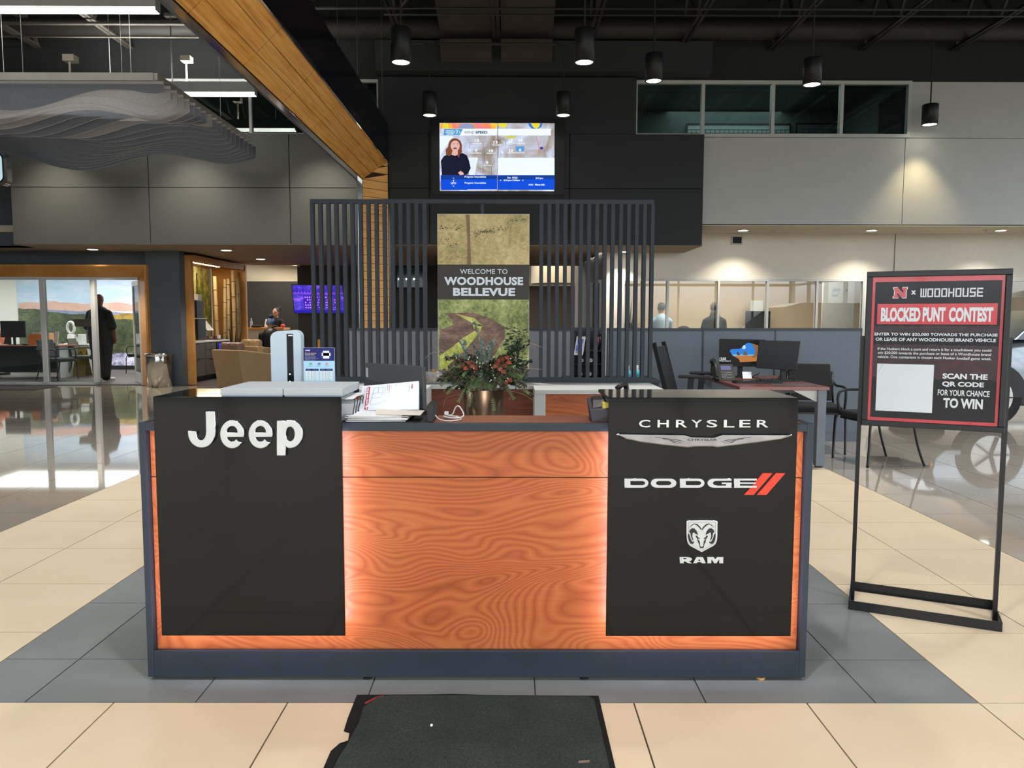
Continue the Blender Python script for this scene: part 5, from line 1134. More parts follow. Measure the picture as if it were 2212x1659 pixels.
Bx(CX, CX+.012, 17.58, 18.14, .16, .82).build('door_glass', mat('fridge_glass', (10, 12, 40), .1), fg); Bx(CX+.012, CX+.016, 17.64, 18.08, .5, .78).build('display_glow', mat('fridge_blue', (20, 30, 160), .2, emit=(30, 40, 240), estr=1.2), fg)
cm = thing('coffee_machine', 'black and silver coffee machine on the nook worktop', 'coffee machine', (-6.95, 17.120, .865))
Bx(-7.2, -6.78, 16.820, 17.270, .865, 1.34).build('body', M_black, cm, .01); Bx(-7.18, -6.76, 16.820, 17.280, 1.34, 1.36).build('top_plate', M_alu, cm); Bx(-7.2, -6.72, 16.800, 17.340, .865, .885).build('drip_tray', M_ss, cm)
cm2 = thing('silver_brewer', 'silver brewer with slanted front right of the black coffee machine', 'coffee machine', (-6.95, 17.560, .865))
Bx(-7.2, -6.85, 17.340, 17.760, .865, .9).build('base', M_ss, cm2, .005); Bx(-7.2, -7.0, 17.360, 17.740, .9, 1.3).build('body', M_ss, cm2, .01); MB().hexa([(-7.0, 17.360, 1.08), (-6.78, 17.360, 1.08), (-6.78, 17.740, 1.08), (-7.0, 17.740, 1.08)], [(-7.1, 17.360, 1.36), (-7.0, 17.360, 1.36), (-7.0, 17.740, 1.36), (-7.1, 17.740, 1.36)]).build('slanted_head', M_alu, cm2, .008); Bx(-6.98, -6.88, 17.460, 17.620, .9, 1.06).build('spout', M_ss, cm2)
o = thing('bean_hopper', 'dark cup dispenser box stacked on the black coffee machine', 'dispenser', (-6.95, 17.020, 1.36)); Bx(-7.16, -6.8, 16.840, 17.220, 1.362, 1.74).build('case', M_black, o, .01); Bx(-7.1, -6.86, 16.920, 17.160, 1.74, 1.75).build('lid', M_blackmetal, o)
o = tag(Bx(-7.0, -6.84, 17.020, 17.220, 1.752, 1.88).build('white_carton', M_white), 'small white carton on top of the dark dispenser', 'carton')
o = thing('snack_tray', 'dark tray with white and red packets at the worktop end', 'tray', (-6.8, 17.830, .865)); Bx(-6.95, -6.68, 17.680, 18.030, .866, .89).build('tray', M_black, o)
for k in range(3): Bx(-6.9+.07*k, -6.85+.07*k, 17.730+.05*k, 17.830+.05*k, .891, .93+.02*k).build('packet', (M_paper, flat('packet_red', (176, 70, 60)), M_paper)[k], o)
sp_ = thing('spiky_plant', 'tall dark spiky leaved plant standing at the bamboo feet', 'plant', (-6.55, 18.5, 0)); M_lf = mat('dark_green_leaf', (34, 46, 28), .5)
MB().lathe([(0, 0), (.13, 0), (.16, .3), (.13, .3), (.13, .27), (0, .27)], (-6.6, 18.5, 0), 20).build('pot', M_black, sp_)
for k in range(12):
    a = tip.uniform(0, 6.28); L = tip.uniform(.6, .95); p0 = Vector((-6.6+.06*cos(a), 18.5+.06*sin(a), .27)); p1 = p0+Vector((.16*cos(a), .16*sin(a), L)); s_ = Vector((-sin(a), cos(a), 0))*.022
    MB().add([p0-s_, p0+s_, p0.lerp(p1, .5)+s_*1.2, p1, p0.lerp(p1, .5)-s_*1.2], [(0, 1, 2, 3, 4)]).build('leaf', M_lf, sp_)

# ================================================================ LOUNGE
M_le = mat('tan_leather', (158, 132, 98), .5, vary=.05, bump=.2, bscale=90); M_le2 = mat('mauve_cushion_leather', (118, 92, 84), .5)
def club(name, label, loc, rz, base=True):
    c = thing(name, label, 'armchair', loc, 'tan club chairs', local=True, rz=rz)
    MB().box(-.36, .36, -.36, .3, .08, .42).build('seat_base', M_le, c, .02); MB().box(-.24, .24, -.37, .22, .42, .52).build('seat_cushion', M_le, c, .03)
    for s in (-1, 1): MB().hexa([(s*.25, -.38, .03), (s*.36, -.38, .03), (s*.36, .36, .03), (s*.25, .36, .03)][::s], [(s*.25, -.38, .66), (s*.39, -.38, .66), (s*.39, .40, .76), (s*.25, .40, .76)][::s]).build('arm', M_le, c, .03)
    MB().hexa([(-.36, .26, .03), (.36, .26, .03), (.36, .38, .03), (-.36, .38, .03)], [(-.38, .36, .76), (.38, .36, .76), (.38, .50, .76), (-.38, .50, .76)]).build('back', M_le, c, .02)
    MB().box(-.26, .0, .22, .42, .50, .90).box(0.0, .26, .22, .42, .5, .90).build('back_cushion', M_le2 if base else M_le, c, .06)
    for x in (-.3, .3):
        for y in (-.3, .3): Bx(x-.025, x+.025, y-.025, y+.025, 0, .08).build('leg', mat('chair_foot', (84, 40, 36), .5), c)
    return c
g = P(532, 800, 14.95); club('club_chair', 'tan leather club chair seen from behind, nearest the reception desk', (g.x, 14.95, 0), radians(150))
g = P(590, 780, 17.2); club('club_chair', 'tan leather club chair behind the white router tower', (g.x-.15, 17.0, 0), radians(150), False)
g = P(543, 780, 18.6); club('club_chair', 'small looking tan club chair in front of the bar counter', (g.x+.28, 19.35, 0), radians(200), False)
g = P(585, 755, 16.3); tt_ = thing('coffee_table', 'low round pale lounge table beside the club chair', 'table', (g.x, 16.2, 0)); MB().cyl((g.x, 16.2), .34, .58, .61, 28).build('table_top', M_creamp, tt_); MB().cyl((g.x, 16.2), .035, .02, .58).build('pedestal', M_alu, tt_); MB().cyl((g.x, 16.2), .22, 0, .02, 24).build('base', M_alu, tt_)
for dx in (-.2, .02): o = tag(Bx(g.x+dx, g.x+dx+.14, 16.05, 16.12, .611, .622).build('phone', M_black), 'black phone lying on the pale lounge table, '+('left one' if dx < 0 else 'right one'), 'phone')
# bar counter
a = P(540, 708, 20.2); b = P(615, 708, 20.2); bc = thing('bar_counter', 'grey fronted bar counter with honey wood top in the dark lounge', 'counter', ((a.x+b.x)/2, 20.4, 0))
Bx(a.x-.3, b.x, 20.1, 20.7, 1.06, 1.115).build('counter_top', M_of, bc); Bx(a.x-.3, b.x-.05, 20.2, 20.6, 0, 1.06).build('front_panel', M_lgrey, bc)
g = P(593, 690, 20.75)
wb_ = [((0, 0, .85), (0, 0, 1.1), .13, .13, 0), ((0, 0, 1.1), (0, 0, 1.27), .13, .115, 0), ((-.13, 0, 1.29), (.13, 0, 1.29), .06, .06, 0), ((0, 0, 1.33), (0, -.01, 1.42), .048, .045, 2), ((-.17, 0, 1.27), (-.23, -.1, 1.06), .055, .045, 0), ((-.23, -.1, 1.06), (-.13, -.3, 1.16), .04, .03, 0), ((.17, 0, 1.27), (.23, -.1, 1.06), .055, .045, 0), ((.23, -.1, 1.06), (.08, -.3, 1.16), .04, .03, 0),
       ((-.08, 0, .85), (-.09, .0, .45), .10, .07, 1), ((.08, 0, .85), (.09, .0, .45), .10, .07, 1), ((-.09, 0, .45), (-.09, .02, .08), .065, .045, 1), ((.09, 0, .45), (.09, .02, .08), .065, .045, 1), ((-.09, .02, .04), (-.09, -.14, .035), .04, .035, 1), ((.09, .02, .04), (.09, -.14, .035), .04, .035, 1)]+hand((-.13, -.3, 1.16), (.3, -.6, .6), 2)+hand((.08, -.3, 1.16), (-.3, -.6, .6), 2)
wm = person('reading_woman', 'person with dark bun and glasses in black top reading papers at the bar counter', (g.x, 20.95, 0), radians(-12), wb_, [CL_k, CL_k2, SK_m, HAIR], balls=head(-.01, -.03, 1.52, 2)+[((0, .0, 1.55), .098, (.88, .98, 1.0), 3), ((.05, .09, 1.64), .04, (1, 1, 1), 3)])
b = MB()
for s in (-1, 1): b.tube([(-.01+s*.035+.024*cos(t), -.125, 1.525+.02*sin(t)) for t in [2*pi*i/12 for i in range(12)]], .003, 5, closed=True)
b.build('glasses', M_black, wm)
a = P(571, 689, 20.62); c_ = P(592, 706, 20.62)
o = MB().hexa([(a.x, 20.60, c_.z), (c_.x, 20.60, c_.z-.02), (c_.x, 20.606, c_.z-.02), (a.x, 20.606, c_.z)], [(a.x+.02, 20.66, a.z), (c_.x, 20.66, a.z-.03), (c_.x, 20.666, a.z-.03), (a.x+.02, 20.666, a.z)]).build('newspaper', M_paper); tag(o, 'open white newspaper held by the reading person', 'newspaper')
a = P(543, 697, 20.3); o = thing('water_bottle', 'small clear water bottle at the left end of the bar counter', 'bottle', (a.x, 20.3, 1.115)); MB().lathe([(0, 0), (.035, 0), (.035, .15), (.014, .2), (.014, .22), (0, .22)], (a.x, 20.3, 1.115), 14).build('bottle_body', mat('clear_plastic', (190, 200, 205), .1, alpha=.6), o); MB().cyl((a.x, 20.3), .016, 1.335, 1.36, 10).build('cap', M_white, o)
a = P(555, 704, 20.3); o = MB().ball((a.x, 20.3, 1.15), .16, 14, 6, (1, .5, .25)).build('dark_bag', CL_k); tag(o, 'crumpled dark cloth bag lying on the bar counter', 'bag')
a = P(611, 702, 20.3); o = MB().ball((a.x, 20.3, 1.16), .06, 12, 8, (1, .8, .9)).build('pink_pouch', mat('coral_pouch', (220, 70, 80), .5)); tag(o, 'small coral pink pouch at the right end of the bar counter', 'pouch')
# seated person in bobble hat
g = P(586, 730, 17.75)
hb = [((0, 0, .5), (0, .02, .98), .17, .18, 0), ((-.15, .02, 1.0), (.15, .02, 1.0), .08, .08, 0), ((0, .02, 1.05), (0, .0, 1.14), .055, .05, 2), ((-.2, .02, .98), (-.26, -.05, .7), .075, .06, 0), ((-.26, -.05, .7), (-.14, -.3, .66), .055, .04, 0), ((.2, .02, .98), (.26, -.05, .7), .075, .06, 0), ((.26, -.05, .7), (.14, -.3, .66), .055, .04, 0), ((-.09, 0, .5), (-.1, -.42, .5), .09, .07, 1), ((.09, 0, .5), (.1, -.42, .5), .09, .07, 1), ((-.1, -.42, .5), (-.1, -.44, .1), .065, .045, 1), ((.1, -.42, .5), (.1, -.44, .1), .065, .045, 1), ((-.1, -.43, .045), (-.1, -.6, .04), .045, .035, 1), ((.1, -.43, .045), (.1, -.6, .04), .045, .035, 1)]+hand((-.14, -.3, .68), (.3, -1, 0), 2)+hand((.14, -.3, .68), (-.3, -1, 0), 2)
hp_ = person('seated_visitor', 'person in black padded jacket and blue bobble hat, seated with back turned in the lounge', (g.x, 17.75, 0), radians(190), hb, [mat('black_puffer', (20, 20, 22), .5, vary=.3, vscale=18), CL_k2, SK_m], balls=head(0, -.01, 1.22, 2))
MB().lathe([(.098, -.02), (.102, .03), (.085, .09), (.045, .125), (0, .135)], (0, 0, 1.24), 20).build('hat', mat('blue_knit', (64, 82, 110), .9, vary=.5, vscale=30), hp_); MB().ball((0, .01, 1.40), .055, 12, 8).build('bobble', mat('navy_wool', (26, 34, 48), .95), hp_)
o = thing('lounge_ottoman', 'hidden tan seat carrying the seated visitor', 'chair', (g.x, 17.75, 0)); o['label'] = 'tan low seat under the person in the bobble hat'; Bx(g.x-.3, g.x+.3, 17.5, 18.05, .05, .4).build('seat', M_le, o, .03); Bx(g.x-.28, g.x+.28, 17.55, 18.0, 0, .05).build('plinth', M_black, o)
# purple television
tvl = thing('lounge_television', 'wall mounted television showing a purple night city in the lounge', 'television', (P(690, 640, 19.3).x, 19.4, 1.5)); c_ = [P(x, y, Y) for x, y, Y in ((635, 677.5, 19.1), (746, 677.5, 19.4), (746, 614, 19.4), (629, 614, 19.1))]
c_[2] = c_[1]+c_[3]-c_[0]
nv = (c_[1]-c_[0]).cross(c_[3]-c_[0]).normalized()
MB().add(c_+[v-nv*.05 for v in c_], [(0, 1, 2, 3), (4, 7, 6, 5), (0, 4, 5, 1), (1, 5, 6, 2), (2, 6, 7, 3), (3, 7, 4, 0)]).build('casing', M_black, tvl)
Bx(c_[0].x+.5, c_[0].x+.7, 19.3, 19.6, 1.6, 1.75).build('wall_arm', M_black, tvl)
Ul = c_[1]-c_[0]; Vl = c_[3]-c_[0]
def lp(u, v, h=.002): return c_[0]+Ul*(.015+.97*u)+Vl*(.03+.94*v)+nv*h
M_pur = print_emit('screen_purple', [(.3, (20, 6, 110)), (.5, (52, 20, 200)), (.62, (110, 60, 236)), (.75, (190, 110, 240))], 3.5, (1, 1, 2.2))
def lrect(nm, u0, v0, u1, v1, m, h): MB().add([lp(u0, v0, h), lp(u1, v0, h), lp(u1, v1, h), lp(u0, v1, h)], [(0, 1, 2, 3)], False).build(nm, m, tvl)
lrect('picture', 0, 0, 1, 1, M_pur, .002)
rr = random.Random(8)
lrect('picture_bridge', 0, .70, 1, .73, em('violet', (160, 80, 240)), .003); lrect('picture_road', 0, .0, 1, .1, em('deepblue', (40, 20, 190)), .003)
wi = MB(); bl_ = MB()
for k in range(16): u = k/16; hh = rr.uniform(.06, .2); bl_.add([lp(u, .73, .003), lp(u+.04, .73, .003), lp(u+.04, .73+hh, .003), lp(u, .73+hh, .003)], [(0, 1, 2, 3)], False)
for bx_, bw in ((.2, .2), (.46, .1), (.62, .12), (.8, .14)):
    bl_.add([lp(bx_, .12, .003), lp(bx_+bw, .12, .003), lp(bx_+bw, .64, .003), lp(bx_, .64, .003)], [(0, 1, 2, 3)], False)
    for i in range(4):
        for j in range(5):
            if rr.random() < .75: u = bx_+bw*(.12+.22*i); v = .16+.095*j; wi.add([lp(u, v, .005), lp(u+bw*.13, v, .005), lp(u+bw*.13, v+.05, .005), lp(u, v+.05, .005)], [(0, 1, 2, 3)], False)
bl_.build('picture_buildings', em('indigo', (62, 30, 196)), tvl); wi.build('picture_windows', em('lilac', (214, 150, 250)), tvl)
# dim furniture glimpsed behind the slats at left
a = P(688, 733, 18.5); b = P(695, 820, 18.5); o = tag(Bx(a.x, b.x, 18.4, 18.5, 0, a.z).build('wood_post', M_of), 'short honey wood post glimpsed between the left slats', 'post')

# ================================================================ PARTITIONS, RIGHT OFFICE
M_fab = mat('slate_fabric', (98, 108, 118), .95, vary=.1, vscale=120, bump=.4, bscale=500); M_fab2 = mat('pale_slate_fabric', (118, 121, 128), .95, vary=.08, vscale=120, bump=.3, bscale=500); M_cap = mat('partition_cap', (48, 54, 62), .5)
def partition(x0, x1, Y, zt, m, lab):
    t = thing('cubicle_partition', lab, 'partition', ((x0+x1)/2, Y, 0), 'grey cubicle partitions')
    Bx(x0+.008, x1-.008, Y-.022, Y+.022, .12, zt-.02).build('fabric_panel', m, t); Bx(x0, x1, Y-.028, Y+.028, zt-.02, zt).build('cap_rail', M_cap, t)
    Bx(x0, x0+.008, Y-.026, Y+.026, .01, zt-.02).build('edge_post', M_cap, t); Bx(x1-.008, x1, Y-.026, Y+.026, .01, zt-.02).build('edge_post', M_cap, t); Bx(x0, x1, Y-.026, Y+.026, 0, .12).build('kick_plate', mat('kick_blue_grey', (86, 94, 104), .6), t)
YQ = 8.5
for a, b, m, lab in ((755, 932, M_fab2, 'pale grey fabric partition behind the left slats'), (932, 1092, M_fab2, 'grey fabric partition hidden behind the left half of the welcome print'), (1092, 1243, M_fab2, 'grey fabric partition just right of the welcome print'), (1310, 1516, M_fab, 'blue grey fabric partition behind the black task chair'), (1516, 1671, M_fab, 'blue grey fabric partition behind the two monitors'), (1671, 1857, M_fab, 'blue grey fabric partition behind the guest chairs')):
    partition(P(a, 800, YQ).x, P(b, 800, YQ).x, YQ, P(a, 708.5, YQ).z, m, lab)
xa = P(1243, 800, YQ).x; xb = P(1310, 800, YQ).x
partition(xa, xb, 9.1, 1.25, mat('brown_grey_fabric', (88, 82, 78), .95), 'dark partition set back in the gap behind the right slats')
# low cabinet with organiser, tablet and bottles behind the screen
lc = thing('low_cabinet', 'low dark cabinet standing behind the right half of the slat screen', 'cabinet', (1.2, 7.65, 0)); Bx(.55, 1.42, 7.35, 7.95, .05, .74).build('body', M_dark, lc); Bx(.53, 1.44, 7.33, 7.97, .74, .765).build('top', M_frame, lc); Bx(.6, 1.38, 7.4, 7.9, 0, .05).build('kick', M_black, lc)
xa = P(1237, 800, 7.7).x; xb = P(1300, 800, 7.7).x
og = thing('desktop_organiser', 'tall black shelf organiser seen through the right slats', 'organiser', ((xa+xb)/2, 7.7, .765)); Bx(xa, xb, 7.84, 7.86, .765, 1.23).build('back_panel', M_black, og)
for z in (.765, .90, 1.03): Bx(xa+.01, xb-.01, 7.58, 7.84, z, z+.012).build('shelf', M_black, og)
for x in (xa, xb-.01): Bx(x, x+.01, 7.58, 7.84, .765, 1.2).build('side_panel', M_black, og)
for x, z in ((xa+.07, .777), (xa+.16, .777), (xa+.08, .912), (xa+.17, .912)): MB().cyl((x, z+.03), .02, 7.6, 7.66, 12, 'y').build('roll', M_white, og)
a = P(1240, 727, 7.55); b = P(1262, 767, 7.55); o = thing('tablet_kiosk', 'small white framed tablet tilted on a stand behind the right slats', 'tablet', ((a.x+b.x)/2, 7.55, 1.04))
def quad(mb, c, th):
    n_ = (c[1]-c[0]).cross(c[3]-c[0]).normalized()*th; return mb.hexa([v for v in c], [v-n_ for v in c])
cs_ = [Vector((a.x, 7.56, b.z)), Vector((b.x-.02, 7.52, b.z)), Vector((b.x+.01, 7.55, a.z)), Vector((a.x+.03, 7.59, a.z))]
quad(MB(), cs_, .012).build('frame', M_white, o); cen = sum(cs_, Vector())/4; n_ = (cs_[1]-cs_[0]).cross(cs_[3]-cs_[0]).normalized()
quad(MB(), [cen+(v-cen)*.72+n_*.003 for v in cs_], .003).build('screen', print_emit('screen_tablet', [(.4, (60, 70, 120)), (.5, (110, 130, 200)), (.6, (190, 200, 240))], 9), o); MB().bar(cen-n_*.01, Vector((cen.x+.02, 7.64, 1.045)), .02).build('stand', M_black, o)
pc_ = thing('pen_cup', 'black cup of pink and yellow pens beside the white tablet', 'pen cup', (xb-.06, 7.65, 1.042)); MB().lathe([(0, 0), (.03, 0), (.032, .07), (.028, .07), (.028, .005), (0, .005)], (xb-.06, 7.65, 1.042), 16).build('cup', M_black, pc_)
for k, cc_ in enumerate(((226, 200, 60), (196, 60, 90), (190, 50, 70), (60, 60, 60))): MB().tube([(xb-.07+.012*k, 7.65, 1.05), (xb-.085+.022*k, 7.64+.01*k, 1.17+.01*(k % 2))], .005, 6).build('pen', flat('pen_%d' % k, cc_), pc_)
for px, lab in ((1357, 'left teal soap bottle seen between the right slats'), (1377, 'right teal soap bottle seen between the right slats')):
    a = P(px, 800, 7.6); o = thing('soap_bottle', lab, 'bottle', (a.x, 7.6, .765), 'teal soap bottles'); MB().lathe([(0, 0), (.026, 0), (.026, .07), (.012, .085)], (a.x, 7.6, .765), 16).build('bottle_body', mat('teal_liquid', (96, 190, 200), .2), o); MB().lathe([(.012, .085), (.01, .13), (0, .13)], (a.x, 7.6, .765), 12).build('pump', M_white, o)

# sales desk
SX0, SX1, SY0, SY1 = 2.07, 2.88, 6.93, 8.38
sd = thing('sales_desk', 'mahogany topped sales desk on slate metal legs', 'desk', ((SX0+SX1)/2, 7.7, 0)); M_mah = wood_streak('mahogany_top', [(.3, (74, 40, 34)), (.5, (100, 58, 48)), (.7, (124, 78, 66))], (3, 30, 3), .35)
Bx(SX0, SX1, SY0, SY1, .712, .742).build('desk_top', M_mah, sd); Bx(SX0, SX1, SY0-.002, SY0, .714, .741).build('edge_band', mat('rose_edge', (150, 108, 104), .5), sd)
M_lg = mat('slate_metal', (106, 118, 128), .4)
for x, y in ((SX1-.09, SY0+.02), (SX1-.09, SY1-.1), (SX0+.03, SY1-.1), (SX0+.03, SY0+.02)): l_ = Bx(x, x+.075, y, y+.075, .015, .712).build('leg', M_lg, sd); Bx(x+.01, x+.065, y+.01, y+.065, 0, .015).build('foot', M_black, l_)
MB().hexa([(SX1-.30, SY0+.05, .700), (SX1-.09, SY0+.05, .60), (SX1-.09, SY0+.07, .60), (SX1-.30, SY0+.07, .700)], [(SX1-.30, SY0+.05, .711), (SX1-.09, SY0+.05, .711), (SX1-.09, SY0+.07, .711), (SX1-.30, SY0+.07, .711)]).build('bracket', M_alu, sd)
Bx(SX0+.1, SX1-.1, SY0+.3, SY0+.34, .66, .712).build('cross_bar', M_lg, sd)
def screen_q(corners, th, name, lab, m, basex, basey, z0):
    o = thing(name, lab, 'monitor', (basex, basey, z0), 'monitors on the sales desk'); quad(MB(), corners, th).build('casing', M_black, o, .004); return o
c1 = [P(1553, 791, 8.05), P(1640, 795, 7.95), P(1657, 737, 7.95), P(1554, 732, 8.05)]; c1[1] = P(1655, 793, 7.95)
m1 = screen_q(c1, .03, 'desk_monitor', 'left monitor on the sales desk showing a clock and a beach cave picture', None, 2.35, 8.1, .742)
nm = (c1[1]-c1[0]).cross(c1[3]-c1[0]).normalized(); U1_, V1_ = c1[1]-c1[0], c1[3]-c1[0]
def z5(pts, c=c1): # zoom coords on left monitor
    out = []
    for x, y in pts:
        px, py = 1430+x*.2034, 700+y*.2034; d = ray(px, py); n_ = nm; t = (c[0]-CO).dot(n_)/d.dot(n_); out.append(CO+d*t)
    return out
def mpoly(nmn, pts, m, h): q = z5(pts)[::-1]; MB().add([v+nm*h for v in q], [tuple(range(len(q)))], False).build(nmn, m, m1)
mpoly('display', [(616,156),(1100,166),(1096,450),(612,432)], flat('screen_off', (20, 21, 24), rough=.25), .001)
mpoly('picture_sky', [(718,282),(740,266),(830,262),(870,225),(912,198),(950,205),(985,240),(1010,240),(1010,330),(745,330)], em('skyblue', (40, 130, 220)), .002)
mpoly('picture_cloud', [(850,262),(862,228),(882,222),(890,250),(880,265)], em('cloud', (200, 224, 240)), .0026)
mpoly('picture_sea', [(745,322),(990,322),(990,340),(755,340)], em('sea', (120, 190, 220)), .0026)
mpoly('picture_sand', [(755,338),(1012,334),(1008,396),(830,404),(815,370)], em('sand', (190, 120, 60)), .0028)
mpoly('picture_rock', [(796,332),(796,300),(808,290),(824,318),(830,332)], em('rock', (70, 60, 60)), .003); mpoly('picture_rock', [(860,332),(868,296),(890,284),(905,318),(912,332)], em('rock2', (110, 90, 70)), .003)
mpoly('picture_arch', [(950,205),(985,215),(1022,225),(1018,330),(990,356),(945,352),(985,320),(985,262)], em('arch', (140, 100, 66)), .0032)
q = z5([(614, 380), (680, 354)]); Sc = Surf(c1[0], U1_, V1_)
def sc(v): d = v-c1[0]; return d.dot(Sc.U), d.dot(Sc.V)
(a0_, b0_), (a1_, b1_) = sc(q[0]), sc(q[1]); Sc.text('12:03', a0_, b0_, a1_, b1_, .003, .02).build('clock_text', em('white', (246, 252, 255)), m1)
q = z5([(610, 398), (732, 385)]); (a0_, b0_), (a1_, b1_) = sc(q[0]), sc(q[1]); Sc.text('Monday, October 27', a0_, b0_, a1_, b1_, .003, .03).build('clock_text', em('white', (246, 252, 255)), m1)
cm_ = (c1[0]+c1[1])/2; MB().bar((cm_.x, 8.08, .75), (cm_.x, 8.08, 1.12), .045, .03).box(cm_.x-.12, cm_.x+.12, 7.98, 8.18, .742, .752).build('stand', M_black, m1)
xx = P(1612, 730, 8.08).x
c2 = [P(1632, 795, 7.62), P(1720, 801, 7.45), P(1729, 737, 7.45), P(1640, 735, 7.62)]
m2 = screen_q(c2, .03, 'desk_monitor', 'right monitor on the sales desk with a blank dark screen', None, 2.7, 7.55, .742)
nm2 = (c2[1]-c2[0]).cross(c2[3]-c2[0]).normalized(); cen = sum(c2, Vector())/4
MB().add([cen+(v-cen)*.97+nm2*.002 for v in c2], [(0, 1, 2, 3)], False).build('display', flat('screen_off', (20, 21, 24), rough=.25), m2)
cm_ = P(1693, 815, 7.58); MB().bar((cm_.x, 7.60, .75), (cm_.x, 7.60, 1.14), .05, .03).box(cm_.x-.2, cm_.x+.13, 7.5, 7.72, .742, .755).build('stand', M_black, m2)
# phone, keyboard, cards, cables on the sales desk
a = P(1553, 808, 7.75); ph = thing('desk_telephone', 'dark olive desk telephone with blue display left of the monitors', 'telephone', (a.x, 7.75, .742))
x_ = P(1560, 800, 7.72).x
bd_ = [Vector((x_-.11, 7.62, .745)), Vector((x_+.11, 7.62, .745)), Vector((x_+.12, 7.78, .90)), Vector((x_-.10, 7.78, .90))]; M_ol = mat('olive_black_plastic', (34, 31, 24), .6, spec=.3)
MB().hexa([(x_-.11, 7.62, .742), (x_+.11, 7.62, .742), (x_+.12, 7.8, .742), (x_-.10, 7.8, .742)], bd_).build('base', M_ol, ph, .006)
n_ = (bd_[1]-bd_[0]).cross(bd_[3]-bd_[0]).normalized(); cen = sum(bd_, Vector())/4
def pq(u0, v0, u1, v1, h): f_ = lambda u, v: bd_[0].lerp(bd_[1], u).lerp(bd_[3].lerp(bd_[2], u), v)+n_*h; return [f_(u0, v0), f_(u1, v0), f_(u1, v1), f_(u0, v1)]
MB().add(pq(.42, .62, .88, .88, .002), [(0, 1, 2, 3)]).build('display', flat('phone_display', (110, 120, 190), .5), ph)
kk = MB()
for i in range(5):
    for j in range(4): c_ = pq(.40+.1*i, .1+.11*j, .47+.1*i, .17+.11*j, .004); quad(kk, c_, .004)
kk.build('keypad', M_black, ph, kind='stuff'); hs = pq(.05, .05, .25, 1.0, .03); MB().tube(spline([bd_[0]+Vector((.03, 0, .03)), (bd_[0]+bd_[3])/2+Vector((.03, -.02, .06)), bd_[3]+Vector((.02, 0, .04))], 5), .02, 8).ball(bd_[0]+Vector((.03, .01, .02)), .03).ball(bd_[3]+Vector((.02, 0, .025)), .032).build('handset', M_black, ph)
kb = thing('keyboard', 'black keyboard lying before the monitors on the sales desk', 'keyboard', (2.4, 7.35, .742)); Bx(2.14, 2.58, 7.28, 7.43, .742, .757).build('case', M_black, kb)
kk = MB()
for i in range(15):
    for j in range(5): kk.box(2.155+i*.028, 2.177+i*.028, 7.29+j*.027, 7.31+j*.027, .757, .764)
kk.build('keys', M_blackmetal, kb, kind='stuff')
o = thing('business_card_stand', 'small white card in a wood holder behind the keyboard', 'card holder', (2.28, 7.62, .742)); Bx(2.3, 2.4, 7.6, 7.65, .742, .765).build('block', mat('card_wood', (120, 84, 60), .6), o); MB().hexa([(2.305, 7.62, .765), (2.395, 7.62, .765), (2.395, 7.622, .765), (2.305, 7.622, .765)], [(2.305, 7.65, .83), (2.395, 7.65, .83), (2.395, 7.652, .83), (2.305, 7.652, .83)]).build('card', M_paper, o)
o = MB().hexa([(2.45, 7.05, .742), (2.8, 7.02, .742), (2.82, 7.22, .742), (2.42, 7.24, .742)], [(2.45, 7.05, .745), (2.8, 7.02, .745), (2.82, 7.22, .745), (2.42, 7.24, .745)]).build('desk_paper', mat('dark_leaflet', (84, 78, 76), .4, vary=.5, vscale=25)); tag(o, 'dark glossy leaflet lying near the front edge of the sales desk', 'leaflet')
random.seed(12)
for k in range(6):
    pts = [(2.35+.09*k+random.uniform(-.04, .04), 7.8, .752)]
    for i in range(4): pts.append((pts[-1][0]+random.uniform(-.06, .1), 7.75-.06*i+random.uniform(-.02, .02), .752+(.05+.03*k % .07)*(1 if i in (1, 2) else 0)*random.random()))
    o = MB().tube(spline(pts, 4), .004, 6).build('desk_cable', M_black); tag(o, 'thin black cable tangled beneath the monitors of the sales desk', 'cable', 'cables under the monitors')
# task chair
tcx, tcy = P(1515, 850, 7.55).x, 7.55
tk = thing('task_chair', 'black mesh task chair pulled up to the left side of the sales desk', 'chair', (tcx, tcy, 0), local=True, rz=radians(-78)+pi); M_mesh = mat('black_mesh', (20, 21, 23), .8)
tk.rotation_euler = (0, 0, radians(66)); tk.location.x -= .05
MB().box(-.24, .24, -.26, .22, .46, .53).build('seat', M_mesh, tk, .03)
MB().hexa([(-.21, .20, .56), (.21, .20, .56), (.21, .23, .56), (-.21, .23, .56)], [(-.20, .36, 1.08), (.20, .36, 1.08), (.20, .385, 1.08), (-.20, .385, 1.08)]).build('backrest', M_mesh, tk, .008)
for s in (-1, 1):
    MB().bar((s*.21, .215, .5), (s*.205, .38, 1.12), .03, .04).build('back_upright', M_black, tk); MB().bar((s*.27, .02, .48), (s*.28, -.0, .79), .045, .05).build('arm_post', M_black, tk); MB().box(s*.28-.04, s*.28+.04, -.20, .12, .79, .82).build('armrest', M_black, tk, .012)
MB().box(-.20, .20, .31, .34, .86, .90).build('lumbar_bar', M_black, tk); MB().cyl((0, 0), .03, .1, .46, 14).build('gas_lift', M_blackmetal, tk)
for k in range(5):
    a = 2*pi*k/5+.3; l_ = MB().bar((0, 0, .11), (.29*cos(a), .29*sin(a), .07), .04, .03).build('base_arm', M_black, tk); MB().cyl((.3*cos(a), .028), .028, .3*sin(a)-.02, .3*sin(a)+.02, 12, 'y').build('castor', M_black, l_)
gc1 = guest_chair('guest_chair', 'black guest chair behind the sales desk leg, nearer the partition', (3.12, 7.9, 0), radians(-12), 'black guest chairs by the sales desk')
gc2 = guest_chair('guest_chair', 'black guest chair partly hidden by the left post of the contest sign', (3.46, 7.22, 0), radians(-80), 'black guest chairs by the sales desk')
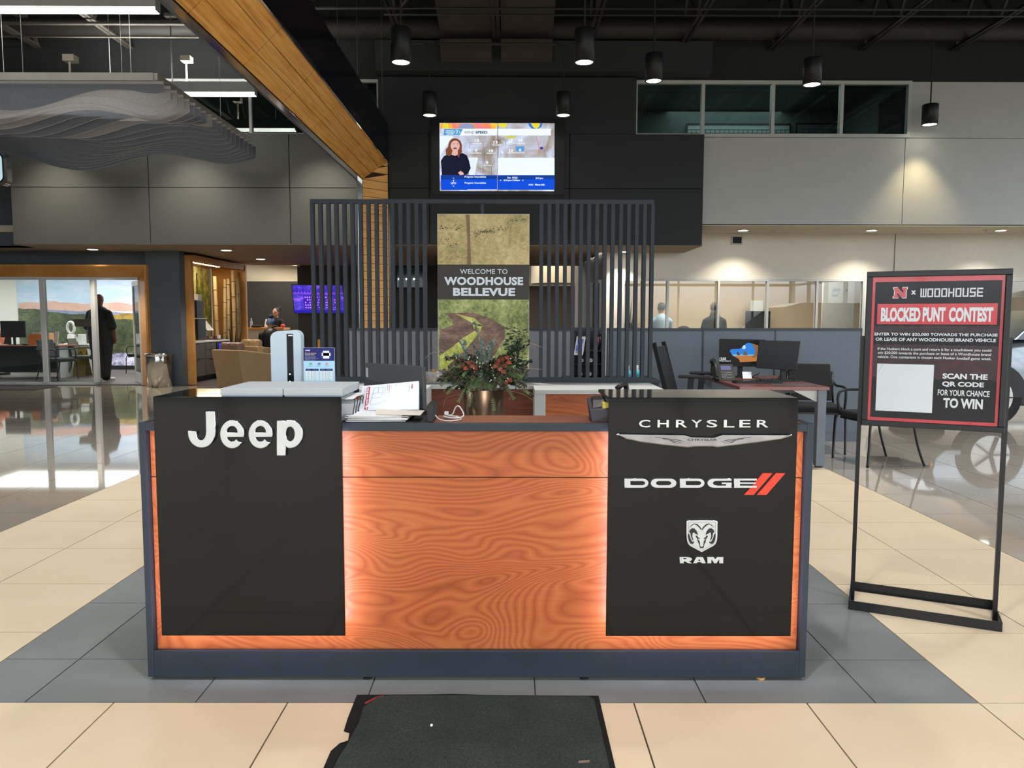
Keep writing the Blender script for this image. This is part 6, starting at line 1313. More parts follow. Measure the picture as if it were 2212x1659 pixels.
# ================================================================ RIGHT OFFICE OCCUPANTS
g = P(1428, 690, 17.3)
def torso(sh=0.19): return [((0, 0, .5), (0, .02, .98), .15, .17, 0), ((-.15, .02, 1.0), (.15, .02, 1.0), .07, .07, 0), ((0, .02, 1.05), (0, 0, 1.15), .055, .05, 2), ((-.2, .02, .98), (-.25, -.1, .74), .06, .05, 0), ((-.25, -.1, .74), (-.12, -.34, .76), .045, .032, 0), ((.2, .02, .98), (.25, -.1, .74), .06, .05, 0), ((.25, -.1, .74), (.12, -.34, .76), .045, .032, 0), ((-.09, 0, .5), (-.1, -.42, .5), .09, .065, 1), ((.09, 0, .5), (.1, -.42, .5), .09, .065, 1), ((-.1, -.42, .5), (-.1, -.44, .1), .06, .045, 1), ((.1, -.42, .5), (.1, -.44, .1), .06, .045, 1), ((-.1, -.43, .045), (-.1, -.6, .04), .045, .035, 1), ((.1, -.43, .045), (.1, -.6, .04), .045, .035, 1)]+hand((-.12, -.34, .78), (.3, -1, 0), 2)+hand((.12, -.34, .78), (-.3, -1, 0), 2)
CL_b = mat('pale_blue_shirt', (150, 176, 196), .8)
def seat(x, y, lab):
    o = thing('swivel_stool', lab, 'chair', (x, y, 0)); Bx(x-.24, x+.24, y-.22, y+.2, .66, .72).build('seat', M_black, o, .02); MB().cyl((x, y), .03, .05, .66).build('column', M_blackmetal, o); MB().cyl((x, y), .25, 0, .05).build('base', M_black, o)
    return o
person('seated_man', 'person with dark hair in pale blue shirt seated behind the first office window pane', (g.x, 17.3, .33), radians(185), torso(), [CL_b, CL_k2, SK_m, HAIR], balls=head(0, -.01, 1.26, 2)+[((0, .02, 1.30), .10, (.9, 1.0, 1.0), 3)])
seat(g.x, 17.3, 'dark swivel seat under the person in the pale blue shirt')
g = P(1543, 690, 16.9)
person('seated_woman', 'person with long wavy hair in black top seated in the right office', (g.x, 16.9, .33), radians(175), torso(), [CL_k, CL_k2, SK_l, mat('brown_hair', (58, 44, 34), .7, vary=.4, vscale=30)], balls=head(0, -.01, 1.26, 2)+[((0, .02, 1.29), .105, (.95, 1.0, 1.05), 3), ((0, .06, 1.12), .11, (1.0, .7, 1.1), 3)])
seat(g.x, 16.9, 'dark swivel seat under the person with long wavy hair')
g = P(1477, 705, 16.4); o = thing('round_chair_back', 'dark rounded chair top just above the partition, between the two seated people', 'chair', (g.x, 16.4, 0)); MB().ball((g.x, 16.4, 1.02), .2, 18, 10, (1, .25, 1)).build('backrest', mat('umber_fabric', (58, 42, 34), .8), o); Bx(g.x-.03, g.x+.03, 16.38, 16.42, .1, .85).build('upright', M_black, o); MB().cyl((g.x, 16.4), .24, 0, .1).build('base', M_black, o)
a = P(1610, 672, 18.5); b = P(1662, 712, 18.5); o = thing('office_display', 'black display on a dark stand behind the third window pane of the right office', 'display', ((a.x+b.x)/2, 18.5, 0)); Bx(a.x, b.x, 18.45, 18.5, b.z-.1, a.z).build('screen', M_black, o, .005); Bx(a.x+.05, b.x-.05, 18.4, 18.55, 0, b.z-.1).build('stand_body', M_dark, o); Bx(a.x+.1, b.x-.2, 18.42, 18.5, a.z, a.z+.25).build('white_top_box', M_white, o)
a = P(1778, 609, 16.9); b = P(1843, 709, 16.9); o = thing('whiteboard', 'white flip board with blue handwriting standing behind the last office window pane', 'whiteboard', ((a.x+b.x)/2, 16.9, 0)); Bx(a.x, b.x, 16.9, 16.93, b.z-.2, a.z).build('board', M_white, o)
for x in (a.x+.05, b.x-.08): Bx(x, x+.03, 16.93, 16.96, 0, b.z+.2).build('leg', M_alu, o)
Sb = Surf((0, 16.9, 0), (1, 0, 0)); M_blu = flat('marker_blue', (70, 90, 150)); w = b.x-a.x
for s_, x0, x1, py0, py1 in (('Jeremy', .28, .54, 633, 621), ('Sand', .28, .46, 641, 634), ('x', .72, .77, 630, 624)): Sb.text(s_, a.x+w*x0, P(1800, py0, 16.9).z, a.x+w*x1, P(1800, py1, 16.9).z, .002, .0, shear=.25).build('handwriting', M_blu, o)
g = P(1352, 700, 16.3); o = thing('office_plant', 'tall narrow dark green plant behind the leftmost office window pane', 'plant', (g.x, 16.3, 0)); MB().lathe([(0, 0), (.14, 0), (.17, .35), (.14, .35), (.14, .3), (0, .3)], (g.x, 16.3, 0), 20).build('pot', M_white, o); rr = random.Random(4)
for k in range(16):
    a_ = rr.uniform(0, 6.28); L = rr.uniform(1.1, 1.75); p0 = Vector((g.x, 16.3, .3)); p1 = Vector((g.x+.2*cos(a_), 16.3+.2*sin(a_), .2+L)); s_ = Vector((-sin(a_), cos(a_), 0))*.03
    MB().add([p0-s_*.3, p0+s_*.3, p0.lerp(p1, .6)+s_, p1, p0.lerp(p1, .6)-s_], [(0, 1, 2, 3, 4)]).build('leaf', M_lf, o)
# planning boards in the upper office
for px0, px1, py, n, lab in ((1485, 1707, 267, 22, 'wide gridded planning board in the dim upper office'), (1722, 1833, 266, 8, 'smaller black framed calendar board in the dim upper office')):
    a = P(px0, py, 17.3); b = P(px1, 312, 17.3); o = thing('planning_board', lab, 'whiteboard', ((a.x+b.x)/2, 17.34, b.z)); Bx(a.x, b.x, 17.34, 17.38, b.z-.1, a.z).build('board', mat('dim_board_%d' % n, (150, 158, 158) if n > 10 else (96, 102, 104), .6), o)
    ln = MB(); Z0_, Z1_ = b.z-.1, a.z
    for x in (a.x, b.x): ln.box(x-.015, x+.015, 17.325, 17.34, Z0_, Z1_)
    ln.box(a.x, b.x, 17.325, 17.34, Z1_-.02, Z1_+.015)
    for i in range(1, n): x = a.x+(b.x-a.x)*i/n; ln.box(x-.005, x+.005, 17.335, 17.34, Z0_, Z1_-.12)
    for i in range(5): z = Z1_-.12-i*.07; ln.box(a.x, b.x, 17.335, 17.34, z-.004, z+.004)
    ln.build('grid_lines', M_black, o)

# ================================================================ SUV BEHIND THE CONTEST SIGN
M_car = mat('grey_car_paint', (128, 140, 150), .25, .5, coat=1.0, vary=.01); M_tyre = mat('tyre_rubber', (20, 20, 21), .8); M_cg = mat('car_glass', (18, 22, 24), .05, spec=.8); M_trim = mat('car_trim_black', (22, 22, 24), .5)
cy = 9.75; cw = 1.9
car = thing('parked_suv', 'grey sport utility car parked on the polished floor behind the contest sign', 'car', (7.6, cy+cw/2, 0))
X0 = 5.25
def prof(t):  # body side profile, x from nose
    return t
side = [(0.03, .42), (0, .60), (.05, .86), (.16, .98), (.75, 1.08), (1.25, 1.13), (4.6, 1.15), (4.68, .95), (4.7, .5), (4.55, .32), (.15, .30)]
n = 9; rows = []
for j in range(n+1):
    v = j/n; y = cy+cw*v; e = abs(2*v-1); ins = .10*e**4; f_ = .16*e**3
    rows.append([(X0+x+(f_ if x < 1 else (-f_*.6 if x > 4 else 0)), y+(0), z-(ins if z > .8 else 0)) for x, z in side])
b = MB(); m_ = len(side)
vs = [p for r in rows for p in r]; fs = [(j*m_+i, (j+1)*m_+i, (j+1)*m_+(i+1) % m_, j*m_+(i+1) % m_) for j in range(n) for i in range(m_)]
fs += [tuple(range(m_)), tuple(range(n*m_, (n+1)*m_))[::-1]]
b.add(vs, fs, True); b.build('body', M_car, car, .02)
cab = [(1.15, 1.10), (1.85, 1.68), (2.3, 1.79), (3.9, 1.78), (4.45, 1.62), (4.65, 1.12)]
def cabin(y0, y1, inset, m, nm, k=1.0):
    vs = []
    for y, s in ((y0, 1), (y1, -1)):
        for x, z in cab: vs.append((X0+x, y+s*inset*max(0, (z-1.1))/.7, z))
    q = len(cab); return MB().add(vs, [tuple(range(q)), tuple(range(q, 2*q))[::-1]]+[(i, i+q, i+1+q, i+1) for i in range(q-1)], False).build(nm, m, car, .02)
cabin(cy+.06, cy+cw-.06, .2, M_car, 'cabin')
wv = [(1.5, 1.14), (2.0, 1.60), (2.4, 1.70), (2.62, 1.70), (2.62, 1.14)]
def sglass(pts, nm='side_window'):
    vs = [(X0+x, cy+.055+.2*(z-1.1)/.7-.004, z) for x, z in pts]; return MB().add(vs+[(v[0], v[1]+.006, v[2]) for v in vs], [tuple(range(len(pts)))[::-1], tuple(range(len(pts), 2*len(pts)))], False).build(nm, M_cg, car)
sglass(wv); sglass([(2.70, 1.14), (2.70, 1.70), (3.55, 1.69), (3.6, 1.14)]); sglass([(3.68, 1.14), (3.63, 1.68), (3.95, 1.67), (4.3, 1.5), (4.4, 1.16)])
ws_ = [(X0+1.25, cy+.2, 1.16), (X0+1.25, cy+cw-.2, 1.16), (X0+1.84, cy+cw-.3, 1.66), (X0+1.84, cy+.3, 1.66)]; MB().add([(x-.012, y, z+.006) for x, y, z in ws_], [(0, 3, 2, 1)], False).build('windscreen', M_cg, car)
for x in (.88, 3.75):
    for s in (0, 1):
        yy = cy-.01 if not s else cy+cw+.01; y0_, y1_ = (yy, yy+.24) if not s else (yy-.24, yy)
        w_ = MB().cyl((X0+x, .37), .37, y0_, y1_, 32, 'y').build('wheel', M_tyre, car, .02)
        yo = y0_-.006 if not s else y1_; MB().cyl((X0+x, .37), .25, yo, yo+.006, 28, 'y').build('rim', M_alu, w_)
        sp_ = MB()
        for k in range(5): a_ = 2*pi*k/5; sp_.bar((X0+x, yo-.004+(.014 if s else 0), .37), (X0+x+.24*cos(a_), yo-.004+(.014 if s else 0), .37+.24*sin(a_)), .05, .012)
        sp_.build('spokes', M_black, w_)
        ar = [(X0+x+.44*cos(t), .37+.44*sin(t)) for t in [pi*i/16 for i in range(17)]]; yo2 = cy-.012 if not s else cy+cw; MB().prism(ar, 'y', yo2, yo2+.012).build('wheel_arch', M_trim, car)
MB().ball((X0+1.65, cy-.10, 1.19), .12, 14, 8, (.55, .9, .65)).bar((X0+1.65, cy-.05, 1.15), (X0+1.65, cy+.08, 1.12), .05, .04).build('wing_mirror', M_trim, car)
Bx(X0+.6, X0+4.2, cy-.005, cy+.05, .26, .38).build('sill', M_trim, car, .01)
MB().hexa([(X0-.015, cy+.2, .72), (X0+.02, cy+.75, .72), (X0+.1, cy+.75, .72), (X0+.25, cy+.1, .72)], [(X0+.0, cy+.2, .86), (X0+.03, cy+.75, .86), (X0+.1, cy+.75, .86), (X0+.25, cy+.1, .86)]).build('headlight', mat('headlight_glass', (200, 206, 210), .1, emit=(230, 240, 255), estr=.4), car, .01)
Bx(X0-.01, X0+.05, cy+.5, cy+cw-.5, .45, .68).build('grille', M_trim, car, .01); Bx(X0+.15, X0+.3, cy+.02, cy+.2, .48, .54).build('fog_lamp', mat('amber_lens', (214, 130, 50), .3), car)
for x in (2.66, 3.62): MB().box(X0+x-.004, X0+x+.004, cy-.003, cy+.002, .45, 1.12).build('door_seam', M_trim, car)

# ================================================================ THINGS ON AND BEHIND THE RECEPTION DESK
ZS = 1.067; ZL_ = ZT-.001
def carton(x0, x1, y0, y1, lab):
    o = thing('flat_carton', lab, 'box', ((x0+x1)/2, (y0+y1)/2, ZS), 'flat white cartons on the left slab'); M_ct = mat('white_carton_board', (176, 196, 212), .7, vary=.03)
    h = .029
    Bx(x0+.003, x1-.003, y0+.003, y1-.003, ZS, ZS+h*.85).build('tray', M_ct, o, .001); MB().box(x0, x1, y0, y1, ZS+h*.72, ZS+h).box(x0, x1, y0, y0+.002, ZS+.004, ZS+h*.74).box(x0, x0+.002, y0, y1, ZS+.004, ZS+h*.74).box(x1-.002, x1, y0, y1, ZS+.004, ZS+h*.74).build('lid', mat('carton_lid_grey', (172, 178, 182), .7, vary=.03), o, .001)
    return o
xa = P(477, 850, 2.75).x; xb = P(612.5, 850, 2.75).x; xc = P(741, 850, 2.75).x
carton(xa, xb-.001, 2.745, 3.05, 'flat white carton on the left black slab, left one of the pair'); carton(xb+.001, xc, 2.745, 3.05, 'flat white carton on the left black slab, right one next to the open papers')
# dark organiser under the slab with white papers
o = thing('mesh_sorter', 'black wire sorter stuffed with white papers below the right carton', 'file sorter', (-.59, 2.9, ZL_))
for k in range(5): MB().tube([(-.585, 2.84+.045*k, ZL_+.002), (-.575+.002*k, 2.85+.045*k, 1.045), (-.66, 2.85+.045*k, 1.05)], .0022, 6).build('wire_divider', M_black, o)
MB().box(-.68, -.575, 2.83, 3.03, ZL_, ZL_+.003).build('base', M_black, o)
for k in range(4): MB().hexa([(-.68, 2.852+.045*k, ZL_+.003), (-.578, 2.852+.045*k, ZL_+.003), (-.578, 2.870+.045*k, ZL_+.003), (-.68, 2.870+.045*k, ZL_+.003)], [(-.68, 2.857+.045*k, 1.03), (-.582, 2.857+.045*k, 1.03), (-.582, 2.872+.045*k, 1.03), (-.68, 2.872+.045*k, 1.03)]).build('paper_bundle', M_paper, o)
o = MB().box(-.72, -.574, 2.80, 3.03, 1.0515, 1.0545).build('red_print_card', M_paper); tag(o, 'white card with a red printed block sticking out under the right carton', 'card'); Surf((-.574, 0, 0), (0, 1, 0)).rect(2.86, 1.0516, 2.92, 1.0544, .0004).build('red_print', flat('print_red', (176, 36, 50)), o)
# paper tray
tx0, tx1 = P(741, 905, 2.86).x, P(921, 905, 2.86).x
tr = thing('paper_tray', 'low black paper tray on the desk ledge under loose white papers', 'tray', ((tx0+tx1)/2, 2.9, ZL_))
Bx(tx0+.02, tx1, 2.80, 3.02, ZL_, ZL_+.004).build('tray_floor', M_black, tr); Bx(tx0+.02, tx1, 3.017, 3.022, ZL_, ZL_+.02).build('rim', M_black, tr)
random.seed(9)
for k in range(7):
    w = random.uniform(.20, .235); x = tx0+.015+random.uniform(0, .02); y = 2.805+random.uniform(0, .012); z = ZL_+.0045+.0032*k; r = radians(random.uniform(-3, 3))
    b = MB().box(-w/2, w/2, 0, .19, 0, .0026); b.xf(Matrix.Translation((x+w/2, y, z)) @ Matrix.Rotation(r, 4, 'Z')); o = b.build('loose_papers', (M_paper, mat('paper_bluish', (196, 208, 226), .7), mat('paper_cream', (214, 206, 192), .7))[k % 3])
    tag(o, 'loose sheet in the stack of papers lying in the black tray', 'paper', 'papers in the black tray')
b = MB().hexa([(P(812, 893, 2.82).x, 2.82, ZL_+.028), (P(908, 900, 2.80).x, 2.80, ZL_+.028), (P(917, 890, 2.93).x, 2.93, ZL_+.029), (P(812, 888, 2.96).x, 2.96, ZL_+.034)], [(P(812, 893, 2.82).x, 2.82, ZL_+.0295), (P(908, 900, 2.80).x, 2.80, ZL_+.0295), (P(917, 890, 2.93).x, 2.93, ZL_+.0305), (P(812, 888, 2.96).x, 2.96, ZL_+.0355)]).build('beige_envelope', mat('beige_envelope', (204, 196, 184), .7)); tag(b, 'beige envelope on top of the loose papers in the tray', 'envelope')
# leaning carton sleeve
Bb = [P(776, 887, 2.96), P(904.5, 884, 2.92), P(904.5, 823, 3.0), P(782, 834, 3.04)]
lc_ = thing('leaning_carton', 'white printed carton sleeve with red title, leaning on the grey monitor', 'box', ((Bb[0].x+Bb[1].x)/2, 2.94, ZL_+.03))
quad(MB(), Bb, .008).build('sleeve', mat('sleeve_white', (214, 222, 232), .6, vary=.02), lc_)
nB = (Bb[1]-Bb[0]).cross(Bb[3]-Bb[0]).normalized()
def lc(u, v, h=.001): return Bb[0].lerp(Bb[1], u).lerp(Bb[3].lerp(Bb[2], u), v)+nB*h
def lpoly(nm_, pts, m, h=.001): return MB().add([lc(u, v, h) for u, v in pts], [tuple(range(len(pts)))], False).build(nm_, m, lc_)
lpoly('title_strip', [(.085, .03), (.145, .03), (.15, .93), (.09, .93)], flat('print_red', (176, 36, 50)), .001)
Sl = Surf(Bb[0], Bb[1]-Bb[0], Bb[3]-Bb[0]); LW = (Bb[1]-Bb[0]).length; LH = (Bb[3]-Bb[0]).length
def ltext(s, u0, v0, u1, v1, m, bo=.02):
    vs, fs = text_mesh(s, bo, 0, 1.0); ax = [v[0] for v in vs]; ay = [v[1] for v in vs]; A0_, A1_, B0_, B1_ = min(ax), max(ax), min(ay), max(ay); out = []
    for v in vs: s1 = (v[0]-A0_)/(A1_-A0_); s2 = (v[1]-B0_)/(B1_-B0_); out.append(lc(u0+(u1-u0)*s2, v0+(v1-v0)*s1, .0018))
    MB().add(out, fs, False).build('lettering', m, lc_)
ltext('ULINE Insta Carton Sale', .132, .90, .095, .06, M_ink2, .03); ltext('Save big on 18 x 18 Corrugated Cartons', .072, .90, .05, .06, flat('print_grey', (90, 92, 100)), .0)
ltext('Order now', .47, .93, .45, .72, flat('print_red', (176, 36, 50)), .0); ltext('1-800-295-5510', .50, .93, .485, .64, flat('print_red', (176, 36, 50)), .0); ltext('ULINE', .90, .90, .87, .74, flat('print_red', (176, 36, 50)), .03); ltext('Shipping Supply Specialists', .845, .9, .83, .62, flat('print_grey', (90, 92, 100)), .0)
lb = MB()
for a_, b_ in (((.17, .22), (.23, .88)), ((.23, .88), (.42, .88)), ((.42, .88), (.42, .70)), ((.20, .66), (.40, .66)), ((.18, .48), (.36, .48)), ((.17, .22), (.35, .25)), ((.35, .25), (.37, .60)), ((.36, .48), (.45, .45)), ((.45, .45), (.46, .32)), ((.36, .30), (.46, .32)), ((.37, .60), (.46, .66)), ((.30, .66), (.30, .88)), ((.46, .66), (.46, .46)), ((.23, .66), (.19, .60)), ((.38, .88), (.38, .66))): lb.bar(lc(a_[0], a_[1], .0014), lc(b_[0], b_[1], .0014), .0011, .0004)
lb.build('box_drawing', flat('print_line_grey', (120, 124, 132)), lc_)
# grey monitor seen from behind
Mq = [P(790, 860, 3.24), P(916, 870, 3.16), P(914, 790, 3.20), P(788, 783, 3.28)]
gm = thing('reception_monitor', 'dark grey monitor seen from behind on the reception work surface', 'monitor', ((Mq[0].x+Mq[1].x)/2, 3.25, .74)); M_mg = mat('monitor_grey', (52, 54, 56), .5)
for v in (Mq[0], Mq[1]): v.z -= .03
quad(MB(), Mq, .035).build('casing', M_mg, gm, .006); nM = (Mq[1]-Mq[0]).cross(Mq[3]-Mq[0]).normalized()
def mc(u, v, h): return Mq[0].lerp(Mq[1], u).lerp(Mq[3].lerp(Mq[2], u), v)+nM*h
quad(MB(), [mc(0, 0, .014), mc(.95, 0, .014), mc(.95, .48, .014), mc(0, .62, .014)], .014).build('rear_bulge', mat('monitor_grey_dark', (40, 42, 44), .5), gm, .003)
MB().add([mc(.02, .66, .001), mc(.055, .66, .001), mc(.055, .88, .001), mc(.02, .88, .001)], [(0, 1, 2, 3)], False).build('maker_badge', mat('badge_silver', (150, 152, 156), .4), gm)
c_ = (Mq[0]+Mq[1])/2; MB().bar((c_.x, 3.27, .75), (c_.x, 3.25, 1.0), .05, .03).box(c_.x-.1, c_.x+.1, 3.2, 3.4, .74, .75).build('stand', M_mg, gm)
# black dock at right end of tray
xd = P(930, 900, 2.83).x
dkb = thing('docking_box', 'upright black docking box between the paper tray and the white cable', 'electronics', (xd, 2.9, ZL_)); Bx(xd-.012, xd+.012, 2.815, 2.99, ZL_, ZL_+.064).build('case', M_black, dkb, .002)
for k in range(5): Bx(xd+.012, xd+.0128, 2.83+.03*k, 2.845+.03*k, ZL_+.012+.004*(k % 2), ZL_+.05-.006*(k % 3)).build('port', mat('port_grey', (58, 62, 66), .4), dkb)
pts = [(xd+.014, 2.87, ZL_+.02), (xd+.03, 2.85, ZL_+.008), (xd+.06, 2.835, ZL_+.004), (xd+.085, 2.84, ZL_+.004), (xd+.11, 2.87, ZL_+.006), (xd+.075, 2.93, ZL_+.008), (xd+.04, 2.9, ZL_+.012), (xd+.085, 2.85, ZL_+.012), (xd+.12, 2.86, ZL_+.02), (xd+.105, 2.87, ZL_+.052), (xd+.09, 2.88, ZL_+.05), (xd+.075, 2.89, ZL_+.02), (xd+.05, 2.91, ZL_+.016), (xd+.10, 2.86, ZL_+.016)]
o = MB().tube(spline(pts, 6), .0024, 8).box(xd+.045, xd+.06, 2.9, 2.93, ZL_+.018, ZL_+.028).build('white_cable', M_white); tag(o, 'coiled white charging cable lying on the desk ledge', 'cable')
# white rounded tower with black slot
T0 = P(591, 828, 3.25); T1 = P(656, 828, 3.25); zt_ = P(620, 712.5, 3.25).z
tw = thing('white_router_tower', 'tall white rounded electronics tower with black glossy slot behind the cartons', 'electronics', ((T0.x+T1.x)/2, 3.25, .74)); Stw = Surf((0, 3.22, 0), (1, 0, 0)); xw0, xw1 = T0.x, T1.x
pl = [(xw1, .74), (xw1, zt_-.03)]+arc(xw1-.03, zt_-.028, .03, .028, 0, 90, 6)+[(xw0+.035, zt_-.006)]+arc(xw0+.035, zt_-.035, .035, .03, 90, 180, 6)+[(xw0, .74)]
Stw.slab(pl[::-1], -.05, 0).build('shell', mat('ice_white_shell', (182, 200, 212), .35), tw, .004)
s0 = P(619, 722, 3.22).x; s1 = P(633, 722, 3.22).x; Stw.rect(s0, .80, s1, P(620, 721, 3.22).z, .001).build('slot', mat('black_gloss_slot', (8, 9, 11), .08), tw); Stw.rect(s0+.007, P(620, 726, 3.22).z, s1-.002, P(620, 723.5, 3.22).z, .002).build('badge', M_ink2, tw)
for py in (808, 824): c_ = P(626.5, py, 3.22); MB().cyl((c_.x, c_.z), .0028, 3.2175, 3.22, 10, 'y').build('indicator', mat('indicator_white', (250, 250, 250), .4, emit=(255, 255, 255), estr=2), tw)
# flyer in holder
F0 = P(656.5, 828, 3.16); F1 = P(724, 828, 3.16); zt_ = P(690, 751, 3.16).z; zb_ = ZT+.0
fl = thing('payment_flyer', 'pale blue monthly payment chart flyer with navy header in a clear stand', 'flyer', ((F0.x+F1.x)/2, 3.16, .74)); Sf = Surf((0, 3.16, 0), (1, 0, 0)); FW = F1.x-F0.x; FB = .86
Bx(F0.x, F1.x, 3.16, 3.164, .745, zt_).build('clear_stand', mat('acrylic_clear', (220, 225, 230), .1, alpha=.5), fl); Bx(F0.x, F1.x, 3.13, 3.22, .74, .745).build('stand_foot', mat('acrylic_clear', (220, 225, 230), .1), fl)
Sf.rect(F0.x+.001, FB, F1.x-.001, zt_-.001, .001).build('sheet', flat('flyer_blue', (170, 214, 236)), fl); zh = P(690, 779.5, 3.16).z; Sf.rect(F0.x+.001, zh, F1.x-.001, zt_-.001, .0014).build('header', flat('flyer_navy', (30, 38, 104)), fl)
def fpx(x, y): c_ = P(580+x*.0965, 700+y*.0965, 3.16); return c_.x, c_.z
def frect(nm_, x0, y0, x1, y1, m, h=.002, mb=None):
    a_ = fpx(x0, y1); b_ = fpx(x1, y0); r_ = Sf.rect(a_[0], a_[1], b_[0], b_[1], h, mb); return r_ if mb else r_.build(nm_, m, fl)
def ftext(s, x0, y0, x1, y1, m, bo=.02): a_ = fpx(x0, y1); b_ = fpx(x1, y0); Sf.text(s, a_[0], a_[1], b_[0], b_[1], .0026, bo).build('lettering', m, fl)
ftext('sunbit', 830, 570, 932, 602, M_ink2, .03); ftext('Monthly payment,', 820, 640, 1078, 668, flat('flyer_peach', (226, 170, 160)), .03); ftext('example chart.', 822, 675, 1036, 702, M_ink2, .03)
for k, (x1_, y_) in enumerate(((1065, 720), (1048, 748), (1125, 770), (1030, 796))): ftext('Payment plans for every repair and need'[:30+3*k], 822, y_, x1_, y_+13, M_ink2, .0)
cr = [(1285+130*cos(radians(a_)), 690+118*sin(radians(a_))) for a_ in range(0, 360, 15)]; Sf.poly([fpx(*q) for q in cr][::-1], .0018).build('header_disc', flat('flyer_indigo', (44, 48, 132)), fl)
frect('header_icon', 1225, 600, 1360, 770, M_ink2); frect('header_icon', 1195, 645, 1388, 712, M_ink2)
for x_, cc_ in ((945, (120, 170, 130)), (1135, (120, 120, 180)), (1305, (210, 150, 150))): Sf.poly([fpx(x_+34*cos(radians(a_)), 890+26*sin(radians(a_))) for a_ in range(0, 360, 30)][::-1], .002).build('icon', flat('icon_%d' % x_, cc_), fl); ftext('Easy to use', x_-50, 930, x_+60, 946, flat('flyer_navy', (30, 38, 104)), .0)
for x0_, x1_ in ((838, 1122), (1155, 1438)):
    frect('table_header', x0_, 1000, x1_, 1046, flat('flyer_navy', (30, 38, 104))); frect('table_body', x0_, 1048, x1_, 1262, flat('flyer_pale', (222, 236, 240)))
    ftext('Amount', x0_+35, 1016, x0_+95, 1030, M_ink2, .0); ftext('Payment', x0_+165, 1016, x0_+250, 1030, M_ink2, .0)
    tl = MB()
    for k in range(1, 5): frect('', x0_, 1048+43*k, x1_, 1051+43*k, None, .0024, tl)
    frect('', x0_+130, 1048, x0_+133, 1262, None, .0024, tl); tl.build('table_lines', flat('flyer_line', (140, 156, 170)), fl)
    for k in range(5): ftext('$%d00' % (k+1), x0_+45, 1064+43*k, x0_+78, 1078+43*k, flat('flyer_navy', (30, 38, 104)), .0); ftext('$%d.80/mo' % (17*(k+1)), x0_+170, 1064+43*k, x0_+240, 1078+43*k, flat('flyer_navy', (30, 38, 104)), .0)
# stapler-like desk caddy at the right slab
xg0 = P(1274, 900, 2.86).x
cd_ = thing('desk_caddy', 'dark plum desk caddy with yellow notes beside the right slab', 'caddy', (xg0+.06, 2.88, ZL_)); M_pl = mat('plum_plastic', (52, 46, 54), .5)
MB().hexa([(xg0+.004, 2.83, ZL_), (xg0+.13, 2.815, ZL_), (xg0+.13, 2.97, ZL_), (xg0+.01, 2.97, ZL_)], [(xg0-.004, 2.84, ZL_+.045), (xg0+.13, 2.815, ZL_+.055), (xg0+.13, 2.99, ZL_+.075), (xg0+.0, 2.99, ZL_+.075)]).build('body', M_pl, cd_, .003)
MB().hexa([(xg0+.012, 2.86, ZL_+.05), (xg0+.06, 2.86, ZL_+.058), (xg0+.06, 2.95, ZL_+.058), (xg0+.012, 2.95, ZL_+.058)], [(xg0+.014, 2.88, ZL_+.078), (xg0+.06, 2.88, ZL_+.08), (xg0+.06, 2.95, ZL_+.088), (xg0+.014, 2.95, ZL_+.086)]).build('compartment', M_black, cd_)
MB().box(xg0+.045, xg0+.08, 2.84, 2.90, ZL_+.05, ZL_+.072).build('yellow_notes', mat('sticky_yellow', (222, 206, 96), .7), cd_); MB().box(xg0+.05, xg0+.085, 2.91, 2.95, ZL_+.06, ZL_+.082).build('white_card', M_paper, cd_)
a_ = P(1330, 842, 3.45); ar = thing('swivel_chair', 'black swivel chair whose arm peeks over the right black slab', 'chair', (a_.x+.06, 3.6, 0)); p0 = P(1332, 840, 3.6); p1 = P(1352, 830, 3.62); p2 = P(1358, 852, 3.64)
MB().tube([p0, (p0+p1)/2+Vector((0, 0, .006)), p1, Vector((p1.x+.01, 3.64, p1.z-.05)), Vector((p1.x, 3.64, .5))], .013, 8).build('armrest', M_black, ar); Bx(p1.x-.45, p1.x+.02, 3.62, 4.0, .44, .5).build('seat', M_mesh, ar, .02); MB().cyl((p1.x-.2, 3.82), .03, .06, .44).build('gas_lift', M_black, ar); MB().cyl((p1.x-.2, 3.82), .26, 0, .06).build('base', M_black, ar)
# glass dish with dried flowers behind the planter
a_ = P(937, 824, 6.88); o = thing('crystal_dish', 'small clear glass dish of dried flowers at the left of the planter', 'dish', (a_.x, 6.86, .77)); M_cr = mat('crystal', (205, 208, 208), .05, alpha=.28)
MB().lathe([(0, .004), (.06, .004), (.085, .07), (.08, .11), (.077, .11), (.08, .07), (.055, .01), (0, .01)], (a_.x, 6.86, .77), 18).build('dish', M_cr, o)
rr = random.Random(1)
for k in range(9): t_ = rr.uniform(0, 6.28); r_ = rr.uniform(0, .05); MB().ball((a_.x+r_*cos(t_), 6.86+r_*sin(t_), .77+rr.uniform(.03, .12)), .018, 8, 5).build('dried_flower', (mat('petal_cream', (206, 190, 170), .8), mat('petal_rust', (150, 80, 50), .8), mat('petal_orange', (196, 130, 60), .8))[k % 3], o)

# ================================================================ PLANTER
YPp = 5.6; pcx = P(1045, 850, YPp).x; zr_ = P(1045, 845, YPp-.16).z; rp2 = (P(1088, 850, YPp).x-P(1000, 850, YPp).x)/2
plr = thing('planter', 'tall bronze planter filled with mixed greenery before the back desk', 'planter', (pcx, YPp, 0)); M_bz = mat('brushed_bronze', (112, 92, 74), .32, .8, vary=.06)
MB().lathe([(0, 0), (rp2*.80, 0), (rp2, zr_), (rp2-.008, zr_), (rp2-.012, zr_-.05), (0, zr_-.05)], (pcx, YPp, 0), 40).build('pot', M_bz, plr)
MB().cyl((pcx, YPp), rp2-.012, zr_-.06, zr_-.04, 24).build('moss', mat('dark_moss', (40, 38, 26), .95, vary=.4, vscale=40), plr)
rr = random.Random(21); top = Vector((pcx, YPp, zr_-.04)); K = YPp/F
def W_(px, py, dy=0): v = P(px, py, YPp+dy); return v
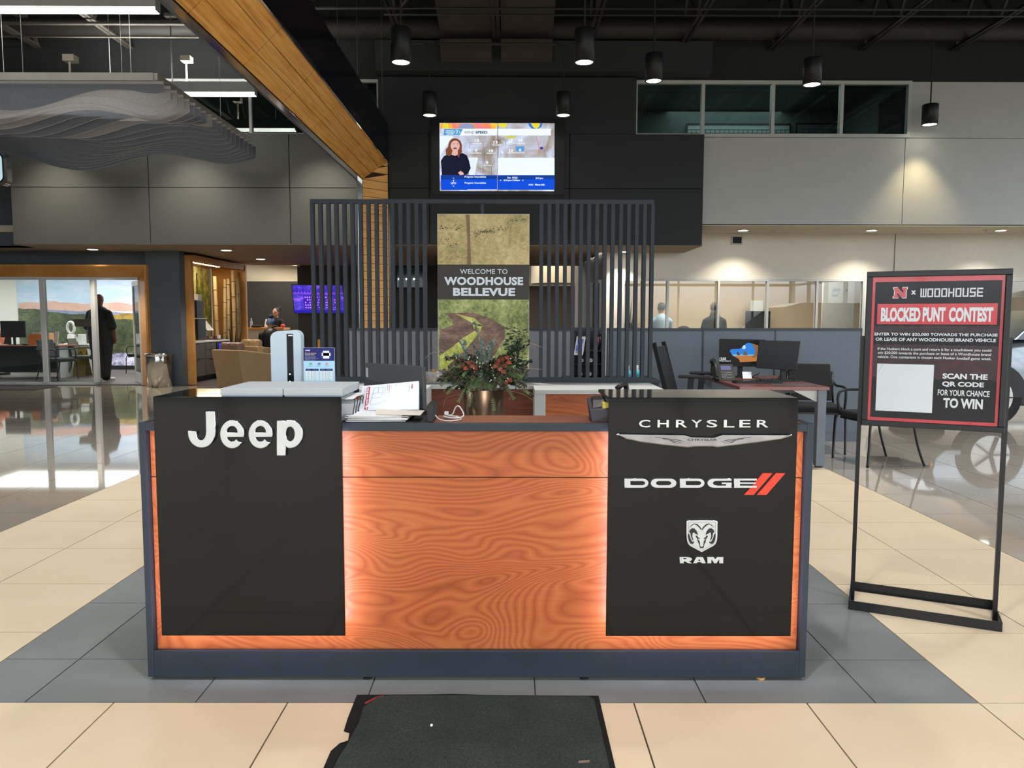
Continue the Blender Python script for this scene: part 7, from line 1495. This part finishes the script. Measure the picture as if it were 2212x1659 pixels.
def leaf(mb, p, d, w, L, nrm=None, smooth=False):
    d = d.normalized(); n0 = nrm or Vector((rr.uniform(-1, 1), rr.uniform(-1, .2), rr.uniform(-.2, 1))); s_ = d.cross(n0)
    if s_.length < .1: s_ = d.cross(Vector((1, .3, 0)))
    s_.normalize(); u = s_.cross(d)*w*.25
    mb.add([p, p+d*L*.35+s_*w/2+u, p+d*L*.75+s_*w*.4+u, p+d*L, p+d*L*.75-s_*w*.4+u, p+d*L*.35-s_*w/2+u], [(0, 1, 2, 3, 4, 5)], False)
G_e = mat('eucalyptus_leaf', (112, 134, 124), .6, vary=.3, vscale=30); G_b = mat('brown_green_leaf', (92, 78, 62), .6, vary=.4, vscale=30); G_f = mat('fern_green', (92, 124, 66), .6, vary=.25, vscale=25); G_d = mat('deep_green_leaf', (36, 60, 34), .6, vary=.3, vscale=30); G_r = mat('rust_magnolia_leaf', (134, 66, 42), .45, vary=.25, vscale=20); G_dk = mat('navy_green_leaf', (30, 48, 46), .6, vary=.2); G_tw = mat('pale_twig', (150, 132, 110), .8)
stems = []
def stem(px, py, kind, dy=0, bend=.3):
    e = W_(px, py, dy); mid = top.lerp(e, .5)+Vector((0, 0, .06+.1*bend)) if py > 760 else top.lerp(e, .5)+Vector((rr.uniform(-.02, .02), 0, .02))
    b0 = top+Vector((rr.uniform(-.09, .09), rr.uniform(-.09, .09), 0)); return spline([b0, mid, e], 9), kind
tw = MB(); Le = MB(); Lb = MB(); Lf = MB(); Ld = MB()
spec = []
for k in range(20): spec.append((rr.uniform(965, 1125), rr.uniform(738, 800), 'e', rr.uniform(-.18, .18)))
spec += [(1026, 700, 'e', 0), (1040, 735, 'e', -.1), (1066, 736, 'e', .1), (1113, 742, 'e', .1)]
for k in range(44): spec.append((rr.uniform(960, 1140), rr.uniform(768, 838), 'b', rr.uniform(-.22, .2)))
for k in range(16): spec.append((rr.choice([rr.uniform(945, 1000), rr.uniform(1085, 1150)]), rr.uniform(800, 855), 'b', rr.uniform(-.25, .1)))
for k in range(12): spec.append((rr.uniform(1090, 1145), rr.uniform(740, 800), 'd', rr.uniform(-.1, .2)))
for px, py, kind, dy in spec:
    s_, _ = stem(px, py, kind, dy); tw.tube(s_, .0022, 5)
    for i in range(5, len(s_)):
        for q in range(2 if kind != 'b' else 3):
            d = (s_[i]-s_[i-1]).normalized()+Vector((rr.uniform(-1, 1), rr.uniform(-1, 1), rr.uniform(-.6, .9))); p = s_[i]
            if kind == 'e': leaf(Le, p, d, .022, .026)
            elif kind == 'b': leaf(Lb if rr.random() < .6 else Ld, p, d, .02, .03)
            else: leaf(Ld, p, d, .016, .04)
for px, py, sg_ in ((1036, 775, 0), (1052, 790, 0), (968, 808, -1), (962, 822, -1), (1000, 812, -1), (1010, 850, 0), (1068, 886, 0), (1100, 806, 1), (1118, 800, 1), (1135, 832, 1), (990, 868, -1), (966, 850, -1), (1110, 862, 1), (1142, 850, 1), (952, 832, -1), (980, 800, -1), (1013, 877, 0), (1128, 815, 1)):
    e = W_(px, py, -.15 if py > 800 else -.05); b0 = top+Vector((rr.uniform(-.05, .05), -.06, .0)); m_ = top.lerp(e, .5)+Vector((0, -.02, .13 if py > 795 else 0)); s_ = spline([b0, m_, e], 30); tw.tube(s_, .002, 5)
    for i in range(14, len(s_), 2):
        d = (s_[i]-s_[i-1]).normalized(); sd_ = d.cross(Vector((0, -1, .2))).normalized(); L = .019*(1-.6*i/len(s_))+.006
        for s in (-1, 1): leaf(Lf, s_[i], sd_*s+d*.35+Vector((0, 0, rr.uniform(-.3, .3))), .008, L, Vector((0, -1, .3)))
for k in range(26): q = W_(rr.uniform(975, 1115), rr.uniform(770, 830), rr.uniform(-.25, -.1)); MB().ball(q, .0055, 8, 6).build('white_berry', mat('pale_berry', (196, 204, 192), .5), plr)
tw.build('stems', G_tw, plr, kind='stuff'); Le.build('eucalyptus_leaves', G_e, plr, kind='stuff'); Lb.build('brown_leaves', G_b, plr, kind='stuff'); Lf.build('fern_fronds', G_f, plr, kind='stuff'); Ld.build('green_leaves', G_d, plr, kind='stuff')
for px, py in ((1001, 790), (1012, 784), (1020, 792), (1028, 796), (1078, 780), (1086, 776), (1095, 774), (1070, 792), (1080, 798), (1090, 790), (1074, 786), (1099, 784), (1101, 822), (1094, 828), (1006, 797), (1088, 804)):
    p = W_(px, py, rr.uniform(-.22, -.12)); b = MB(); d = Vector((rr.uniform(-1, 1), -.3, rr.uniform(-.3, .7))); leaf(b, p-d.normalized()*.025, d, .036, .05, Vector((0, -1, .5))); b.build('magnolia_leaf', G_r, plr)
for px, py in ((1098, 722), (1110, 716), (1095, 735), (1112, 738), (1122, 745), (1100, 750), (1115, 756), (1092, 744), (1125, 733), (1104, 728), (1035, 703), (1030, 712)):
    p = W_(px, py, rr.uniform(-.05, .1)); b = MB(); d = Vector((rr.choice([-1, 1]), 0, rr.uniform(-.5, .3))); leaf(b, p-d.normalized()*.02, d, .016, .042, Vector((0, -1, .6))); b.build('dark_leaf', G_dk, plr)
for pts_ in (((1000, 830), (985, 780), (945, 762), (928, 765), (918, 775)), ((1000, 830), (970, 770), (935, 745), (948, 728), (990, 726)), ((1070, 830), (1088, 760), (1092, 715), (1088, 703)), ((1090, 830), (1110, 770), (1150, 745), (1155, 768)), ((1095, 820), (1130, 745), (1170, 750)), ((1095, 825), (1130, 798), (1170, 798)), ((1040, 830), (1038, 770), (1030, 705), (1020, 690)), ((985, 830), (950, 800), (925, 800)), ((1000, 850), (965, 860), (958, 880)), ((1080, 840), (1125, 850), (1152, 865))):
    MB().tube(spline([W_(x, y, -.02) for x, y in pts_], 8), .0018, 5).build('curly_twig', G_tw, plr)
